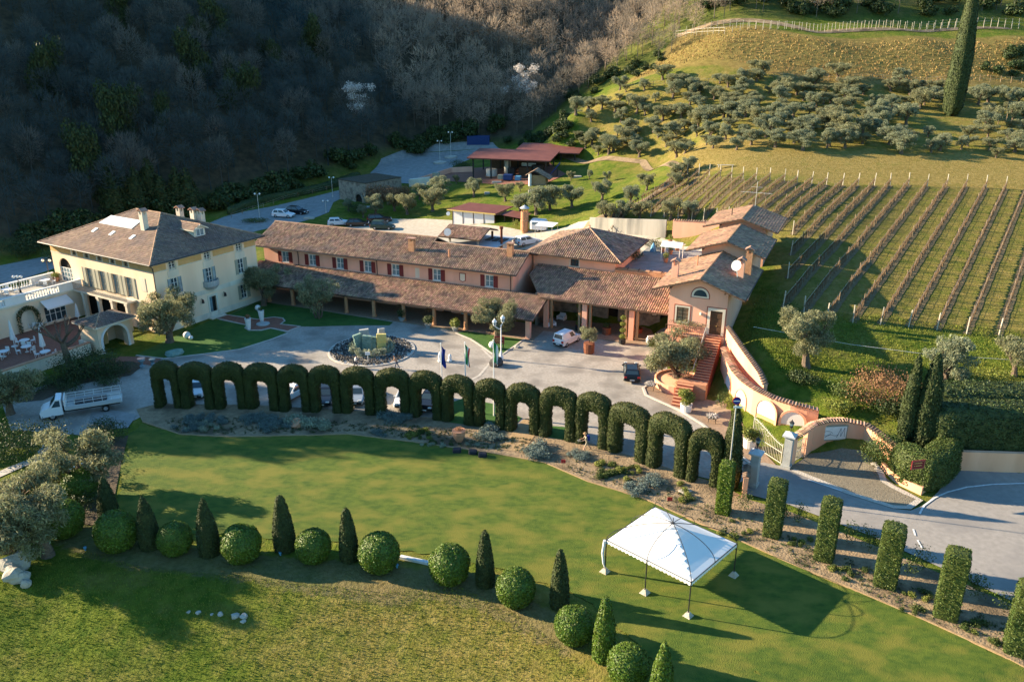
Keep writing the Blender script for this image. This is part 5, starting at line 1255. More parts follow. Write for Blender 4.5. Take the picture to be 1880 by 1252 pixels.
for i, (px, py, dpx, lab) in enumerate(balls):
    x, y, z = P(px, py - dpx * .12); Z = y * CP + (CAMH - z) * SP; r = dpx / 2.12 / FOC * Z
    t = link('box_ball', BALL[i % 3], None, (x, y, z - .12)); t.scale = (r / 1.45,) * 3; t.rotation_euler = (0, 0, i * 1.3); tag(t, lab, 'topiary', 'clipped box balls')
cones = [(203, 955, 4.1, .95, 'leftmost dark cone by the brown bed'), (277, 1003, 4.6, .95, 'leaning dark cone between the third and fourth balls'), (386, 1015, 4.9, .98, 'third dark cone with a sharp tip'), (524, 1007, 4.8, 1.0, 'blunt square shouldered tall cone'), (642, 1026, 4.5, .85, 'slim cone left of the white edging'), (891, 1072, 4.6, .80, 'slim cone right of the white edging'),
         (1027, 1112, 4.7, .78, 'slim cone between the seventh and eighth balls'), (1108, 1206, 4.7, .88, 'bright upright cone touching the lowest balls'), (1212, 1290, 4.6, .85, 'cropped pointed cone at the bottom edge')]
def cone_prof(h, r, blunt): return [(r * .93, 0), (r, h * .10), (r * .93, h * .32), (r * .74, h * .58), (r * (.52 if blunt else .42), h * .80), (r * (.36 if blunt else .22), h * .93), (r * (.18 if blunt else .08), h * .985), (.02, h)]
for px, py, h, r, lab in cones:
    x, y, z = P(px, py); me = topiary_mesh('cone_foliage', cone_prof(h, r * .84, 'blunt' in lab or 'upright' in lab or 'slim' in lab), 3600, .15, ['box_leaf' if 'bright' in lab or 'pointed' in lab else 'cypress_leaf'], 18, .035, up=(0, 0, 1), lift=.06)
    t = link('topiary_cone', me, None, (x, y, z - .05)); tag(t, 'clipped evergreen cone, ' + lab, 'topiary', 'clipped cones along the lawn')
pil = [(1327, 947, 80, 30, 'first square clipped pillar, beside the gate cypress'), (1417, 988, 87, 37, 'second square clipped pillar from the gate along the flower bed'), (1512, 1031, 95, 40, 'third square clipped pillar from the gate along the flower bed'), (1624, 1078, 96, 46, 'fourth square clipped pillar from the gate along the flower bed'), (1735, 1135, 107, 48, 'fifth square clipped pillar from the gate along the flower bed'), (1864, 1200, 112, 50, 'last square clipped pillar at the right edge of the photo')]
for px, py, hp, wp, lab in pil:
    x, y, z = P(px, py - 6); Z = y * CP + (CAMH - z) * SP; h = hp * Z / FOC / .76; w = wp * Z / FOC * .40
    V, Q = rbox_hull(w, w, 0, h, 6, 6, 14); V = wobble(V, .03, 2.5)
    t = link('hedge_pillar', hull_mesh('pillar_foliage', V, Q, 4200, .14, ['shrub_leaf' if px != 1327 else 'box_leaf'], lift=.07, jit=.7), None, (x, y, z - .05)); t.rotation_euler = (0, 0, R(-28)); tag(t, lab, 'topiary', 'square hedge pillars beside the road')

# ---- the row of clipped arches
colb = [(289, 752), (338, 753), (398, 755), (456, 754), (517, 759), (573, 760), (630, 762), (691, 766), (756, 768), (814, 776), (872, 785), (929, 793), (992, 803), (1058, 815), (1118, 830), (1190, 857), (1261, 884), (1322, 898)]
hump = [663, 667, 670, 671, 673, 675, 677, 678, 682, 690, 697, 706, 711, 721, 742, 760, 788]
cb = [PZ(px, py - 7) for px, py in colb]
def arch_mesh(w, H_, seed):
    """closed hull of one arch from the middle of one leg to the middle of the next; local x along the row"""
    N_ = 46; K = 12; hw = w / 2; leg = w * .285; V = []; Q = []
    op = hw - leg
    def prof(t):                                          # outer and inner outlines, t in 0..1 along the arch
        if t < .3: z = (H_ - 1.9) * t / .3; return (-hw, z), (-op, z * (H_ - 2.55) / (H_ - 1.9))
        if t > .7: z = (H_ - 1.9) * (1 - t) / .3; return (hw, z), (op, z * (H_ - 2.55) / (H_ - 1.9))
        a = math.pi * (1 - (t - .3) / .4)
        zc = H_ - 1.9
        return (hw * math.cos(a) if abs(math.cos(a)) < .999 else math.copysign(hw, math.cos(a)), zc + .25 + 1.65 * max(0, math.sin(a)) ** .66), (op * math.cos(a), zc - .65 + .8 * max(0, math.sin(a)) ** .8)
    for i in range(N_ + 1):
        o, n_ = prof(i / N_); cx, cz = (o[0] + n_[0]) / 2, (o[1] + n_[1]) / 2; dx, dz = (o[0] - n_[0]) / 2, (o[1] - n_[1]) / 2
        th = .70 + .05 * math.sin(seed + i * .4)
        for k in range(K):
            t = 2 * math.pi * k / K; c, s = math.cos(t), math.sin(t); sq = lambda v: math.copysign(abs(v) ** .55, v)
            V.append((cx + dx * sq(c), th * sq(s), cz + dz * sq(c)))
    for i in range(N_):
        for k in range(K): j = (k + 1) % K; Q.append((i * K + k, i * K + j, (i + 1) * K + j, (i + 1) * K + k))
    V = np.array(V); Q = np.array(Q); V = wobble(V, .055, 1.7)
    c, nrm = surface_leaves(V, Q, 7200, .15, lift=.09)
    if np.median(nrm[c[:, 2] > H_ - .4][:, 2]) < 0: Q = Q[:, ::-1]; c, nrm = surface_leaves(V, Q, 7200, .15, lift=.09)
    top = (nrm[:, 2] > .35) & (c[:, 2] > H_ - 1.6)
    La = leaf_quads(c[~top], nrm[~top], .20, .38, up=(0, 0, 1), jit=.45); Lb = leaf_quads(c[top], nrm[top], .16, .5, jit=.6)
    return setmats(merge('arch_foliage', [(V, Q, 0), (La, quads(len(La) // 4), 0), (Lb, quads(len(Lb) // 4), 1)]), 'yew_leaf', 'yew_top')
near = ['opening onto the empty gravel at the left end', 'with a pale blue car behind it', 'with a clear opening', 'with a white bumper in its opening', 'with the white car behind it', 'with the dark car behind it', 'with the silver car behind it', 'showing bare sunlit gravel', 'with a dark car in half shadow', 'showing green lawn through its opening', 'beside the green flag', 'left of the earth ramp', 'right of the earth ramp', 'with the gardener before it', 'with blue shaded drive behind', 'second from the gate cypress', 'touching the gate cypress']
for i in range(17):
    a, b = Vector(cb[i]), Vector(cb[i + 1]); m_ = (a + b) / 2; w = (b - a).length
    mid_px = (colb[i][0] + colb[i + 1][0]) / 2; top = PYW(mid_px, hump[i], m_.y)[2]
    t = link('hedge_arch', arch_mesh(w, min(5.7, max(5.1, top)), i * 1.7), None, (m_.x, m_.y, -.05)); t.rotation_euler = (0, 0, math.atan2(b.y - a.y, b.x - a.x))
    tag(t, ORD[i] + ' clipped evergreen arch from the left, ' + near[i], 'hedge', 'row of clipped hedge arches')

# ---- cypresses
def cyp(px, py, top, wpx, lab, n=4200, lean=0, z=None, pw=1.0, leaf='cypress_leaf'):
    x, y, z0 = P(px, py) if z is None else PZ(px, py, z)
    Z = y * CP + (CAMH - z0) * SP; h = PYW(px, top, y)[2] - z0; r = wpx / 2 / FOC * Z
    pr = [(r * .55, 0), (r * .9, h * .06), (r, h * .2), (r * .93, h * .42), (r * .72, h * .65), (r * .46, h * .83), (r * .2, h * .95), (.03, h)]
    V, Q = revolve(pr, 16); V = wobble(V, r * .16, 1.7)
    C, N_ = surface_leaves(V, Q, n, .2, lift=.12); L = leaf_quads(C, N_, max(.18, min(.4, h / 30)), .4, (0, 0, 1), .5)
    t = thing('cypress', lab, 'cypress', (x, y, z0)); q = MB(); q.tube((0, 0, -.3), (0, 0, h * .2), r * .22, r * .15, 7); q.build('trunk', M['bark'], t)
    link('crown', setmats(merge('cypress_crown', [(V, Q, 0), (L, quads(n), 0)]), leaf), t)
    if lean: t.rotation_euler = (0, lean, 0)
    return t
cyp(1338, 893, 742, 36, 'tall narrow cypress at the gate end of the hedge arches', leaf='yew_leaf')
cyp(1660, 806, 650, 27, 'slimmer left one of the two entrance cypresses', z=2.0); cyp(1690, 824, 648, 40, 'wider right one of the two entrance cypresses', n=6000, z=1.2)
cyp(1747, 212, -60, 37, 'giant cypress rising past the top edge above the vineyard', n=9000)

# ---- loose shrubs and hedges
def shrub_mesh(blobs, n, size, ms, aspect=.5, inner=.5, up=None):
    C, d = blob_leaves(blobs, n, size, aspect, inner, up); L = leaf_quads(C, d, size, aspect, up, .7); return setmats(merge('shrub_foliage', [(L, quads(n), 0)]), *ms)
def shrub(px, py, w, h, lab, leaf='shrub_leaf', n=2200, size=.17, name='shrub', cat='shrub', group=None, z=None, lobes=6, up=None, depth=1.0):
    x, y, z0 = P(px, py) if z is None else PZ(px, py, z)
    bl = [(rnd.uniform(-.5, .5) * w * .6, rnd.uniform(-.5, .5) * w * .6 * depth, h * rnd.uniform(.35, .62), w * rnd.uniform(.24, .34), h * rnd.uniform(.3, .4)) for _ in range(lobes)] + [(0, 0, h * .45, w * .36, h * .45)]
    t = link(name, shrub_mesh(bl, n, size, [leaf], up=up), None, (x, y, z0)); return tag(t, lab, cat, group)
shrub(168, 690, 6.5, 3.6, 'large rounded grey bush beside the arched gate', 'dark_leaf', 5200, .2, lobes=9)
shrub(50, 470, 9, 4.5, 'dark mass of bushes behind the roof terrace', 'dark_leaf', 4200, .3); shrub(100, 480, 6, 3.0, 'green bush between the terrace lamp and the villa', 'shrub_leaf', 2400, .25)
for i, (px, py, w, h) in enumerate(((60, 722, 4, 1.6), (100, 706, 4, 1.5), (140, 700, 4.4, 1.6), (185, 690, 4, 1.5), (222, 684, 4, 1.5), (120, 716, 4.2, 1.2), (200, 704, 4, 1.1))): shrub(px, py, w, h, 'low dark shrub on the bank under the patio wall', 'dark_leaf', 1500, .16, group='low shrubs under the patio wall')
shrub(205, 812, 4.6, 2.6, 'dense dark bush at the corner of the lawn by the truck', 'dark_leaf', 3200, .16); shrub(30, 840, 8, 4.2, 'big dark evergreen mass at the left edge below the truck', 'dark_leaf', 5200, .2, lobes=9)
shrub(150, 935, 4.5, 1.9, 'low green shrub on the brown bed near the dark ball', 'dark_leaf', 1800, .15)
shrub(40, 900, 4, 1.6, 'bright green low shrub near the stone path', 'lime_leaf', 1500, .16)
for i, (px, py, w, h, l, lab) in enumerate(((1560, 735, 4.5, 2.2, 'shrub_leaf', 'green shrub growing behind the tiled entrance wall'), (1475, 705, 3.6, 1.5, 'dark_leaf', 'dark low shrub behind the niche wall'), (1612, 742, 7.5, 4.2, 'dry_twig', 'big russet brown leafless bush left of the cypresses'), (1640, 770, 4.5, 2.5, 'dark_leaf', 'dark shrub at the foot of the russet bush'), (1535, 762, 3.5, 1.7, 'lime_leaf', 'yellow green laurel behind the monogram board'), (1800, 705, 7, 1.5, 'lime_leaf', 'yellowish low scrub above the dark hedge'))):
    shrub(px, py, w, h, lab, l, 4200 if w > 7 else 1900, .2, z=None, up=(0, 0, 1) if l == 'dry_twig' else None)
shrub(1618, 856, 4.6, 3.6, 'rounded green bush at the left side of the corner hedge', 'shrub_leaf', 4200, .15, z=.2)
def hedge_block(name, lab, pts, w, h, leaf, n, size=.17, z=0.0):
    """clipped or rough hedge following world points"""
    q = [Vector(p[:2]) for p in pts]; V = []; Q = []; K = 12; rows = []
    for i in range(len(q) - 1):
        k = max(1, int((q[i + 1] - q[i]).length / .7)); rows += [q[i].lerp(q[i + 1], j / k) for j in range(k)]
    rows.append(q[-1]); N_ = len(rows)
    for i, c in enumerate(rows):
        t = (rows[min(N_ - 1, i + 1)] - rows[max(0, i - 1)]).normalized(); s = Vector((-t.y, t.x)); e = max(.0, 1 - (1 - min(i, N_ - 1 - i, 2) / 2) ** 2) * .9 + .1 if min(i, N_ - 1 - i) < 2 else 1
        e = {0: .05, 1: .8}.get(min(i, N_ - 1 - i), 1)
        zb = z if isinstance(z, (int, float)) else G(c.x, c.y) + z[0]
        for k in range(K):
            a = math.pi * (k / (K - 1)); x = math.copysign(abs(math.cos(a)) ** .5, math.cos(a)) * w / 2 * e; zz = abs(math.sin(a)) ** .5 * h * (.5 + .5 * e)
            V.append((c.x + s.x * x, c.y + s.y * x, zb + zz))
    for i in range(N_ - 1):
        for k in range(K - 1): Q.append((i * K + k, (i + 1) * K + k, (i + 1) * K + k + 1, i * K + k + 1))
    V = wobble(np.array(V), .1 if name[0] == 'c' else .32, 1.5); Q = np.array(Q)
    A = V[Q[:, 0]]; nz = np.cross(V[Q[:, 2]] - A, V[Q[:, 3]] - V[Q[:, 1]])
    if nz[:, 2].mean() < 0: Q = Q[:, ::-1]
    return tag(link(name, hull_mesh(name + '_foliage', V, Q, n, size, [leaf], lift=.16, jit=.8)), lab, 'hedge')
hedge_block('clipped_hedge', 'thick clipped hedge in the corner planter behind the red sign', [PZ(1640, 858)[:2], PZ(1668, 885)[:2], PZ(1695, 895)[:2], PZ(1722, 872)[:2], PZ(1740, 848)[:2]], 2.5, 2.9, 'shrub_leaf', 15000, .16, .3)
hedge_block('laurel_hedge', 'tall dark glossy hedge along the top of the road wall', [(37.5, 66.6), (41, 67.0), (46, 66.6), (56, 66), (66, 65)], 3.4, 4.2, 'dark_leaf', 24000, .22, 1.6)
hedge_block('rough_hedge', 'rough second row of dark hedge behind the road wall', [(38.5, 70.5), (44, 70.8), (52, 70.2), (64, 69.5)], 4.2, 3.6, 'dark_leaf', 15000, .24, 2.2)
hedge_block('boundary_hedge', 'low dark hedge following the rear drive below the woods', [P(*p)[:2] for p in ((420, 395), (480, 372), (545, 360), (600, 347), (660, 325))], 2.4, 1.5, 'dark_leaf', 6000, .22, (0,))
shrub(470, 408, 6, .9, 'low trimmed island hedge around the lamp on the rear drive', 'shrub_leaf', 1800, .18, depth=.6); shrub(650, 392, 6, 2.8, 'dark bush in front of the stone building', 'dark_leaf', 2200, .2)
shrub(702, 372, 8, 4.6, 'orange brown leafless willow bush beside the stone building', 'dry_twig', 4500, .3, up=(0, 0, 1)); shrub(735, 365, 5, 3.2, 'reddish bare bush behind the willow', 'dry_twig', 1800, .28, up=(0, 0, 1))
shrub(845, 312, 6, 2.4, 'dark hedge bush at the left end of the barn', 'dark_leaf', 2000, .22); shrub(1165, 478, 2.8, 1.9, 'dark climbing shrub on the corner of the roof terrace', 'dark_leaf', 1800, .14, z=6.2)
shrub(1195, 455, 4.0, 1.6, 'dark creeper along the back edge of the pyramid roof', 'dark_leaf', 1600, .15, z=6.3)
shrub(948, 422, 1.6, 2.3, 'yellow green potted shrub under the lean-to', 'lime_leaf', 700, .16); shrub(600, 500, .1, .1, 'x', 'dark_leaf', 4, .01) if False else None
shrub(1330, 748, 1.8, 2.2, 'green climber at the foot of the niche wall', 'shrub_leaf', 1200, .12); shrub(1262, 715, 3.4, 1.5, 'leafy green underplanting in the raised bed by the stair', 'shrub_leaf', 2000, .14)
shrub(1195, 640, 2.2, 1.8, 'bright green shrub at the portico corner of the gabled house', 'shrub_leaf', 1200, .14)
shrub(1268, 598, 4.6, .9, 'pale trailing plants along the balcony of the gabled house', 'olive_leaf', 1500, .16, z=5.3, depth=.25)
shrub(95, 588, 2.6, 2.8, 'dark potted bush in the corner of the patio', 'dark_leaf', 1200, .16) if False else None

# ---- planting in the flower bed
LAV = [shrub_mesh([(rnd.uniform(-.35, .35), rnd.uniform(-.35, .35), .28, .38, .28) for _ in range(5)], 420, .14, ['lavender'], .35, .4, (0, 0, 1)) for _ in range(3)]
SAN = [shrub_mesh([(rnd.uniform(-.3, .3), rnd.uniform(-.3, .3), .28, .34, .3) for _ in range(4)], 420, .13, ['santolina'], .4, .4, (0, 0, 1)) for _ in range(2)]
GRN = [shrub_mesh([(rnd.uniform(-.3, .3), rnd.uniform(-.3, .3), .24, .32, .25) for _ in range(4)], 320, .14, ['shrub_leaf' if i else 'lime_leaf'], .45, .4, (0, 0, 1)) for i in range(2)]
def patch(px, py, wpx, hpx, k, var, s, name, lab, group):
    for _ in range(k):
        a, r = rnd.uniform(0, 6.28), math.sqrt(rnd.random()); x, y, z = P(px + wpx * r * math.cos(a), py + hpx * r * math.sin(a))
        o = link(name, var[rnd.randrange(len(var))], None, (x, y, z + .03)); sc_ = s * rnd.uniform(.75, 1.25); o.scale = (sc_,) * 3; o.rotation_euler = (0, 0, rnd.uniform(0, 6.28)); tag(o, lab, 'plant', group)
for px, py, w, h, k, s in ((505, 785, 30, 14, 18, 1.1), (470, 775, 22, 10, 9, 1.0), (725, 768, 26, 12, 15, 1.1), (360, 775, 20, 10, 8, 1.0), (900, 800, 30, 14, 16, 1.0), (985, 832, 18, 12, 16, 1.2), (400, 772, 22, 9, 8, .9), (1062, 838, 20, 8, 8, .8), (1175, 898, 22, 14, 9, 1.0), (340, 790, 26, 6, 8, .7), (1205, 885, 18, 10, 7, 1.0), (700, 800, 20, 8, 6, .7)):
    patch(px, py, w, h, k, LAV, s, 'lavender_bush', 'grey blue lavender clump in the flower bed under the arches', 'lavender clumps in the flower bed')
for px, py, w, h, k, s in ((545, 780, 16, 8, 8, 1.4), (575, 782, 20, 8, 10, 1.4), (597, 785, 8, 8, 5, 1.4), (365, 785, 40, 8, 9, .8), (830, 818, 60, 4, 8, .6), (530, 778, 8, 6, 2, 1.2)): patch(px, py, w, h, k, SAN, s, 'santolina_bush', 'pale silver green rounded clump around the half buried pot', 'pale silver clumps in the flower bed')
for px, py, w, h, k, s in ((770, 800, 26, 9, 14, .9), (1110, 866, 26, 16, 10, .9), (1140, 875, 20, 10, 8, .9), (1165, 868, 14, 10, 5, .8), (1260, 905, 30, 20, 8, .8), (1360, 975, 40, 20, 9, .7), (1470, 1010, 40, 18, 9, .7), (1560, 1050, 40, 20, 9, .7), (1680, 1105, 40, 24, 9, .7), (1800, 1165, 40, 24, 8, .8), (810, 815, 30, 5, 8, .5)): patch(px, py, w, h, k, GRN, s, 'bedding_plant', 'small green plant in the bare earth of the flower bed', 'small green plants in the flower bed')
# rose bushes between the pillars and the road
for i, (px, py, h) in enumerate(((1365, 935, 2.0), (1440, 950, 1.6), (1465, 960, 2.2), (1560, 995, 2.0), (1585, 1005, 2.2), (1600, 1012, 2.0), (1670, 1060, 2.2), (1690, 1045, 2.4), (1780, 1092, 2.4), (1795, 1100, 2.2), (1840, 1130, 2.4), (1870, 1120, 2.0))):
    shrub(px, py, 1.5, h, 'thin straggly rose bush between the hedge pillars and the road', 'shrub_leaf', 340, .15, 'rose_bush', 'bush', 'rose bushes beside the road')
# low seedlings nobody could count
bp_ = [P(*p)[:2] for p in ((1010, 845), (1090, 850), (1180, 880), (1300, 925), (1450, 985), (1600, 1045), (1760, 1110), (1895, 1170), (1895, 1222), (1700, 1136), (1560, 1076), (1440, 1026), (1340, 981), (1270, 951), (1180, 911), (1080, 881))]
bp2 = [P(*p)[:2] for p in ((300, 770), (460, 766), (690, 778), (872, 790), (980, 806), (990, 840), (900, 828), (760, 808), (640, 794), (420, 799), (330, 794))]
pts = []
for poly, n in ((bp_, 900), (bp2, 650)):
    x0, x1 = min(p[0] for p in poly), max(p[0] for p in poly); y0, y1 = min(p[1] for p in poly), max(p[1] for p in poly)
    X, Y = nr.uniform(x0, x1, n * 3), nr.uniform(y0, y1, n * 3); k = inside(poly, X, Y); pts += list(zip(X[k][:n], Y[k][:n]))
Cc = np.array(pts); Zc = heights(Cc[:, 0], Cc[:, 1]); C = np.repeat(np.column_stack([Cc, Zc + .12]), 12, 0); C += nr.normal(0, .085, C.shape) * np.array([1, 1, .5])
L = leaf_quads(C, np.tile([0, 0, 1.], (len(C), 1)), .16, .4, (0, 0, .6), .8); tag(link('seedlings', setmats(merge('seedlings', [(L, quads(len(C)), 0)]), 'dark_leaf')), kind='stuff')
# rough grass of the foreground bank
mp_ = [P(*p)[:2] for p in ((-30, 900), (60, 1040), (160, 1010), (260, 1042), (450, 1058), (690, 1085), (850, 1080), (960, 1135), (1060, 1210), (1110, 1290), (-30, 1300))]
x0, x1 = min(p[0] for p in mp_), max(p[0] for p in mp_); y0, y1 = min(p[1] for p in mp_), max(p[1] for p in mp_)
X, Y = nr.uniform(x0, x1, 90000), nr.uniform(y0, y1, 90000); k = inside(mp_, X, Y); X, Y = X[k][:26000], Y[k][:26000]
C = np.column_stack([X, Y, heights(X, Y) + .05]); L = leaf_quads(C, nr.normal(0, 1, C.shape) * np.array([1, 1, .1]), .19, .22, (0, 0, 1), .2)
tag(link('rough_grass', setmats(merge('rough_grass', [(L, quads(len(C)), 0)]), 'grass_blade')), kind='stuff')
vp_ = [P(*p)[:2] for p in ((1360, 620), (1400, 520), (1480, 570), (1890, 610), (1890, 700), (1720, 700), (1560, 720), (1430, 690))]
x0, x1 = min(p[0] for p in vp_), max(p[0] for p in vp_); y0, y1 = min(p[1] for p in vp_), max(p[1] for p in vp_)
X, Y = nr.uniform(x0, x1, 60000), nr.uniform(y0, y1, 60000); k = inside(vp_, X, Y); X, Y = X[k][:16000], Y[k][:16000]
C = np.column_stack([X, Y, heights(X, Y) + .06]); L = leaf_quads(C, nr.normal(0, 1, C.shape) * np.array([1, 1, .1]), .3, .22, (0, 0, 1), .2)
tag(link('bank_grass', setmats(merge('bank_grass', [(L, quads(len(C)), 0)]), 'grass_blade')), kind='stuff')
# tussocks on the brown terrace bank
X, Y = [], []
xs_ = nr.uniform(min(p[0] for p in bank_poly), max(p[0] for p in bank_poly), 40000); ys_ = nr.uniform(min(p[1] for p in bank_poly), max(p[1] for p in bank_poly), 40000); k = inside(bank_poly, xs_, ys_); X, Y = xs_[k][:6000], ys_[k][:6000]
C = np.column_stack([X, Y, heights(X, Y) + .15]); L = leaf_quads(C, nr.normal(0, 1, C.shape) * np.array([1, 1, .2]), .5, .4, (0, 0, 1), .3)
tag(link('dry_bank_grass', setmats(merge('dry_bank_grass', [(L, quads(len(C)), 0)]), 'bank_tuft')), kind='stuff')

# ---- vineyard
POST = MB(); POST.box(-.035, .035, -.035, .035, -.2, 1.75); POSTM = POST.mesh('vine_post', M['post_wood'])
EPOST = MB(); EPOST.box(-.055, .055, -.055, .055, -.2, 2.15); EPOSTM = EPOST.mesh('end_post', M['post_pale'])
tops = [(1245, 321), (1262, 321), (1283, 322), (1302, 323), (1322, 325), (1343, 327), (1364, 329), (1388, 331), (1413, 331), (1440, 333), (1463, 336), (1490, 338), (1517, 340), (1547, 341), (1575, 341), (1605, 341), (1634, 341), (1668, 340), (1702, 343), (1738, 343), (1774, 343), (1810, 345), (1846, 347), (1884, 349), (1924, 351), (1966, 353)]
botline = [P(*p)[:2] for p in ((1150, 394), (1200, 398), (1275, 404))] + [SW(30.4, 34)[:2], SW(31.2, 24)[:2], SW(32.2, 12)[:2]] + [P(*p)[:2] for p in ((1437, 566), (1478, 576), (1519, 588), (1570, 593), (1618, 596), (1667, 601), (1720, 607), (1777, 615), (1835, 617), (1900, 622), (2100, 640), (2400, 660))]
dref = Vector(P(1740, 345)[:2]) - Vector(P(1570, 593)[:2]); dref.normalize()
def isect(p, d, a, b):
    e = (b[0] - a[0], b[1] - a[1]); det = d.x * (-e[1]) + d.y * e[0]
    if abs(det) < 1e-9: return None
    rx, ry = a[0] - p[0], a[1] - p[1]; t = (rx * (-e[1]) + ry * e[0]) / det; u = (d.x * ry - d.y * rx) / det
    return t if (t > 1 and 0 <= u <= 1) else None
for i, tp in enumerate(tops):
    p0 = P(*tp); best = None
    for j in range(len(botline) - 1):
        t = isect(p0, -dref, botline[j], botline[j + 1])
        if t and (best is None or t < best): best = t
    Ln = best or 55
    row = thing('vine_row', ORD[i] + ' row of bare winter vines counted from the track side', 'vine row', (p0[0], p0[1], p0[2]), 0, 'rows of the vineyard')
    nn = max(2, int(Ln / 4.6)); wires = []; can = MB(); wm = MB()
    for k in range(nn + 1):
        q = Vector(p0[:2]) - dref * (Ln * k / nn); z = G(q.x, q.y); end = k in (0, nn)
        o = link('end_post' if end else 'post', EPOSTM if end else POSTM, row, (q.x - p0[0], q.y - p0[1], z - p0[2])); o.rotation_euler = (rnd.uniform(-.05, .05), rnd.uniform(-.05, .05), rnd.uniform(0, 1))
        wires.append((q.x - p0[0], q.y - p0[1], z - p0[2]))
    for k in range(nn):
        a, b = Vector(wires[k]), Vector(wires[k + 1])
        for h_ in (.85, 1.35): wm.tube(a + Vector((0, 0, h_)), b + Vector((0, 0, h_)), .012, n=3, cap=False)
        m_ = max(2, int((b - a).length / .85))
        for j in range(m_):
            c = a.lerp(b, (j + rnd.uniform(.2, .8)) / m_); t_ = (b - a).normalized(); f_ = rnd.uniform(.35, .6)
            can.tube(c + Vector((0, 0, -.1)), c + Vector((rnd.uniform(-.08, .08), rnd.uniform(-.08, .08), .8)), .075, .05, 4, False)
            for sg in (-1, 1):
                e = c + t_ * sg * f_ + Vector((0, 0, .88 + rnd.uniform(-.06, .1))); can.tube(c + Vector((0, 0, .78)), e, .06, .04, 4, False)
                for _ in range(9): s_ = c.lerp(c + t_ * sg * f_, rnd.random()) + Vector((0, 0, .84)); can.tube(s_, s_ + Vector((rnd.uniform(-.2, .2), rnd.uniform(-.2, .2), rnd.uniform(.15, .6))), .03, .012, 3, False)
    ss = MB(); pw = Vector((dref.y, -dref.x, 0)) * .45  # brown strip laid under the vines in place of their shadow stripe
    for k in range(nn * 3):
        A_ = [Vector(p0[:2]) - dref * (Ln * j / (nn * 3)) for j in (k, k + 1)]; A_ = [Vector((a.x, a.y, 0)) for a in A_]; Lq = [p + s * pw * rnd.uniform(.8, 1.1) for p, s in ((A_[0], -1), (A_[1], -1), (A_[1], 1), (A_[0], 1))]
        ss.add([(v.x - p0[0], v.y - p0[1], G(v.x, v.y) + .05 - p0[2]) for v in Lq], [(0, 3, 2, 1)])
    ss.build('shade_strip', M['row_shade'], row)
    stuffpart(can.build('vine_wood', M['vine_wood'], row)); stuffpart(wm.build('wire', M['metal_pale'], row))
# posts of the upper vine terraces and the fence lines
def post_line(name, lab, pts, step, h, m='post_pale', cat='fence', wires=True, r=.05, n0=0):
    q = [Vector(P(*p)) for p in pts]; F_ = thing(name, lab, cat, tuple(q[0])); o = q[0]; L_ = []
    pm = MB(); pm.box(-r, r, -r, r, -.2, h); me = pm.mesh('post', M[m])
    for i in range(len(q) - 1):
        d = q[i + 1] - q[i]; n = max(1, int(d.length / step))
        for k in range(n + (i == len(q) - 2)):
            c = q[i] + d * (k / n); z = G(c.x, c.y); link('post', me, F_, (c.x - o.x, c.y - o.y, z - o.z)); L_.append(Vector((c.x - o.x, c.y - o.y, z - o.z)))
    if wires:
        wm = MB()
        for a, b in zip(L_, L_[1:]):
            for hh in (h * .5, h * .9): wm.tube(a + Vector((0, 0, hh)), b + Vector((0, 0, hh)), .015, n=3, cap=False)
        stuffpart(wm.build('wire', M['metal_pale'], F_))
    return F_
post_line('vine_trellis', 'front line of pale vine posts on the top terrace', [(1240, 70), (1330, 64), (1500, 60), (1700, 58), (1895, 56)], 1.9, 2.0)
post_line('vine_trellis', 'back line of pale vine posts on the top terrace', [(1260, 62), (1400, 56), (1600, 52), (1895, 48)], 1.9, 2.0)
post_line('vine_trellis', 'thin line of posts at the foot of the brown bank', [(1160, 162), (1300, 156), (1500, 152), (1700, 154), (1895, 152)], 2.4, 1.5, 'post_wood')
post_line('fence', 'wooden rail fence following the rear drive', [(425, 400), (520, 368), (600, 350), (640, 335)], 3.0, 1.0, 'post_wood')
for i in range(4):
    a, b = (1800 + i * 32, 226 + i * 3), (1890 + i * 10, 186 + i * 12); post_line('vine_row', 'short vine row ' + ['furthest from', 'second furthest from', 'third furthest from', 'closest to'][i] + ' the dry bank at upper right', [a, (1905, 190 + i * 16)], 3, 1.6, 'post_wood', 'vine row')
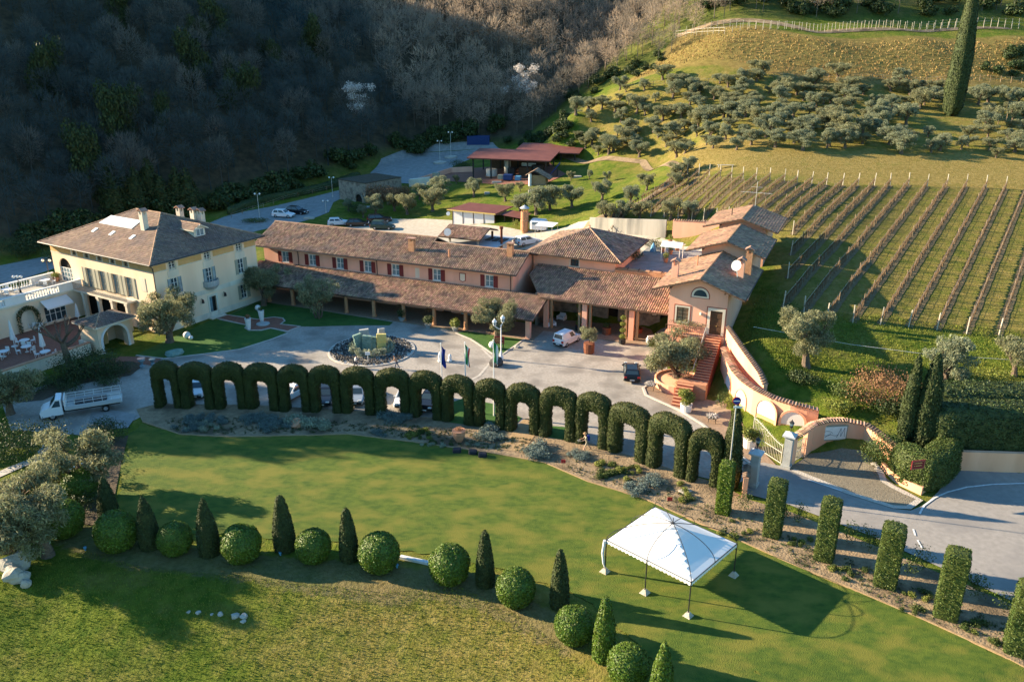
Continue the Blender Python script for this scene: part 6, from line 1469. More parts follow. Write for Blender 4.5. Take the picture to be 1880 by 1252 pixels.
# ------------------------------------------------------------------ vehicles
def wheels(par, xs, hw, r, n=12):
    for x in xs:
        for s in (-1, 1):
            q = MB(); q.tube((x, s * (hw - .18), r), (x, s * (hw + .02), r), r, r, n); w = q.build('wheel', M['tyre'], par)
            q = MB(); q.tube((x, s * (hw + .0), r), (x, s * (hw + .035), r), r * .62, r * .5, 8); q.build('rim', M['rim'], w)
def car(name, label, loc, rz, L=4.4, W=1.8, Hh=1.48, paint='car_white', kind='hatch', group=None, cat='car'):
    c = thing(name, label, cat, loc, rz, group); hw = W / 2
    sh = .92 if kind != 'suv' else 1.05
    if kind == 'van': prof = [(-L / 2, .35), (-L / 2, 1.0), (-L / 2 + .05, 1.0), (L * .22, 1.02), (L * .42, .92), (L / 2, .7), (L / 2, .32)]
    else: prof = [(-L / 2, .34), (-L / 2 - .04, .6), (-L / 2 + .06, sh), (-L * .2, sh + .02), (L * .17, sh + .02), (L * .42, sh - .16), (L / 2, .66), (L / 2 + .02, .36)]
    n = len(prof); q = MB(); rings = []
    for y, k, dz in ((-hw, .965, .04), (-hw + .1, 1, 0), (hw - .1, 1, 0), (hw, .965, .04)):
        rings.append([(x * k, y, z if z < .5 else z - dz) for x, z in prof])
    P_ = [p for r_ in rings for p in r_]; F_ = [tuple(range(n - 1, -1, -1)), tuple(range(3 * n, 4 * n))]
    for a in range(3):
        for i in range(n): j = (i + 1) % n; F_.append((a * n + i, a * n + j, (a + 1) * n + j, (a + 1) * n + i))
    q.add(P_, F_)
    if kind == 'van': b0, b1, t0, t1 = -L / 2 + .03, L * .24, -L / 2 + .12, L * .08
    elif kind == 'suv': b0, b1, t0, t1 = -L / 2 + .12, L * .2, -L / 2 + .45, L * .02
    elif kind == 'sedan': b0, b1, t0, t1 = -L / 2 + .55, L * .2, -L * .22, L * .02
    else: b0, b1, t0, t1 = -L / 2 + .15, L * .22, -L / 2 + .6, L * .03
    zb = (1.0 if kind == 'van' else sh - .01); hb, ht = hw - .06, hw - .24
    q.add([(b0, -hb, zb), (b1, -hb, zb), (b1, hb, zb), (b0, hb, zb), (t0, -ht, Hh - .06), (t1, -ht, Hh - .06), (t1, ht, Hh - .06), (t0, ht, Hh - .06), (t0 + .15, -ht + .12, Hh), (t1 - .2, -ht + .12, Hh), (t1 - .2, ht - .12, Hh), (t0 + .15, ht - .12, Hh)],
          [(0, 1, 5, 4), (1, 2, 6, 5), (2, 3, 7, 6), (3, 0, 4, 7), (4, 5, 9, 8), (5, 6, 10, 9), (6, 7, 11, 10), (7, 4, 8, 11), (8, 9, 10, 11)])
    q.build('body', M[paint], c)
    def glass(nm, pts):
        g = MB(); g.add(pts, [(0, 1, 2, 3)]); g.build(nm, M['glass'], c)
    lerp = lambda a, b, t: a + (b - a) * t
    def cab(x_t, y_s, t):                                  # point on the cabin side
        return None
    z0, z1 = lerp(zb, Hh - .06, .12), lerp(zb, Hh - .06, .9)
    xf = lambda t: lerp(b1, t1, t) + .012; xr = lambda t: lerp(b0, t0, t) - .012; yy = lambda t: lerp(hb, ht, t)
    glass('windscreen', [(xf(.12), -yy(.12) + .1, z0), (xf(.12), yy(.12) - .1, z0), (xf(.9), yy(.9) - .1, z1), (xf(.9), -yy(.9) + .1, z1)])
    glass('rear_window', [(xr(.3 if kind == 'van' else .2), yy(.2) - .12, lerp(zb, Hh, .25)), (xr(.2), -yy(.2) + .12, lerp(zb, Hh, .25)), (xr(.85), -yy(.85) + .12, z1), (xr(.85), yy(.85) - .12, z1)])
    cuts = [(.05, .45), (.5, .95)] if kind != 'van' else [(.62, .95)]
    for s in (-1, 1):
        for u0, u1 in cuts:
            X = lambda u, t: lerp(lerp(b0, t0, t) + .12, lerp(b1, t1, t) - .12, u)
            glass('side_window', [(X(u0, .12), s * (yy(.12) + .012), z0), (X(u1, .12), s * (yy(.12) + .012), z0), (X(u1, .88), s * (yy(.88) + .012), z1), (X(u0, .88), s * (yy(.88) + .012), z1)])
        g = MB(); g.rbox(L / 2 - .18, L / 2 - .01, min(s * (hw - .5), s * (hw - .12)), max(s * (hw - .5), s * (hw - .12)), .62, .78, .03); g.build('headlight', M['lamp_clear'], c)
        g = MB(); g.rbox(-L / 2 - .05, -L / 2 + .06, min(s * (hw - .34), s * (hw - .04)), max(s * (hw - .34), s * (hw - .04)), .7, 1.0 if kind in ('van', 'suv') else .86, .02); g.build('tail_light', M['lamp_red'], c)
        g = MB(); g.rbox(b1 - .3, b1 - .14, min(s * (hw - .02), s * (hw + .16)), max(s * (hw - .02), s * (hw + .16)), zb + .02, zb + .16, .02); g.build('mirror', M[paint], c)
    g = MB(); g.box(L / 2 - .02, L / 2 + .04, -hw + .15, hw - .15, .36, .54); g.box(-L / 2 - .06, -L / 2 + .02, -hw + .12, hw - .12, .36, .56); g.box(L / 2 - .06, L / 2 + .015, -.45, .45, .56, .66); g.build('bumper', M['tyre'], c)
    for x in (-L / 2 - .066, L / 2 + .045): g = MB(); g.box(x - .006, x + .006, -.26, .26, .42, .53); g.build('number_plate', M['plate'], c)
    wheels(c, (-L * .30, L * .31), hw - .02, .33 if kind != 'suv' else .37)
    return c
def at(px, py, dz=0): x, y, z = P(px, py); return (x, y, z + dz)
AZ = -90                                                        # facing the camera
row_a = -2
car('parked_car', 'pale blue white small car facing the second hedge arch', at(365, 722), R(-82), paint='car_white', L=3.9, W=1.7, Hh=1.5)
car('parked_car', 'white estate car parked behind the fifth hedge arch', at(536, 729), R(-118), paint='car_white', L=4.4)
car('parked_car', 'black car parked nose to the sixth hedge arch', at(598, 734), R(-88), paint='car_black', L=4.5)
car('parked_car', 'silver blue car with pale windscreen behind the seventh hedge arch', at(656, 732), R(-88), paint='car_silver', L=4.4)
car('parked_car', 'white car mostly hidden by the leg between eighth and ninth arches', at(744, 738), R(-92), paint='car_white', L=4.2)
car('parked_car', 'dark car in shade behind the ninth hedge arch', at(789, 744), R(-100), paint='car_black', L=4.4, Hh=1.55, kind='suv')
car('parked_car', 'black estate car standing alone on the sunny drive near the olive bed', at(1159, 690), R(84), paint='car_black', L=4.7, W=1.86, Hh=1.5)
v_ = car('parked_van', 'small white delivery van seen from behind near the portico', at(1041, 630), R(52), paint='car_white', L=4.1, W=1.72, Hh=1.85, kind='van', cat='van')
car('parked_car', 'white sport utility car on the rear drive', at(521, 399), R(-12), paint='car_white', kind='suv', L=4.7, W=1.9, Hh=1.72)
car('parked_car', 'black sport utility car behind the white one on the rear drive', at(546, 393), R(-18), paint='car_black', kind='suv', L=4.7, W=1.9, Hh=1.7)
car('parked_car', 'white car whose roof shows over the long house ridge', at(622, 414), R(10), paint='car_white', L=4.4, kind='suv', Hh=1.6)
car('parked_car', 'dark car in the rear yard between the white roof and the green vehicle', at(657, 415), R(8), paint='car_black', L=4.6)
car('parked_car', 'green off road car in the rear yard behind the ridge', at(703, 421), R(-8), paint='car_green', kind='suv', L=4.8, W=1.9, Hh=1.8)
car('parked_car', 'dark pickup behind the green off road car', at(697, 408), R(12), paint='car_black', kind='suv', L=5.0, W=1.9, Hh=1.7)
car('parked_car', 'white car with black windscreen beside the pyramid roof', at(968, 449), R(35), paint='car_white', L=4.8, W=1.9, Hh=1.7, kind='suv')
car('parked_car', 'white car tucked beside the silver bush in the rear yard', at(585, 400), R(0), paint='car_white', L=3.8) if False else None
# flatbed truck at the left
x0, y0, z0 = P(88, 772); x1, y1, z1 = P(212, 752); ang = math.atan2(y0 - y1, x0 - x1)
TR = thing('flatbed_truck', 'white flatbed truck with mesh side frames parked at the left end of the drive', 'truck', ((x0 + x1) / 2, (y0 + y1) / 2 + .7, .04), ang)
q = MB(); q.prism([(1.9, .5), (1.9, 2.15), (2.4, 2.2), (3.0, 1.45), (3.75, 1.2), (3.95, .95), (3.95, .45)], -.95, .95); q.build('cab', M['car_white'], TR)
q = MB(); q.add([(3.0 + .02, -.8, 1.5), (3.02, .8, 1.5), (2.46, .74, 2.16), (2.46, -.74, 2.16)], [(0, 1, 2, 3)]); q.build('windscreen', M['glass'], TR)
for s in (-1, 1):
    q = MB(); q.add([(2.05, s * .965, 1.4), (2.85, s * .965, 1.4), (2.4, s * .965, 2.05), (2.05, s * .965, 2.05)], [(0, 1, 2, 3)]); q.build('side_window', M['glass'], TR)
    q = MB(); q.rbox(3.85, 3.98, s * .75 - .16, s * .75 + .16, .75, .95, .02); q.build('headlight', M['lamp_clear'], TR)
    q = MB(); q.box(-3.6, 1.6, s * 1.03 - .03, s * 1.03 + .03, 1.0, 1.36); q.build('drop_side', M['slate_panel'], TR)
    q = MB()
    for k in range(7): x = -3.55 + k * .85; q.tube((x, s * 1.03, 1.36), (x, s * 1.03, 1.95), .018)
    q.tube((-3.6, s * 1.03, 1.95), (1.6, s * 1.03, 1.95), .02); q.tube((-3.6, s * 1.03, 1.68), (1.6, s * 1.03, 1.68), .015); q.build('side_frame', M['white_paint'], TR)
q = MB(); q.box(-3.65, 1.65, -1.06, 1.06, .9, 1.0); q.build('bed', M['metal_pale'], TR)
q = MB(); q.box(-3.4, 1.9, -.4, .4, .5, .88); q.build('chassis', M['metal_dark'], TR)
q = MB(); q.box(1.62, 1.7, -1.03, 1.03, 1.0, 2.1); q.build('headboard', M['white_paint'], TR)
q = MB(); q.box(-2.2, .8, -.65, .65, 1.0, 1.35); q.build('load', M['metal_dark'], TR)
q = MB(); q.box(3.94, 4.05, -.95, .95, .4, .62); q.build('bumper', M['tyre'], TR)
wheels(TR, (-2.0, 2.9), .92, .38)

# ------------------------------------------------------------------ people
def person(label, loc, rz, h, shirt, trousers, hairc, stride=.3, armL=(.0, -.25), armR=(0, .2), bend=.05, lower=None, extra=None):
    S_ = h / 1.75
    J = {'pel': (0, 0, .93), 'sp': (.02 + bend * .4, 0, 1.15), 'ch': (.03 + bend, 0, 1.36), 'nk': (.05 + bend * 1.25, 0, 1.5), 'hd': (.08 + bend * 1.45, 0, 1.63), 'ht': (.08 + bend * 1.5, 0, 1.73)}
    Rr = {'pel': .135, 'sp': .125, 'ch': .145, 'nk': .06, 'hd': .098, 'ht': .075}; Ed = [('pel', 'sp', 's'), ('sp', 'ch', 's'), ('ch', 'nk', 'k'), ('nk', 'hd', 'k'), ('hd', 'ht', 'h')]
    for sd, sx, st in (('L', 1, stride), ('R', -1, -stride)):
        J['hp' + sd] = (0, sx * .1, .88); J['kn' + sd] = (st * .55 + .03, sx * .11, .5); J['an' + sd] = (st - (.12 if st < 0 else 0), sx * .11, .08 + (.05 if st < 0 else 0)); J['to' + sd] = (J['an' + sd][0] + .17, sx * .12, .04)
        Rr.update({'hp' + sd: .1, 'kn' + sd: .068, 'an' + sd: .045, 'to' + sd: .035}); Ed += [('pel', 'hp' + sd, 't'), ('hp' + sd, 'kn' + sd, 't'), ('kn' + sd, 'an' + sd, lower or 't'), ('an' + sd, 'to' + sd, 'f')]
        fa, fb = armL if sd == 'L' else armR
        J['sh' + sd] = (.03 + bend, sx * .19, 1.4); J['el' + sd] = (.03 + bend + .28 * math.sin(fa), sx * .25, 1.4 - .28 * math.cos(fa)); e = J['el' + sd]; J['wr' + sd] = (e[0] + .25 * math.sin(fb), sx * .25, e[2] - .25 * math.cos(fb)); w = J['wr' + sd]; J['pm' + sd] = (w[0] + .08 * math.sin(fb), sx * .25, w[2] - .08 * math.cos(fb))
        Rr.update({'sh' + sd: .068, 'el' + sd: .045, 'wr' + sd: .032, 'pm' + sd: .036}); Ed += [('ch', 'sh' + sd, 's'), ('sh' + sd, 'el' + sd, 's'), ('el' + sd, 'wr' + sd, 'k'), ('wr' + sd, 'pm' + sd, 'k')]
        for f in range(5):
            fl = (.05, .075, .082, .075, .06)[f]; a = J['pm' + sd]; off = (f - 2) * .018
            J['f%d' % f + sd] = (a[0] + fl * math.sin(fb) + off * math.cos(fb), a[1] + (.03 * sx if f == 0 else 0), a[2] - fl * math.cos(fb) + off * math.sin(fb)); Rr['f%d' % f + sd] = .009
    nm = list(J); me = bpy.data.meshes.new('person_body'); me.from_pydata([J[k] for k in nm], [(nm.index(a), nm.index(b)) for a, b, _ in Ed if True], [])
    keep = {k for a, b, _ in Ed for k in (a, b)}
    me = bpy.data.meshes.new('person_body'); nk = [k for k in nm if k in keep]; me.from_pydata([J[k] for k in nk], [(nk.index(a), nk.index(b)) for a, b, _ in Ed], [])
    tmp = bpy.data.objects.new('person_tmp', me); COL.objects.link(tmp); md = tmp.modifiers.new('s', 'SKIN'); md.use_smooth_shade = True
    for i, k in enumerate(nk): v = me.skin_vertices[0].data[i]; v.radius = (Rr[k], Rr[k] * (1.15 if k in ('pel', 'sp', 'ch') else 1)); v.use_root = (k == 'pel')
    sb = tmp.modifiers.new('d', 'SUBSURF'); sb.levels = 1; sb.render_levels = 1
    dg = bpy.context.evaluated_depsgraph_get(); body = bpy.data.meshes.new_from_object(tmp.evaluated_get(dg)); bpy.data.objects.remove(tmp)
    # fingers grown onto the palms, then everything kept as one mesh
    fb_ = MB()
    for sd in 'LR':
        for f in range(5): fb_.tube(J['pm' + sd], J['f%d' % f + sd], .012, .008, 4)
    hx, hz = J['hd'][0], J['hd'][2]
    fb_.add([(hx + .095, -.012, hz - .01), (hx + .095, .012, hz - .01), (hx + .125, 0, hz - .025), (hx + .1, 0, hz + .03)], [(0, 1, 2), (0, 2, 3), (1, 3, 2)])
    for s in (-1, 1): fb_.ball((hx, s * .1, hz), .022, 5, 3)
    eyes = MB(); [eyes.ball((hx + .088, s * .035, hz + .02), .011, 5, 3) for s in (-1, 1)]; eyes.box(hx + .088, hx + .098, -.025, .025, hz - .05, hz - .042)
    V0 = [tuple(v.co) for v in body.vertices]; F0 = [tuple(p.vertices) for p in body.polygons]; mi = []
    mats = [M['skin'], M[shirt], M[trousers], M['tyre'], M[hairc]]; key = {'s': 1, 't': 2, 'k': 0, 'f': 3, 'h': 4}
    segs = [(Vector(J[a]), Vector(J[b]), key[c]) for a, b, c in Ed]
    for p in body.polygons:
        c = p.center; bd, bm_ = 9, 0
        for a, b, k in segs:
            t = max(0, min(1, (c - a).dot(b - a) / (b - a).length_squared)); d = (c - a.lerp(b, t)).length
            if d < bd: bd, bm_ = d, k
        if bm_ == 0 and c.z < 1.49 and c.z > 1.2 and abs(c.y) < .17: bm_ = 1
        if c.z > hz + .045 or (c.x < hx - .03 and c.z > hz - .05): bm_ = 4
        mi.append(bm_)
    al = MB(); al.v = V0 + list(fb_.v) + list(eyes.v); o1, o2 = len(V0), len(V0) + len(fb_.v)
    al.f = F0 + [tuple(i + o1 for i in f) for f in fb_.f] + [tuple(i + o2 for i in f) for f in eyes.f]; al.mi = mi + [0] * len(fb_.f) + [4] * len(eyes.f); al.sm = True
    o = al.build('person', mats); o.location = loc; o.rotation_euler = (0, 0, rz); o.scale = (S_,) * 3
    return tag(o, label, 'person'), J, S_
x, y, z = P(653, 676); person('person in a white shirt and dark trousers walking past the stone sculpture', (x, y, z + .02), R(10), 1.62, 'cloth_white', 'cloth_dark', 'hair', .28, (-.4, -.1), (.35, .7))
x, y, z = P(729, 678); person('person in a tan jacket and jeans leaning forward by the sculpture', (x, y, z + .02), R(175), 1.78, 'cloth_tan', 'denim', 'hair', .2, (.5, 1.0), (.3, .8), .16)
x, y, z = P(1077, 828); pg, J, S_ = person('gardener in shorts and a straw hat walking with a blue backpack by the arches', (x, y, z + .05), R(190), 1.85, 'cloth_beige', 'cloth_beige', 'hair', .32, (.7, 1.4), (.5, 1.3), .08, 'k')
q = MB(); q.lathe([(.2, 1.72), (.2, 1.735), (.1, 1.74), (.095, 1.83), (.03, 1.85)], 10, (J['hd'][0], 0, 0)); hat = q.build('straw_hat', M['wood'], pg)
bp_o = MB(); bp_o.rbox(J['ch'][0] - .34, J['ch'][0] - .13, -.17, .17, 1.05, 1.5, .05); b_ = bp_o.build('backpack', M['flag_blue']); b_.location = pg.location; b_.rotation_euler = pg.rotation_euler; b_.scale = pg.scale; tag(b_, 'blue backpack worn by the gardener', 'backpack')
cb_ = MB()
for k in range(14): a = Vector(J['pmL']) + Vector((rnd.uniform(0, .25), rnd.uniform(-.1, .1), rnd.uniform(-.05, .15))); cb_.tri(tuple(a), tuple(a + Vector((.14, .03, .05))), tuple(a + Vector((.05, .1, .1))))
b_ = cb_.build('clippings', M['white_fabric']); b_.location = pg.location; b_.rotation_euler = pg.rotation_euler; b_.scale = pg.scale; tag(b_, 'white bundle held out by the gardener', 'bundle')

# ------------------------------------------------------------------ the stone sculpture on the drive
fc = SW(-13.75, -12.0); FX = thing('sculpture_base', 'round bed of black stones in a pale kerb on the drive', 'flower bed', (fc[0], fc[1], .03))
q = MB(); q.lathe([(5.35, 0), (5.35, .10), (5.1, .11), (5.0, .06), (.1, .08)], 48); q.build('kerb', M['kerb'], FX)
q = MB()
for k in range(1500):
    a = rnd.uniform(0, 6.283); r = math.sqrt(rnd.uniform(2.9 ** 2, 5.0 ** 2)); s = rnd.uniform(.07, .17); c = Vector((r * math.cos(a), r * math.sin(a), .1 + s * .4))
    pts_ = [c + Vector((rnd.uniform(.7, 1.2) * s * dx, rnd.uniform(.7, 1.2) * s * dy, rnd.uniform(.6, 1) * s * dz)) for dx, dy, dz in ((1, 0, 0), (0, 1, 0), (-1, 0, 0), (0, -1, 0), (0, 0, 1))]
    q.add(pts_, [(0, 1, 4), (1, 2, 4), (2, 3, 4), (3, 0, 4)])
stuffpart(q.build('black_stones', M['black_stone'], FX))
bl = [(2.35 * math.cos(k * .196) * (1 + .12 * math.sin(k * 2.1)), 2.35 * math.sin(k * .196) * (1 + .12 * math.sin(k * 2.1)), .45, .42, .5) for k in range(32)]
C, d = blob_leaves(bl, 5200, .3, .3); L = leaf_quads(C, d * np.array([1, 1, .2]), .34, .24, (0, 0, 1), .4)
rg = link('succulent_ring', setmats(merge('succulent_ring', [(L, quads(5200), 0)]), 'santolina'), None, (fc[0], fc[1], .1)); tag(rg, 'ring of pale green upright plants around the standing slabs', 'plants')
SC = thing('stone_sculpture', 'sculpture of tilted green and yellow stone slabs standing in a ring', 'sculpture', (fc[0], fc[1], .1), 0)
for (dx, dy, w, d_, h, rz_, tilt, mm) in ((-.45, -.5, 1.15, .4, 2.15, -8, 4, 'green_stone'), (-1.35, -.1, 1.0, .35, 2.2, 30, -10, 'green_stone'), (-.75, .7, 1.15, .35, 2.55, 10, -5, 'grey_stone'), (.35, -.4, .55, .5, 1.9, 0, 3, 'green_stone'), (1.25, -.35, 1.15, .35, 2.3, 12, 3, 'yellow_stone'), (.95, .6, .9, .3, 2.6, 40, 7, 'grey_stone')):
    q = MB(); n = 7
    for k in range(n):
        za, zb = h * k / n, h * (k + 1) / n; j = lambda: rnd.uniform(-.035, .035)
        q.box(-w / 2 + j(), w / 2 + j(), -d_ / 2 + j(), d_ / 2 + j(), za - (.3 if k == 0 else 0), zb - .012)
    o = q.build('slab', M[mm], SC); o.location = (dx, dy, 0); o.rotation_euler = (R(rnd.uniform(-5, 5)), R(tilt), R(rz_))
    if mm == 'yellow_stone': o['label'] = 'yellow slab'
x, y, z = P(676, 668); t = thing('sign_stand', 'small white notice on a slim stand before the sculpture', 'sign', (x, y, .03))
q = MB(); q.lathe([(.22, 0), (.22, .04), (.03, .06), (.03, 1.1)], 8); q.build('stand', M['white_paint'], t); q = MB(); q.box(-.3, .3, -.03, .03, 1.1, 1.5); q.build('board', M['white_paint'], t)

# ------------------------------------------------------------------ lamps, flags and small things on the drive
def lathe_obj(name, prof, m, par=None, n=14, c=(0, 0, 0)): q = MB(); q.lathe(prof, n, c); q.sm = False; return q.build(name, M[m], par)
x, y, z = P(920, 661); LP = thing('lamp_post', 'ornate white lamp post with two lanterns beside the small lawn', 'lamp post', (x, y, .05))
lathe_obj('post', [(.3, 0), (.3, .35), (.18, .5), (.14, 1.0), (.08, 1.1), (.065, 4.3), (.1, 4.4)], 'white_paint', LP, 10)
q = MB(); q.path([(0, 0, 4.2), (.1, 0, 4.5), (.22, 0, 4.75)], .05); q.path([(0, 0, 3.9), (-.35, 0, 4.0), (-.75, 0, 4.3)], .05); q.build('arm', M['white_paint'], LP)
for dx, zz in ((.22, 4.75), (-.75, 4.3)):
    lt = lathe_obj('lantern', [(.06, 0), (.2, .12), (.27, .55), (.3, .58), (.12, .8), (.05, .95)], 'white_paint', LP, 6, (dx, 0, zz)); g = MB()
    for k in range(6):
        a0, a1 = k * math.pi / 3 + .12, (k + 1) * math.pi / 3 - .12; pt = lambda r, a, zq: (dx + r * math.cos(a), r * math.sin(a), zz + zq)
        g.quad(pt(.2, a0, .16), pt(.2, a1, .16), pt(.257, a1, .5), pt(.257, a0, .5))
    g.build('lantern_glass', M['glass_pale'], lt)
for px, py, r, lab in ((344, 622, .46, 'larger pale globe lamp on the shaded villa lawn'), (351, 624, .28, 'smaller pale globe lamp leaning against the larger one'), (474, 571, .42, 'pale globe lamp behind the tall white planter'), (904, 640, .46, 'pale globe lamp at the tip of the sunny lawn')):
    x, y, z = P(px, py); t = thing('globe_lamp', lab, 'globe lamp', (x, y, z + .05)); q = MB(); q.ball((0, 0, r), r, 16, 12); q.sm = True; q.build('globe', M['white_paint'], t); lathe_obj('base', [(r * .45, 0), (r * .45, .06), (r * .3, .1)], 'metal_dark', t, 10)
x, y, z = P(917, 640); t = thing('notice_board', 'dark red notice board on legs on the sunny lawn', 'sign', (x, y, .05), R(-10)); q = MB(); q.box(-.62, .62, -.05, .05, .6, 1.55); q.build('board', M['sign_red'], t)
for k in range(4): q = MB(); q.box(-.5, .5 - .2 * (k % 2), -.06, -.052, .75 + k * .19, .80 + k * .19); q.build('text_line', M['gold'], t)
for s in (-1, 1): q = MB(); q.box(s * .5 - .05, s * .5 + .05, -.05, .05, 0, .6); q.build('leg', M['wood_dark'], t)
def boulder(px, py, r, lab, m='rock', flat=.7, group=None, dz=0):
    x, y, z = P(px, py); q = MB(); q.ball((0, 0, 0), r, 9, 7, flat); q.v = [tuple(Vector(v) * (1 + .22 * math.sin(v[0] * 3 / r + px) * math.sin(v[1] * 4 / r) + rnd.uniform(-.07, .07))) for v in q.v]
    o = q.build('boulder', M[m]); o.location = (x, y, z + r * flat * .6 + dz); return tag(o, lab, 'boulder', group)
boulder(911, 671, .85, 'big rounded dark boulder at the foot of the white lamp post', 'black_stone', .75)
boulder(949, 638, .42, 'pale little stone at the kerb corner of the sunny lawn', 'pale_rock', .4)
boulder(320, 652, 1.1, 'low dark mossy boulder at the edge of the villa lawn', 'green_stone', .4)
for px, py, lab, hh in ((808, 664, 'taller white garden statue on the drive', 1.25), (826, 663, 'shorter white garden statue on the drive', .9)):
    x, y, z = P(px, py); t = thing('garden_statue', lab, 'statue', (x, y, .03)); lathe_obj('pedestal', [(.28, 0), (.28, .15), (.2, .2), (.2, .42), (.26, .48)], 'white_paint', t, 10); lathe_obj('figure', [(.18, .48), (.22, .65), (.16, hh * .72), (.2, hh * .8), (.08, hh * .86), (.11, hh * .93), (.03, hh)], 'white_paint', t, 9)
def flag(px, top, pyb, cols, lab):
    x, y, z = P(px, pyb); h = PYW(px, top, y)[2] - z; t = thing('flagpole', lab, 'flagpole', (x, y, z)); lathe_obj('pole', [(.09, 0), (.06, h * .5), (.04, h), (.07, h + .02), (.07, h + .12), (.01, h + .16)], 'white_paint', t, 8)
    n = 14; q = MB(); top_z = h - .1
    for k in range(n):
        za, zb = top_z - 2.1 * k / n, top_z - 2.1 * (k + 1) / n; wv = lambda i, z_: (.05 + i * .10 + .05 * math.sin(z_ * 3 + i), .07 * math.sin(i * 2.4 + z_ * 2.2), z_ - i * .13)
        for i in range(4): q.m = min(len(cols) - 1, i * len(cols) // 4); q.quad(wv(i, za), wv(i + 1, za), wv(i + 1, zb), wv(i, zb))
    q.build('flag', [M[c] for c in cols], t); return t
flag(813, 632, 752, ['flag_blue'], 'flagpole with a limp deep blue flag'); flag(856, 630, 757, ['flag_green', 'cloth_white', 'flag_red'], 'flagpole with a limp green white and red flag'); flag(907, 626, 764, ['flag_green', 'cloth_white'], 'flagpole with a limp green flag nearest the lamp post')
def potted(px, py, pot, prof, bl, leaf, n, size, lab, cat='potted plant', up=None, z=None, trunk=None):
    x, y, z0 = P(px, py) if z is None else PZ(px, py, z); t = thing('potted_plant', lab, cat, (x, y, z0 + .03)); lathe_obj('pot', prof, pot, t, 14)
    if trunk: q = MB(); q.tube((0, 0, prof[-1][1] - .1), (0, 0, trunk), .05, .04, 6); q.build('stem', M['bark'], t)
    link('plant', shrub_mesh(bl, n, size, [leaf], .35 if up else .5, .4, up), t); return t
urn = [(.28, 0), (.3, .1), (.46, .45), (.5, .52)]
potted(738, 590, 'grey_stone', urn, [(0, 0, 1.2, .6, .7)], 'dark_leaf', 700, .16, 'grey urn with a slim dark plant, furthest along the colonnade'); potted(786, 602, 'grey_stone', urn, [(0, 0, 1.1, .85, .6), (.3, .2, 1.2, .5, .5)], 'dark_leaf', 900, .17, 'grey urn with a broad dark plant, middle of the colonnade'); potted(836, 608, 'grey_stone', urn, [(0, 0, 1.15, .7, .7)], 'lime_leaf', 800, .2, 'grey urn with a spiky yellow green plant by the glazed door')
potted(1081, 648, 'rust', [(.62, 0), (.66, .1), (.68, 1.25), (.7, 1.3)], [(rnd.uniform(-.8, .8), rnd.uniform(-.8, .8), rnd.uniform(2.0, 2.9), .55, .45) for _ in range(10)], 'olive_leaf', 3200, .2, 'potted olive tree in a rusty round planter beside the white van', 'potted tree', (0, 0, .5), None, 2.2)
potted(1113, 617, 'rust', [(.55, 0), (.6, 1.2)], [(0, 0, 1.5, .5, .3)], 'dark_leaf', 400, .15, 'second rusty planter in the portico shade'); potted(1171, 615, 'trim_red', [(.5, 0), (.6, .9)], [(0, 0, 1.0, .4, .25)], 'dark_leaf', 300, .15, 'dark red planter deep inside the portico')
def cloud(px, py, lab, k, h):
    x, y, z = P(px, py); t = thing('cloud_topiary', lab, 'topiary', (x, y, .1)); lathe_obj('pot', [(.4, 0), (.45, .1), (.45, .55), (.48, .6)], 'metal_dark', t, 12); q = MB(); q.tube((0, 0, .5), (0, 0, h), .045); q.build('stem', M['bark'], t)
    for i in range(k): zc = .95 + (h - .9) * i / (k - 1); link('foliage_ball', shrub_mesh([(0, 0, zc, .42 - .015 * i, .30)], 520, .12, ['lime_leaf'], .55, .8), t)
cloud(1142, 632, 'four ball topiary in a black pot before the portico pillar', 4, 3.4); cloud(1062, 607, 'shorter ball topiary standing by the middle portico posts', 3, 3.3)
potted(1259, 756, 'white_paint', [(.52, 0), (.56, .1), (.62, .85), (.66, .9)], [(rnd.uniform(-.5, .5), rnd.uniform(-.5, .5), rnd.uniform(1.2, 2.2), .55, .5) for _ in range(8)], 'lime_leaf', 2400, .2, 'white tub with a bushy yellow green shrub on the stair pavement'); potted(1375, 822, 'white_paint', [(.5, 0), (.55, .1), (.6, .85), (.64, .9)], [(rnd.uniform(-.9, .9), rnd.uniform(-.5, .5), rnd.uniform(1.1, 1.9), .5, .45) for _ in range(9)], 'lime_leaf', 2200, .22, 'white tub with a spreading green shrub inside the gate')
for px, py, lab in ((1194, 716, 'low iron flower stand with pale blooms by the kerb corner'), (1307, 776, 'low iron flower stand with pink blooms near the cypress')):
    x, y, z = P(px, py); t = thing('flower_stand', lab, 'flower stand', (x, y, .07)); q = MB()
    for k in range(4): a = k * math.pi / 2 + .5; q.tube((.55 * math.cos(a), .55 * math.sin(a), 0), (.4 * math.cos(a), .4 * math.sin(a), .55), .03)
    q.lathe([(.62, .55), (.62, .6), (.6, .61)], 12); q.build('stand', M['metal_dark'], t); link('flowers', shrub_mesh([(0, 0, .68, .7, .16)], 420, .14, ['blossom'], .7, .3), t); link('leaves', shrub_mesh([(0, 0, .62, .62, .12)], 200, .14, ['dark_leaf'], .6, .3), t)
for px, py, lab in ((457, 605, 'left tall white tapered planter on the brick path'), (481, 590, 'right tall white tapered planter on the brick path')): potted(px, py, 'white_paint', [(.25, 0), (.42, 1.5), (.45, 1.55)], [(0, 0, 1.8, .4, .3)], 'dry_twig' if px == 457 else 'shrub_leaf', 350, .14, lab, 'planter')
x, y, z = P(483, 596); t = thing('stone_disc', 'small pale oval plinth at the centre of the brick roundel', 'plinth', (x, y, .07)); lathe_obj('disc', [(.9, 0), (.9, .1), (.75, .16)], 'grey_stone', t, 18)
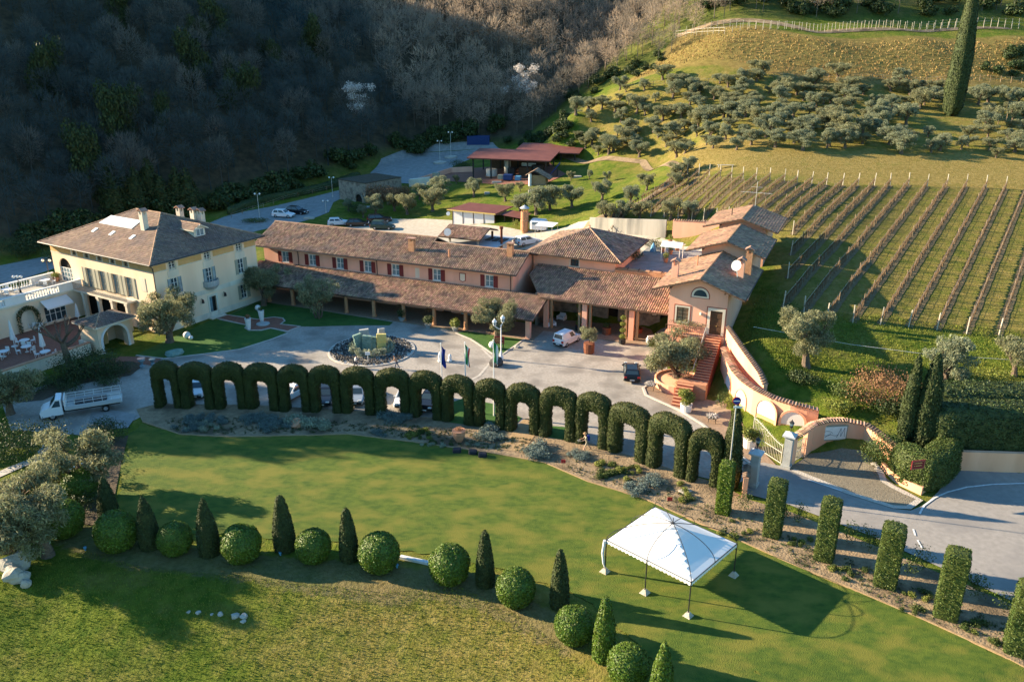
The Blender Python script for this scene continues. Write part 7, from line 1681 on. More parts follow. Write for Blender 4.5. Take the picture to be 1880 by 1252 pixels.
for px, py, lab in ((262, 676, 'taller blue white urn on the path by the first arch'), (281, 671, 'shorter blue white urn on the path by the first arch')):
    x, y, z = P(px, py); t = thing('garden_urn', lab, 'urn', (x, y, .08)); lathe_obj('body', [(.3, 0), (.3, .3), (.14, .4), (.16, .6), (.42, .95), (.36, 1.1), (.46, 1.18)] if px == 262 else [(.25, 0), (.25, .2), (.12, .3), (.35, .6), (.4, .75)], 'glass_pale', t, 12)
# portico furniture
for px, py, rz_, lab in ((1012, 600, 20, 'white armchair nearest the corner pillar in the portico'), (1031, 588, -30, 'white armchair deeper inside the portico'), (1196, 632, 10, 'white chair beside the table in the right portico bay')):
    x, y, z = P(px, py); t = thing('armchair', lab, 'armchair', (x, y, .1), R(rz_)); q = MB(); q.rbox(-.45, .45, -.45, .45, .2, .45, .05); q.build('seat', M['white_fabric'], t); q = MB(); q.rbox(-.45, .45, .3, .48, .45, .95, .05); q.build('backrest', M['white_fabric'], t)
    for s in (-1, 1): q = MB(); q.rbox(s * .5 - .09, s * .5 + .09, -.45, .48, .1, .65, .04); q.build('armrest', M['white_fabric'], t)
def table(x, y, z, lab, m='white_fabric', r=.55, group=None, cloth=True):
    t = thing('table', lab, 'table', (x, y, z), 0, group); lathe_obj('tabletop', [(r, .72), (r, .75), (r * .96, .76)], m, t, 16); lathe_obj('pedestal', [(.25, 0), (.25, .04), (.05, .08), (.05, .72)], 'white_paint', t, 8); return t
def chair(x, y, z, rz_, lab, group=None, m='white_paint'):
    t = thing('chair', lab, 'chair', (x, y, z), rz_, group); q = MB(); q.rbox(-.23, .23, -.23, .23, .42, .47, .02); q.build('seat', M[m], t); q = MB(); q.rbox(-.23, .23, .2, .25, .47, .92, .02); q.build('backrest', M[m], t)
    for i in (-1, 1):
        for j in (-1, 1): q = MB(); q.box(i * .2 - .02, i * .2 + .02, j * .2 - .02, j * .2 + .02, 0, .42); q.build('leg', M[m], t)
    return t
x, y, z = P(1215, 636); table(x - .2, y, .1, 'round table with white cloth in the right portico bay')
patio = [(47, 634, 'round white table nearest the tall parasol on the patio', 3), (50, 646, 'round white table at the patio wall end', 3), (85, 655, 'white table half hidden by the right parasol', 2), (52, 602, 'pale blue covered table at the climber arch', 3), (70, 601, 'long white covered table in front of the wing door', 4), (8, 655, 'white table cut by the left edge', 2)]
for px, py, lab, n in patio:
    x, y, z = PZ(px, py, .08); table(x, y, z, lab, 'sky_plastic' if 'blue' in lab else 'white_fabric', .6)
    for k in range(n): a = k * 2 * math.pi / n + px; chair(x + .95 * math.cos(a), y + .95 * math.sin(a), z, a - R(90), 'white patio chair drawn up to a patio table', 'white chairs on the patio')
def parasol(px, py, top, lab, z=.08):
    x, y, z0 = PZ(px, py, z); h = PYW(px, top, y)[2] - z0; t = thing('closed_parasol', lab, 'parasol', (x, y, z0)); q = MB(); q.tube((0, 0, 0), (0, 0, h), .04); q.lathe([(.4, 0), (.4, .08), (.06, .12)], 10); q.build('pole', M['white_paint'], t)
    q = MB(); n = 12; V = []; pr = [(.04, h + .02), (.13, h * .86), (.24, h * .55), (.34, h * .3), (.28, h * .26)]
    for r, zz in pr:
        for k in range(n): a = 2 * math.pi * k / n; rr = r * (1 if k % 2 else .68); V.append((rr * math.cos(a), rr * math.sin(a), zz))
    q.add(V, [(i * n + k, i * n + (k + 1) % n, (i + 1) * n + (k + 1) % n, (i + 1) * n + k) for i in range(len(pr) - 1) for k in range(n)]); q.build('canopy', M['white_fabric'], t)
parasol(27, 636, 588, 'closed white parasol left on the patio'); parasol(81, 648, 602, 'closed white parasol beside the patio wall'); parasol(145, 590, 557, 'closed white parasol by the wing corner behind the gate roof')
def terrace_lamp(px, py, top, lab, z, n=3):
    x, y, z0 = PZ(px, py, z) if z is not None else P(px, py); h = PYW(px, top, y)[2] - z0; t = thing('globe_lamp_post', lab, 'lamp post', (x, y, z0)); lathe_obj('post', [(.16, 0), (.14, .3), (.06, .4), (.05, h)], 'metal_pale' if z is None else 'metal_dark', t, 8)
    q = MB(); q.tube((-.5, 0, h - .25), (.5, 0, h - .25), .03); q.build('arm', M['metal_dark'], t)
    for k in range(n): xx = -.5 + k * 1.0 / (n - 1); q = MB(); q.ball((xx, 0, h - .02), .2, 10, 7); q.sm = True; q.build('globe', M['white_paint'], t)
terrace_lamp(38, 537, 508, 'three globe lamp at the front edge of the roof terrace', 4.0); terrace_lamp(90, 504, 478, 'slim lamp at the back corner of the roof terrace', 4.0, 2)
for px, py, lab in ((84, 523, 'round white table on the roof terrace near the villa'), (14, 540, 'round white table on the roof terrace at the left edge')):
    x, y, z = PZ(px, py, 4.02); table(x, y, z, lab, 'white_fabric', .7)
    for k in range(4): a = k * 1.57 + .5; chair(x + 1.05 * math.cos(a), y + 1.05 * math.sin(a), z, a - R(90), 'white chair around a table on the roof terrace', 'white chairs on the roof terrace')
potted(104, 517, 'terracotta', [(.3, 0), (.42, .6)], [(0, 0, .95, .6, .35)], 'lime_leaf', 500, .16, 'terracotta pot with a spreading plant on the roof terrace', z=4.02); potted(115, 515, 'metal_dark', [(.25, 0), (.3, .4)], [(0, 0, .75, .3, .4)], 'dark_leaf', 300, .12, 'small clipped bush in a pot beside the arched terrace door', z=4.02)
potted(101, 586, 'terracotta', [(.4, 0), (.6, .8)], [(0, 0, 1.7, .95, .9)], 'dark_leaf', 1200, .16, 'big potted bush in the patio corner', z=.08)
c, s_ = math.cos(R(-31)), math.sin(R(-31)); vl = lambda a, b, z: (VO[0] + a * c - b * s_, VO[1] + a * s_ + b * c, z)
ar = [(0, -8.2 + 1.25 * math.cos(t), 1.9 + 1.35 * math.sin(t), .34, .34) for t in [math.pi * k / 12 for k in range(13)]] + [(0, -8.2 + sg * 1.25, zz, .32, .4) for sg in (-1, 1) for zz in (.4, .9, 1.4)]
o = link('climbing_arch', shrub_mesh([(-15.9 + a[0],) + a[1:] for a in ar], 2200, .15, ['dark_leaf']), None, (VO[0], VO[1], 0)); o.rotation_euler = (0, 0, R(-31)); tag(o, 'dark green climber trained as an arch over the patio niche', 'climbing plant')
# pollarded tree by the patio wall
x, y, z = P(130, 688); t = thing('pollarded_tree', 'leafless dark pollarded tree in front of the patio wall', 'tree', (x, y, z)); q = MB(); q.path([(0, 0, -.3), (.1, 0, 1.5), (-.15, .1, 3.0), (-.2, .1, 4.0)], .42, 8, .32); q.build('trunk', M['bark'], t)
q = MB(); tips = []
for k in range(8): a = k * .8; limb(q, (-.2, .1, 3.4 + .1 * k), (1.0 * math.cos(a), 1.0 * math.sin(a), .45), 1.9, .17, 1, tips, .6, .3)
for p_, d_ in tips:
    for k in range(7): q.tube(tuple(p_), tuple(p_ + Vector((rnd.uniform(-.5, .5), rnd.uniform(-.5, .5), rnd.uniform(.1, .7)))), .03, .008, 3, False)
q.build('branches', M['bark'], t)
# ------------------------------------------------------------------ white party tent
TA, TB, TC, TD = [Vector(PZ(*p)[:2]) for p in ((1110, 1050), (1185, 1089), (1263, 1131), (1347, 1057))]
TC0 = (TA + TD) / 2; u_ = ((TC - TA).normalized() + (Vector((TD.y - TC.y, -(TD.x - TC.x)))).normalized()).normalized(); v_2 = Vector((-u_.y, u_.x)); ha, hb_ = (TC - TA).length / 2, (TD - TC).length / 2
TN = thing('party_tent', 'white square party tent with arched black ribs on the lawn', 'tent', (TC0.x, TC0.y, .05), math.atan2(u_.y, u_.x)); EZ = 2.72; PZ_ = 4.25
def tz(u, v): m_ = max(abs(u), abs(v)); return EZ + (PZ_ - .2 - EZ) * (1 - m_) ** 1.12 + .10 * (1 - m_) * math.sin(m_ * 3.1)
q = MB(); N_ = 16; V = [(ha * (2 * i / N_ - 1), hb_ * (2 * j / N_ - 1), tz(2 * i / N_ - 1, 2 * j / N_ - 1)) for i in range(N_ + 1) for j in range(N_ + 1)]
q.add(V, [(i * (N_ + 1) + j, (i + 1) * (N_ + 1) + j, (i + 1) * (N_ + 1) + j + 1, i * (N_ + 1) + j + 1) for i in range(N_) for j in range(N_)]); q.build('canopy', M['white_fabric'], TN)
q = MB()
for sx, sy, ex, ey in ((-1, -1, 1, -1), (1, -1, 1, 1), (1, 1, -1, 1), (-1, 1, -1, -1)):
    n = 22
    for k in range(n):
        a, b = k / n, (k + 1) / n; m_ = (a + b) / 2; p = lambda t, zz: ((sx + (ex - sx) * t) * ha * 1.004, (sy + (ey - sy) * t) * hb_ * 1.004, zz); q.add([p(a, EZ), p(b, EZ), p(b, EZ - .2), p(m_, EZ - .3), p(a, EZ - .2)], [(0, 1, 2, 3, 4)])
q.build('valance', M['white_fabric'], TN)
for ux, uy in ((-1, -1), (1, -1), (1, 1), (-1, 1), (0, -1), (0, 1), (-1, 0), (1, 0)):
    q = MB(); n = 14; q.path([(ux * ha * math.cos(math.pi / 2 * k / n) ** 1.0, uy * hb_ * math.cos(math.pi / 2 * k / n), EZ + (PZ_ + .05 - EZ) * math.sin(math.pi / 2 * k / n)) for k in range(n + 1)], .028, 5); q.build('rib', M['metal_dark'], TN)
q = MB(); q.lathe([(.12, PZ_), (.12, PZ_ + .06), (.03, PZ_ + .1), (.03, PZ_ + .45), (.01, PZ_ + .5)], 8); q.build('finial', M['metal_dark'], TN)
q = MB(); q.path([(-ha, -hb_, EZ), (ha, -hb_, EZ), (ha, hb_, EZ), (-ha, hb_, EZ), (-ha, -hb_, EZ)], .035, 5); q.build('eave_frame', M['metal_dark'], TN)
for ux, uy in ((-1, -1), (1, -1), (1, 1), (-1, 1), (0, -1), (0, 1)):
    q = MB(); q.tube((ux * ha, uy * hb_, .3), (ux * ha, uy * hb_, EZ), .045, n=6); pl = q.build('post', M['metal_dark'], TN); q = MB(); q.box(ux * ha - .3, ux * ha + .3, uy * hb_ - .3, uy * hb_ + .3, 0, .32, .2, .2); q.build('foot_weight', M['rock'], pl)
q = MB(); q.path([(-ha - .1, -hb_ - .05, EZ - .05), (-ha - .2, -hb_ - .1, 1.6), (-ha - .12, -hb_ - .05, .7), (-ha - .02, -hb_, .4)], .12, 7, .07); q.build('tied_curtain', M['white_fabric'], TN)
# ------------------------------------------------------------------ bits in the garden
x, y, z = P(843, 812); t = thing('terracotta_jar', 'large terracotta jar with a dead plant in the flower bed', 'jar', (x, y, .06)); lathe_obj('jar', [(.28, 0), (.5, .45), (.62, .9), (.55, 1.1), (.66, 1.18), (.66, 1.25)], 'terracotta', t, 16); link('plant', shrub_mesh([(0, 0, 1.4, .4, .25)], 160, .16, ['dry_twig'], .3, .3, (0, 0, 1)), t)
x, y, z = P(549, 782); q = MB(); q.lathe([(.35, 0), (.6, .4), (.5, .75), (.58, .8)], 14); o = q.build('buried_pot', M['terracotta']); o.location = (x, y, z - .1); o.rotation_euler = (R(25), R(-20), 0); tag(o, 'tilted half buried clay pot among pale silver plants', 'pot')
for px, py, lab in ((1229, 930, 'little orange marker sign behind the tent peak'), (1034, 860, 'little orange marker sign near the earth ramp')):
    x, y, z = P(px, py); t = thing('marker_sign', lab, 'marker', (x, y, .06)); q = MB(); q.tube((0, 0, 0), (0, 0, .7), .02); q.build('stake', M['wood'], t); q = MB(); q.box(-.2, .2, -.015, .015, .5, .85); q.build('plate', M['flag_red'], t)
for px, py, lab in ((839, 830, 'small dark crate on the lawn edge below the jar'), (868, 833, 'black sack on the lawn edge below the jar'), (886, 838, 'flattened black sack at the lawn edge by the ramp')): x, y, z = P(px, py); q = MB(); q.rbox(-.4, .4, -.3, .3, 0, .35, .1); o = q.build('garden_sack', M['cloth_dark']); o.location = (x, y, .05); tag(o, lab, 'sack')
x, y, z = P(1258, 903); q = MB(); q.rbox(-.5, .5, -.4, .4, 0, .06, .02); o = q.build('stone_slab', M['pale_rock']); o.location = (x, y, .09); o.rotation_euler = (0, 0, .6); tag(o, 'flat pale slab lying in the flower bed near the last arch', 'slab')
e_ = [PZ(735, 1024), PZ(790, 1036)]; o = band('lawn_kerb_white', [(735, 1024), (790, 1036)], .3, M['paint'], .05, .16, kind=None); o.name = 'white_edging'; tag(o, 'straight white edging strip between two box balls', 'edging')
for i, (px, py, r) in enumerate(((346, 1123, .16), (364, 1124, .2), (389, 1127, .14), (405, 1127, .22), (432, 1131, .3), (448, 1131, .28), (447, 1140, .2))): boulder(px, py, r, 'white stone in the short row half sunk in the foreground meadow', 'pale_rock', .6, 'white stones in the meadow', -.08)
for px, py, r, lab in ((32, 1045, 1.0, 'tall pale boulder under the leaning olive'), (28, 1062, .8, 'middle pale boulder of the bank under the leaning olive'), (42, 1064, .55, 'grey rounded boulder beside the pale bank boulders'), (48, 1075, .4, 'lowest small pale boulder of the bank')): boulder(px, py, r, lab, 'pale_rock', .8)
for px, py, lab in ((157, 1010, 'small blue garden light near the leftmost cone'), (515, 1019, 'small blue garden light below the blunt cone'), (729, 1042, 'small blue garden light beside the white edging')): x, y, z = P(px, py); t = thing('garden_light', lab, 'garden light', (x, y, z)); lathe_obj('body', [(.06, 0), (.06, .12), (.12, .2), (.12, .3)], 'sky_plastic', t, 8)
band('stone_path', [(-20, 880), (20, 862), (70, 842), (96, 810), (110, 795)], 1.1, M['kerb'], .06)
for i, (px, py) in enumerate(((142, 862), (150, 852))): x, y, z = P(px, py); q = MB(); q.box(-1.2, 1.2, -.1, .1, .3, .42); o = q.build('white_plank', M['white_paint']); o.location = (x, y, z + .1 * i); o.rotation_euler = (0, 0, .9 + .2 * i); tag(o, ['longer', 'shorter'][i] + ' white plank under the sunlit olive', 'plank')
# corner sign, road sign
x, y, z = PZ(1686, 856, 2.2); cs = thing('hotel_sign', 'dark red sign with two gold lines set into the corner hedge', 'sign', (32.9 + .9, 60.2, 0), R(12)); sx = PYW(1686, 851, 60.0); cs.location = (sx[0], 60.0, sx[2] - .5)
q = MB(); q.box(-.62, .62, -.04, .04, 0, .82); q.build('board', M['sign_red'], cs); q = MB(); q.box(-.58, .58, -.052, -.042, .05, .08); q.box(-.58, .58, -.052, -.042, .74, .77); q.box(-.58, -.55, -.052, -.042, .08, .74); q.box(.55, .58, -.052, -.042, .08, .74); q.build('border', M['terracotta'], cs)
for k in range(2):
    q = MB(); q.prism([(-.42, .33 + k * .24), (-.33, .27 + k * .24), (-.33, .39 + k * .24)], -.055, -.043); q.build('arrow', M['gold'], cs); q = MB()
    for j in range(9): q.box(-.24 + j * .065, -.2 + j * .065, -.052, -.043, .29 + k * .24, .36 + k * .24 + (.03 if j % 3 == 0 else 0))
    q.build('lettering', M['gold'], cs)
x, y, z = P(1334, 908); h = PYW(1341, 728, y)[2]; RS_ = thing('road_sign', 'round blue no parking sign on a pale pole before the gate cypress', 'road sign', (x, y, 0)); q = MB(); q.tube((0, 0, 0), (0, 0, h), .05); q.build('pole', M['metal_pale'], RS_)
q = MB(); q.tube((0, -.06, h - .35), (0, -.09, h - .35), .36, n=20); q.build('disc', M['flag_red'], RS_); q = MB(); q.tube((0, -.09, h - .35), (0, -.1, h - .35), .29, n=20); q.build('face', M['flag_blue'], RS_); q = MB(); q.box(-.28, .28, -.115, -.102, h - .39, h - .31); q.build('bar', M['white_paint'], RS_); q = MB(); q.box(-.2, .55, -.08, -.05, h - 1.0, h - .82); q.build('plate', M['white_paint'], RS_)
q = MB(); q.path([PZ(1383, 600, 6.0), PZ(1560, 632, 5.2), PZ(1700, 650, 5.0), PZ(1880, 662, 5.2)], .02, 4); tag(q.build('cable', M['white_paint']), 'thin pale cable slung across the grass below the vines', 'cable')
# raised bed below the gabled house
bx, by, bz = PZ(1245, 706); q = MB(); q.lathe([(2.7, -.2), (2.7, .8), (2.5, .82), (2.45, .6), (.1, .7)], 26); o = q.build('raised_bed', M['wall_plaster']); o.location = (bx, by, 0); tag(o, 'round orange raised bed under the broad olive by the stair', 'planter')
# terrace on the roof: pergola and pots
tp = PZ(1233, 478, 6.2); t = thing('white_pergola', 'small white metal pergola on the roof terrace', 'pergola', tp, R(-24)); q = MB()
for i in (-1, 1):
    for j in (-1, 1): q.tube((i * 1.3, j * 1.1, 0), (i * 1.3, j * 1.1, 2.2), .05)
q.build('posts', M['white_paint'], t); q = MB(); q.add([(-1.5, -1.3, 2.2), (1.5, -1.3, 2.2), (1.5, 0, 2.75), (-1.5, 0, 2.75), (1.5, 1.3, 2.2), (-1.5, 1.3, 2.2)], [(0, 1, 2, 3), (3, 2, 4, 5)]); q.build('roof', M['white_fabric'], t)
for px, py, lf, lab in ((1222, 482, 'lime_leaf', 'yellow green potted plant at the edge of the roof terrace'), (1231, 467, 'terracotta', 'terracotta pots grouped on the roof terrace'), (1216, 463, 'lime_leaf', 'tall potted plant behind the roof terrace pots'), (1243, 460, 'olive_leaf', 'grey green potted plant beside the white pergola'), (1230, 448, 'lime_leaf', 'small potted lemon tree at the back of the roof terrace')):
    potted(px, py, 'terracotta', [(.25, 0), (.38, .6)], [(0, 0, 1.0, .5, .5)], 'shrub_leaf' if lf == 'terracotta' else lf, 420, .15, lab, z=6.2)
o = MB(); o.lathe([(.02, 1.4), (.3, .9), (.5, .1), (.5, 0)], 8); o = o.build('covered_parasol', M['sky_plastic']); o.location = PZ(1199, 462, 6.2); tag(o, 'light blue covered thing under the edge of the pyramid roof', 'cover')

# ------------------------------------------------------------------ yard buildings
KB = thing('canopy_kitchen', 'open yard building with white curtains and a dark red sheet roof', 'shed', *SITE)
q = MB(); q.add([(-36.3, 49.9, 4.3), (-25.7, 49.9, 4.3), (-24.3, 55.2, 4.9), (-34.0, 55.2, 4.9)] + [(-36.3, 49.9, 4.15), (-25.7, 49.9, 4.15), (-24.3, 55.2, 4.75), (-34.0, 55.2, 4.75)], [(0, 1, 2, 3), (7, 6, 5, 4), (0, 4, 5, 1), (1, 5, 6, 2), (2, 6, 7, 3), (3, 7, 4, 0)]); q.build('roof', M['red_sheet'], KB)
q = MB(); q.box(-36.3, -25.7, 49.78, 49.88, 4.1, 4.32); q.build('fascia', M['gold'], KB)
for k in range(5): a = -35.3 + k * 2.3; q = MB(); q.box(a - .07, a + .07, 50.3, 50.44, .6, 4.2); q.build('post', M['wood_dark'], KB)
for k in range(4): a = -35.2 + k * 2.3; q = MB(); q.box(a, a + 2.1, 50.34, 50.38, 1.1, 4.1); q.build('curtain', M['white_fabric'], KB)
q = MB(); q.box(-35, -25.5, 54.5, 54.7, .6, 4.6); q.build('back_wall', M['cream'], KB)
q = MB(); q.add([(-25.2, 50.8, 4.0), (-20.0, 49.5, 3.9), (-19.4, 53, 4.3), (-24.4, 54.0, 4.4)], [(0, 1, 2, 3)]); q.build('lean_to_roof', M['red_sheet'], KB)
for a, b in ((-24.2, 50.9), (-22.2, 50.5), (-20.2, 50)): q = MB(); q.box(a - .08, a + .08, b - .08, b + .08, 1, 3.95); q.build('post', M['wood_dark'], KB)
x, y, z = P(963, 427); TW = thing('smoke_tower', 'round orange brick oven tower with a conical grey cap', 'oven tower', (x, y, z - .2)); Zt = y * CP + 34 * SP; h = PYW(963, 388, y)[2] - z + .2
lathe_obj('shaft', [(.62, 0), (.62, .6), (.74, .7), (.74, h * .55), (.78, h * .56), (.78, h * .6), (.72, h * .62), (.7, h)], 'brick', TW, 16)
for k in range(8): a = k * math.pi / 4; q = MB(); q.box(.62 * math.cos(a) - .07, .62 * math.cos(a) + .07, .62 * math.sin(a) - .07, .62 * math.sin(a) + .07, h, h + .55); q.build('vent_pillar', M['brick'], TW)
lathe_obj('cap', [(.9, h + .55), (.92, h + .62), (.3, h + 1.0), (.04, h + 1.15)], 'slate_panel', TW, 16)
x, y, z = P(989, 424); t = thing('caravan', 'white rounded caravan under the olive beside the oven tower', 'caravan', (x, y, z), R(-15)); q = MB(); q.rbox(-1.6, 1.6, -1.0, 1.0, .4, 2.2, .4); q.build('body', M['car_white'], t); q = MB(); q.box(-1.0, .2, -1.02, -.99, 1.3, 1.8); q.build('window', M['glass_pale'], t); wheels(t, (0,), .95, .32)
YB = thing('yard_annex', 'low white flat roofed annex with a small red ribbed roof above', 'shed', *SITE)
q = MB(); q.box(-25.0, -17.2, 30.4, 38.5, -.2, 2.75); q.build('wall', M['white_paint'], YB); q = MB(); q.box(-25.6, -16.6, 29.9, 39.2, 2.78, 2.98); q.build('flat_roof', M['slate_panel'], YB)
tl, bd = MB(), MB(); slope(tl, bd, [(-27.4, 30.0, 4.05), (-19.3, 30.0, 4.05), (-19.3, 34.2, 5.3), (-27.4, 34.2, 5.3)], .3, .5); slope(tl, bd, [(-19.3, 37.5, 4.3), (-27.4, 37.5, 4.3), (-27.4, 34.2, 5.3), (-19.3, 34.2, 5.3)], .3, .5); rf = bd.build('roof', M['roof_board'], YB); stuffpart(tl.build('roof_tiles', M['coppo'], rf))
for a in (-25.6, -20.2):
    for b in (31, 36.8): q = MB(); q.box(a - .15, a + .15, b - .15, b + .15, -.3, 4.2); q.build('post', M['wood_dark'] if b > 33 else M['concrete'], YB)
q = MB(); q.tube((-16.9, 33.5, 0), (-16.9, 33.5, 5.6), .22, n=10); q.tube((-16.9, 33.5, 5.6), (-16.9, 33.5, 6.0), .34, n=10); q.build('flue', M['rust'], YB)
for k in range(3): q = MB(); q.box(-20.6 + k * 1.3, -19.6 + k * 1.3, 34.5, 37.0, 3.0, 3.12, .02, .02); q.build('roof_panel', M['glass'], YB)
for (a, b, z_), r, lab in (((-25.3, 29.8, 5.0), .65, 'big'), ((-35.6, 49.2, 3.6), .4, 'small')):
    q = MB(); q.lathe([(.05, 0), (r * .6, .06), (r, .2), (r, .22)], 16); q.tube((0, 0, 0), (0, 0, r * .9), .02); w = SW(a, b, z_); o = q.build('satellite_dish', M['white_paint'], YB if r > .5 else KB); pp_ = (a, b, z_); o.location = pp_; o.rotation_euler = (R(72), 0, R(12))
x, y, z = P(1003, 440); t = thing('square_awning', 'square white awning on thin poles in the rear yard', 'awning', (x, y, z), R(-24)); q = MB(); q.add([(-1.7, -1.5, 2.7), (1.7, -1.5, 2.7), (1.7, 1.5, 2.9), (-1.7, 1.5, 2.9)], [(0, 1, 2, 3)]); q.build('canopy', M['white_fabric'], t)
for i in (-1, 1):
    for j in (-1, 1): q = MB(); q.tube((i * 1.6, j * 1.4, 0), (i * 1.6, j * 1.4, 2.8), .04); q.build('pole', M['metal_pale'], t)
# stone building
sp = [P(624, 366), P(672, 374)]; an = math.atan2(sp[1][1] - sp[0][1], sp[1][0] - sp[0][0]); t = thing('stone_building', 'grey rubble stone building with an arched opening and grassy flat roof', 'building', sp[0], an); Ls = math.dist(sp[0][:2], sp[1][:2])
f = fac((0, 0), (1, 0), (0, -1)); hs = PYW(624, 330, sp[0][1])[2] - sp[0][2]; q = MB(f); wall_face(q, 0, Ls, -1.5, hs, [(Ls * .62, Ls * .85, 0, 1.9)]); spandrel(q, Ls * .62, Ls * .85, 1.9); q.tf = fac((0, 11), (0, -1), (-1, 0)); wall_face(q, 0, 11, -1.5, hs); q.tf = fac((Ls, 0), (0, 1), (1, 0)); wall_face(q, 0, 11, -1.5, hs); q.build('wall', M['stone'], t)
q = MB(); q.box(-.1, Ls + .1, -.1, 11, hs, hs + .15); q.build('roof', M['dark_soil'], t); q = MB(); q.box(.3, Ls - .3, .4, 10, -1, hs - .1); q.build('interior', M['interior'], t)
# barns
bl_, br_ = P(869, 328), P(1002, 326); an = math.atan2(br_[1] - bl_[1], br_[0] - bl_[0]); BL = math.dist(bl_[:2], br_[:2]); bz = (bl_[2] + br_[2]) / 2
def barn(lab, loc, L_, Dp, hz, rise, over=1.2):
    t = thing('open_barn', lab, 'barn', loc, an); q = MB(); a = [(-over, -1.0, hz), (L_ + over, -1.0, hz), (L_ + over, Dp, hz + rise), (-over, Dp, hz + rise)]; q.add(a + [(x, y, z - .25) for x, y, z in a], [(0, 1, 2, 3), (7, 6, 5, 4), (0, 4, 5, 1), (1, 5, 6, 2), (2, 6, 7, 3), (3, 7, 4, 0)]); q.build('roof', M['red_sheet'], t)
    n = 5
    for k in range(n):
        for b in (0, Dp - 1): q = MB(); q.box(L_ * k / (n - 1) - .14, L_ * k / (n - 1) + .14, b - .14, b + .14, -.4, hz + rise * b / Dp - .22); q.build('post', M['metal_dark'], t)
    return t
hb1 = PYW(863, 289, bl_[1])[2] - bz
B1 = barn('front open barn with a dark red roof sheltering farm machinery', (bl_[0], bl_[1], bz), BL, 9, hb1, .9)
q = MB(); q.box(2, BL - 1, 8.0, 8.2, 0, hb1); q.build('back_wall', M['wood_dark'], B1)
b2 = P(985, 300); hb2 = PYW(957, 279, b2[1])[2] - b2[2]; B2 = barn('rear open barn with a dark red roof behind the front one', (b2[0] - 4, b2[1] + 2, b2[2]), 13.5, 8, hb2, .9); q = MB(); q.box(2, 13, 7.0, 7.2, 0, hb2); q.build('back_wall', M['wood_dark'], B2)
def inb(a, b, z=0): c, s = math.cos(an), math.sin(an); return (bl_[0] + a * c - b * s, bl_[1] + a * s + b * c, bz + z)
for a, b, m, prof, nm, lab in ((4.0, 1.5, 'metal_pale', [(1.3, 0), (1.3, 1.6), (1.1, 1.7)], 'round_vat', 'round pale vat at the left side of the front barn'), (7.0, 4.5, 'metal_pale', [(.8, 0), (.8, 3.2), (.3, 3.7)], 'upright_tank', 'tall pale tank in the middle of the front barn'), (14.5, 3.5, 'metal_dark', [(1.4, 0), (1.6, 1.2), (1.4, 2.6)], 'oil_vat', 'big dark round vat behind the little hut')): t = thing(nm, lab, 'tank', inb(a, b)); lathe_obj('body', prof, m, t, 16); lathe_obj('base', [(prof[0][0] * 1.15, -.1), (prof[0][0] * 1.15, .12)], 'terracotta', t, 16)
for i, (a, b, w, d_, h_, m, lab) in enumerate(((7.2, -2.0, 1.2, 1.0, 1.0, 'shutter_grey', 'dull green crate left of the blue bin'), (9.0, -2.2, 2.0, 1.3, 1.2, 'blue_paint', 'large blue bin in front of the barn'), (11.3, -2.0, 1.3, 1.2, .9, 'sky_plastic', 'light blue bin beside the large blue one'), (8.6, 2.5, 1.6, 1.4, 2.0, 'metal_dark', 'dark machine block under the barn roof'), (11.8, 3.2, 3.0, 1.6, 2.2, 'wood_dark', 'stacked brown crates under the barn roof'), (-8, -3, 1.5, 1.2, 1.0, 'shutter_grey', 'green box standing alone on the barn yard'), (11.6, 6.5, 3.4, .3, 2.6, 'white_paint', 'white panel leaning at the back of the barn'))):
    t = thing('crate', lab, 'crate', inb(a, b), an); q = MB(); q.rbox(-w / 2, w / 2, -d_ / 2, d_ / 2, 0, h_, .06); q.build('box', M[m], t); q = MB(); q.box(-w / 2 - .04, w / 2 + .04, -d_ / 2 - .04, d_ / 2 + .04, h_ * .82, h_ * .9); q.build('rim', M[m], t)
t = thing('conveyor', 'blue sloping conveyor at the right end of the front barn', 'conveyor', inb(19.0, .5), an); q = MB(); q.add([(-1.6, -.4, .3), (-1.6, .4, .3), (1.4, .4, 4.0), (1.4, -.4, 4.0), (-1.6, -.4, 0), (-1.6, .4, 0), (1.4, .4, 3.6), (1.4, -.4, 3.6)], [(0, 1, 2, 3), (7, 6, 5, 4), (0, 4, 5, 1), (1, 5, 6, 2), (2, 6, 7, 3), (3, 7, 4, 0)]); q.build('belt', M['blue_paint'], t)
for x_ in (-.5, .8): q = MB(); q.box(x_ - .05, x_ + .05, -.4, .4, 0, 1.5 + x_ * 1.2); q.build('leg', M['metal_dark'], t)
x, y, z = P(972, 341); t = thing('little_hut', 'little hut with a dark gabled tile roof in front of the barn', 'hut', (x, y, z), an); q = MB(); q.box(.2, 3.6, 0, 2.6, -.4, 2.3); q.build('wall', M['wood'], t); tl, bd = MB(), MB(); slope(tl, bd, [(-.8, -.5, 2.2), (-.8, 3.2, 2.2), (1.2, 3.2, 3.4), (1.2, -.5, 3.4)], .3, .4); slope(tl, bd, [(4.6, 3.2, 1.6), (4.6, -.5, 1.6), (1.2, -.5, 3.4), (1.2, 3.2, 3.4)], .3, .4); rf = bd.build('roof', M['roof_board'], t); stuffpart(tl.build('roof_tiles', M['coppo_dark'], rf)); q = MB(); q.tube((.2, -.3, -.3), (.2, -.3, 2.6), .35, n=10); q.build('pillar', M['white_paint'], t)
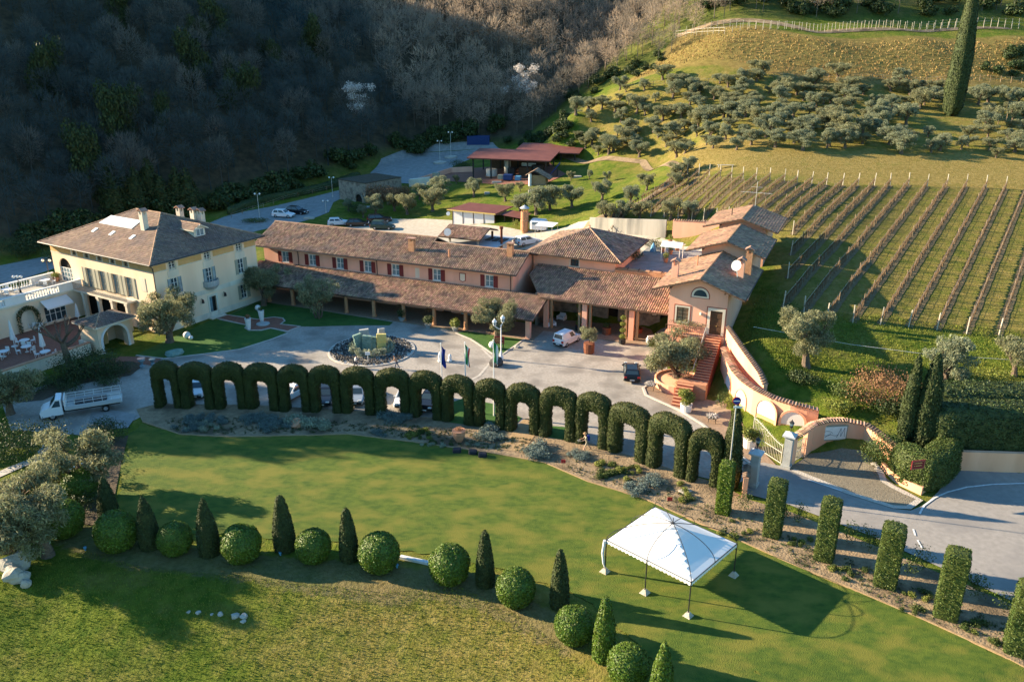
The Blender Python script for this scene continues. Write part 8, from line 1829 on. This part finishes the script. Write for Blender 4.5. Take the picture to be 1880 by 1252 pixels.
wl_ = thing('yard_wall', 'low pink wall in an angle at the left of the barn yard', 'wall'); q = MB(); pts_ = [P(765, 338), P(828, 318), P(868, 316)]; wall_run(q, pts_, .3, [p[2] + 1.3 for p in pts_], 3); q.build('wall', M['pink_plaster'], wl_); w2 = thing('white_block', 'low white and pink block at the end of the barn wall', 'wall'); q = MB(); pts_ = [P(752, 342), P(790, 338)]; wall_run(q, pts_, 1.2, [p[2] + 1.6 for p in pts_], 3); q.build('wall', M['cream'], w2)
cl, cr_ = P(858, 267), P(898, 267); t = thing('shipping_container', 'dark blue shipping container at the far end of the car park', 'container', cl, math.atan2(cr_[1] - cl[1], cr_[0] - cl[0])); Lc = math.dist(cl[:2], cr_[:2]); q = MB(); n = 24
for k in range(n): q.box(Lc * k / n, Lc * (k + .6) / n, -.05, 2.4, .1, 2.35)
q.box(0, Lc, .0, 2.4, .1, 2.4); q.build('body', M['blue_paint'], t); q = MB(); q.box(-.05, .1, -.08, 2.45, .05, 2.45); q.box(Lc - .1, Lc + .05, -.08, 2.45, .05, 2.45); q.build('corner_post', M['blue_paint'], t)
for px, py, top, lab in ((477, 402, 356, 'two globe street lamp beside the white and black cars'), (611, 362, 326, 'two globe street lamp next to the stone building'), (599, 391, 369, 'low lamp at the edge of the rear lawn'), (828, 290, 243, 'taller two globe lamp in the far car park'), (808, 300, 259, 'nearer two globe lamp in the far car park')):
    terrace_lamp(px, py, top, lab, None, 2)
    if px > 800: x, y, z = P(px, py); q = MB(); q.lathe([(1.7, 0), (1.7, .4), (1.5, .42), (1.4, .3), (.1, .32)], 20); o = q.build('lamp_planter', M['kerb']); o.location = (x, y, z); tag(o, 'round kerbed planter around the ' + ('taller' if px == 828 else 'nearer') + ' car park lamp', 'planter')
for px, py, w, lab in ((568, 402, 2.2, 'white cover on the grass edge of the rear lawn'), (775, 352, 2.0, 'flat pale slab on the rear lawn near the barn wall'), (912, 336, 2.2, 'pale slab at the barn floor edge'), (980, 352, 2.4, 'pale slab on the bright lawn under the hut'), (1058, 326, 2.4, 'pale slab on the bright lawn right of the barn'), (673, 382, 1.6, 'white slab under the small olives by the drive'), (894, 356, 1.2, 'pale stone block between the rear lawn olives')): x, y, z = P(px, py); q = MB(); q.rbox(-w / 2, w / 2, -.6, .6, -.2, .35, .1); o = q.build('pale_slab', M['pale_rock']); o.location = (x, y, z); tag(o, lab, 'slab')
x, y, z = P(1332, 308); t = thing('bench', 'pale bench at the head of the vineyard', 'bench', (x, y, z), R(-8)); q = MB(); q.box(-1.5, 1.5, -.25, .25, .42, .5); q.build('seat', M['post_pale'], t); q = MB(); q.box(-1.3, -1.15, -.2, .2, 0, .42); q.build('leg', M['post_pale'], t); q = MB(); q.box(1.15, 1.3, -.2, .2, 0, .42); q.build('leg', M['post_pale'], t)
# ------------------------------------------------------------------ woodland
def bare_tree_arrays(seed, h, nb=13, twigs=230, tw=.055, tl=1.5, crown=.30, tint=.5):
    """trunk and branches as 3 sided tubes and many thin twig triangles: (trunk part, branch part)"""
    r = random.Random(seed); mb = MB(); mb.path([(0, 0, -.6), (r.uniform(-.15, .15), r.uniform(-.15, .15), h * .3), (r.uniform(-.4, .4), r.uniform(-.4, .4), h * .62), (r.uniform(-.5, .5), r.uniform(-.5, .5), h * .92)], .16 * h / 11, 4, .04)
    br = MB(); ends = []
    for k in range(nb):
        z = h * r.uniform(.28, .85); a = r.uniform(0, 6.28); L_ = h * crown * r.uniform(.6, 1.2) * (1.25 - z / h); p = Vector((0, 0, z)); d = Vector((math.cos(a), math.sin(a), r.uniform(.5, 1.3))).normalized(); e = p + d * L_
        br.tube(p, e, .05, .022, 3, False); ends.append((p, e))
        for _ in range(2): t = r.uniform(.3, .9); s = p.lerp(e, t); e2 = s + (d + Vector((r.uniform(-.8, .8), r.uniform(-.8, .8), r.uniform(0, .7)))).normalized() * L_ * .55; br.tube(s, e2, .028, .012, 3, False); ends.append((s, e2))
    d0 = unit(nr.normal(0, 1, (twigs, 3))); rr_ = nr.uniform(.25, 1, twigs)[:, None] ** .5; C = d0 * rr_ * np.array([h * crown * .85, h * crown * .85, h * .31]) + np.array([0, 0, h * .66])
    ax = unit(d0 + np.array([0, 0, .7]) + nr.normal(0, .4, (twigs, 3))); sd = unit(np.cross(ax, nr.normal(0, 1, (twigs, 3)))) * (tw * nr.uniform(.5, 1.3, (twigs, 1))); tip = C + ax * tl * nr.uniform(.5, 1.1, (twigs, 1))
    for k in range(twigs): br.tri(C[k] - sd[k], C[k] + sd[k], tip[k])
    for k in range(0):
        p, e = ends[r.randrange(len(ends))]; s = p.lerp(e, r.uniform(.25, 1)); d = ((e - p).normalized() + Vector((r.uniform(-.8, .8), r.uniform(-.8, .8), r.uniform(-.1, 1.0)))).normalized(); w = d.orthogonal().normalized() * tw * r.uniform(.5, 1.2); q = s + d * tl * r.uniform(.5, 1.2)
        br.tri(tuple(s - w), tuple(s + w), tuple(q))
    return mb, br
BARK = [bare_tree_arrays(100 + i, 11.5, 12, 620, .06, 1.3, .27 + .02 * i) for i in range(7)]
def tinted(mb, name, tint):
    me = mb.mesh(name, M['bare_wood']); at_ = me.attributes.new('tint', 'FLOAT', 'POINT'); at_.data.foreach_set('value', np.full(len(me.vertices), tint, np.float32)); return me
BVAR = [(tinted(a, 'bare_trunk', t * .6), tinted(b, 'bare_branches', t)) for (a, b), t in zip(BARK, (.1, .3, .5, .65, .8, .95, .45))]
def mbtris(mb):
    T = []
    for f in mb.f:
        for i in range(1, len(f) - 1): T.append((f[0], f[i], f[i + 1]))
    return np.array(mb.v, float), np.array(T)
spots = []
X, Y = np.meshgrid(np.arange(-235, 215, 4.6), np.arange(128, 420, 4.6)); X = X.ravel(); Y = Y.ravel()
X = X + nr.uniform(-2, 2, len(X)); Y = Y + nr.uniform(-2, 2, len(Y)); Zg = heights(X, Y)
t_ = .707 * (-(X + 65)) + .707 * (Y - 186)
onhill = np.where(X < 4, np.maximum(t_, Y - 229), np.where(X < 30, np.maximum(Y - 252 - (X - 4) * .2, -99), -99))
side = inside([P(*p)[:2] for p in ((925, 262), (1000, 225), (1060, 180), (1120, 140), (1200, 92), (1240, 62), (1330, 20), (1240, -60), (1000, 60), (900, 200))], X, Y)
topw = (X > 30) & (Y > 240)
Zd = Y * CP + (CAMH - Zg) * SP; PX = 940 + FOC * X / Zd; PYp = 626 - FOC * (Y * SP - (CAMH - Zg - 0) * CP) / Zd; PT_ = 626 - FOC * (Y * SP - (CAMH - Zg - 12) * CP) / Zd
ok = ((onhill > 3.5) | side | topw) & (PX > -80) & (PX < 1960) & (PYp > -75) & (Y > 135)
ok &= ~((PX < 330) & (PYp > 468))
dens = np.where(topw & ~side, .42, np.where(side, 1.0, .86)); ok &= nr.rand(len(X)) < dens
idx = np.where(ok)[0]; size = 12 / Zd[idx]; order = idx[np.argsort(-size)]
print('forest trees', len(order))
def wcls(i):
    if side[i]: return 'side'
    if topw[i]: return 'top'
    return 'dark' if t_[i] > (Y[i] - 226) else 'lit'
labs = {'dark': ('bare tree in the shaded wood on the left slope', 'bare trees of the shaded wood'), 'lit': ('bare tree in the sunlit wood across the gully', 'bare trees of the sunlit wood'), 'side': ('pale bare tree along the edge between the wood and the olive grove', 'bare trees along the grove edge'), 'top': ('bare tree on the hilltop above the vine terrace', 'bare trees on the hilltop')}
near_i = [i for i in order if -40 < PX[i] < 1920 and PYp[i] > 0][:300]
nearset = set(near_i)
for i in near_i:
    k = wcls(i); v = rnd.choice((0, 0, 0, 1)) if k == 'dark' else rnd.choice((2, 3, 4, 5, 6)); s = rnd.uniform(.75, 1.15) * (.82 if k in ('side', 'top') else 1)  # shade painted in: blue-dark tints on the shaded slope, paler ones elsewhere
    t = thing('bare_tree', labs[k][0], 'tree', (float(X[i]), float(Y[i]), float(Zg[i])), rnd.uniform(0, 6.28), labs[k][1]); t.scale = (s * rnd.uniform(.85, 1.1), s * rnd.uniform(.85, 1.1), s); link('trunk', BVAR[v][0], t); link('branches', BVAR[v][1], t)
far = [i for i in order if i not in nearset]
FARV = []
for i in range(6): a, b = bare_tree_arrays(300 + i, 11.5, 6, 230, .09, 1.6, .29); va, ta = mbtris(a); vb, tb = mbtris(b); FARV.append((np.concatenate([va, vb]), np.concatenate([ta, tb + len(va)])))
Vs, Ts, Tn = [], [], []; o_ = 0
for i in far:
    v, t = FARV[rnd.randrange(6)]; s = rnd.uniform(.75, 1.15) * (.85 if side[i] or topw[i] else 1); a = rnd.uniform(0, 6.28); c, n_ = math.cos(a), math.sin(a)
    w = v * s; Vs.append(np.column_stack([w[:, 0] * c - w[:, 1] * n_ + X[i], w[:, 0] * n_ + w[:, 1] * c + Y[i], w[:, 2] + Zg[i]])); Ts.append(t + o_); o_ += len(v); Tn.append(np.full(len(v), min(1, max(0, rnd.gauss(.13 if wcls(i) == 'dark' else .7, .14))), np.float32))  # far trees carry the same painted shade and sun in their tint
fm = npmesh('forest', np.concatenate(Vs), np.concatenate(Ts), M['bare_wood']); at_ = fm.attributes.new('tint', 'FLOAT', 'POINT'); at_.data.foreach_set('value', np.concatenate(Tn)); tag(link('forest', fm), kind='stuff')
print('far', len(far), len(fm.polygons))
# evergreens and undergrowth in the wood
EG = []
for i in range(3):
    pr = [(.5, .4), (2.6, 1.2), (2.0, 3.2), (1.9, 3.6), (1.3, 5.6), (1.2, 6.0), (.6, 8.0), (.03, 9.6)]; V, Q = revolve(pr, 12); V = wobble(V, .25, 1.2); C, N_ = surface_leaves(V, Q, 1500, .5, lift=.4); L = leaf_quads(C, N_ + np.array([0, 0, -.4]), .7, .35, None, .6)
    EG.append(setmats(merge('fir_crown', [(L, quads(1500), 0), (V * np.array([.75, .75, .97]), Q, 0)]), 'cypress_leaf'))
for px, py in ((235, 385), (255, 395), (280, 380), (215, 400), (300, 392), (330, 388), (205, 380), (350, 395)):
    x, y, z = P(px, py - 6); t = thing('fir_tree', 'dark drooping evergreen in the shaded wood just above the villa roof', 'fir tree', (x, y, z), rnd.uniform(0, 6), 'evergreens behind the villa'); t.scale = (1.2, 1.2, rnd.uniform(.8, 1.1)); q = MB(); q.tube((0, 0, -.5), (0, 0, 2), .25, .2, 6); q.build('trunk', M['bark'], t); link('crown', EG[rnd.randrange(3)], t)
IV = [shrub_mesh([(rnd.uniform(-.8, .8), rnd.uniform(-.8, .8), rnd.uniform(.6, 2.0), rnd.uniform(.7, 1.2), rnd.uniform(.5, .9)) for _ in range(7)], 700, .4, ['dark_leaf'], .6) for _ in range(3)]
def bush_spots(polypx, n, lab, grp, smin, smax, var=IV, name='thicket', cat='shrub', zs=1.0):
    pl = [P(*p)[:2] for p in polypx]; x0, x1 = min(p[0] for p in pl), max(p[0] for p in pl); y0, y1 = min(p[1] for p in pl), max(p[1] for p in pl); k = 0; tries = 0
    while k < n and tries < n * 40:
        tries += 1; x, y = rnd.uniform(x0, x1), rnd.uniform(y0, y1)
        if not bool(inside(pl, [x], [y])[0]): continue
        o = link(name, var[rnd.randrange(len(var))], None, (x, y, G(x, y) - .2)); s = rnd.uniform(smin, smax); o.scale = (s, s, s * zs); o.rotation_euler = (0, 0, rnd.uniform(0, 6)); tag(o, lab, cat, grp); k += 1
bush_spots(((1240, 50), (1500, 40), (1700, 38), (1890, 36), (1890, 5), (1500, 2), (1300, 10)), 36, 'dark ivy covered thicket on the slope above the top vine posts', 'ivy thickets on the hilltop', .9, 1.9)
bush_spots(((1890, 150), (1790, 140), (1800, 90), (1890, 80)), 10, 'dark scrub bush at the right end of the brown bank', 'scrub on the brown bank', .8, 1.3)
bush_spots(((930, 262), (1010, 235), (1070, 262), (1040, 278), (960, 276)), 22, 'dark green thicket between the car park and the olive grove', 'thickets beside the grove', .8, 1.3)
bush_spots(((1000, 200), (1100, 148), (1180, 108), (1225, 85), (1200, 130), (1130, 158), (1050, 195)), 26, 'grey brown brush along the wood edge above the grove', 'brush along the wood edge', .7, 1.2)
bush_spots(((0, 470), (120, 445), (260, 400), (420, 385), (560, 345), (690, 290), (690, 275), (560, 325), (400, 360), (240, 380), (100, 420), (0, 440)), 60, 'dark undergrowth at the foot of the shaded wood', 'undergrowth along the wood foot', 1.0, 2.0)
bush_spots(((700, 288), (860, 255), (930, 240), (930, 225), (850, 235), (700, 262)), 26, 'dark undergrowth behind the far car park', 'undergrowth behind the car park', 1.0, 1.8)
bush_spots(((0, 380), (300, 330), (560, 280), (640, 180), (560, 60), (300, 40), (0, 40)), 18, 'dark evergreen tree among the bare trees of the shaded wood', 'evergreens in the shaded wood', 1.9, 3.0, [shrub_mesh([(rnd.gauss(0, .6), rnd.gauss(0, .6), rnd.uniform(.6, 2.2), rnd.uniform(.5, .9), rnd.uniform(.5, .8)) for _ in range(8)], 2600, .17, ['cypress_leaf'], .6) for _ in range(3)], 'evergreen_tree', 'tree', 2.0)
# flowering trees
def blossom(px, py, top, lab):
    x, y, z = P(px, py); h = PYW(px, top, y)[2] - z; t = thing('blossoming_tree', lab, 'blossoming tree', (x, y, z)); a, b = bare_tree_arrays(px, h, 14, 60); link('trunk', tinted(a, 'trunk', .4), t)
    bl = [(rnd.gauss(0, h * .13), rnd.gauss(0, h * .13), h * rnd.uniform(.42, .92), h * .11, h * .09) for _ in range(18)]; link('branches', tinted(b, 'branches', .5), t); link('crown', shrub_mesh(bl, 2600, .38, ['blossom'], .6, .2), t)
blossom(958, 205, 112, 'pale pink blossoming tree standing out on the lit wood edge'); blossom(664, 248, 150, 'white blossoming tree glowing in the shaded wood')
# tall trees standing just outside the left edge of the photograph, which shade the patio, the drive and the lawn
bl = [(nr.normal(0, .9), nr.normal(0, .9), z_, 1.15 * (1.1 - abs(z_ - 5.4) / 12), .75) for z_ in np.linspace(1.0, 9.2, 26)]
TALLC = shrub_mesh(bl, 5200, .42, ['shrub_leaf'], .5, .3); q = MB(); q.path([(0, 0, -.3), (.05, 0, 3), (0, .1, 8.4)], .3, 7, .06); TALLT = q.mesh('tall_trunk', M['bark'])
for i, (x, y, h, w) in enumerate(((-79, 79.5, 17, 1.5), (-78, 82.3, 21, 1.4), (-80, 84.8, 25, 1.5), (-79, 87, 29, 1.5), (-81, 89.3, 32, 1.5), (-80, 91.6, 31, 1.5), (-82, 94, 28, 1.6), (-83, 96.5, 24, 1.6), (-80, 100, 20, 1.5), (-82, 103.5, 21, 1.5), (-77, 64, 21, 1.5), (-75, 68.3, 17, 1.4), (-73, 75, 11, 1.5), (-72, 84, 11, 1.6))):
    tree_thing('broad_tree', 'tall leafy tree just beyond the left edge of the photograph', 'tree', (x, y, G(x, y)), TALLT, TALLC, i * 1.1, w, 'trees beyond the left edge', h / 9.9)
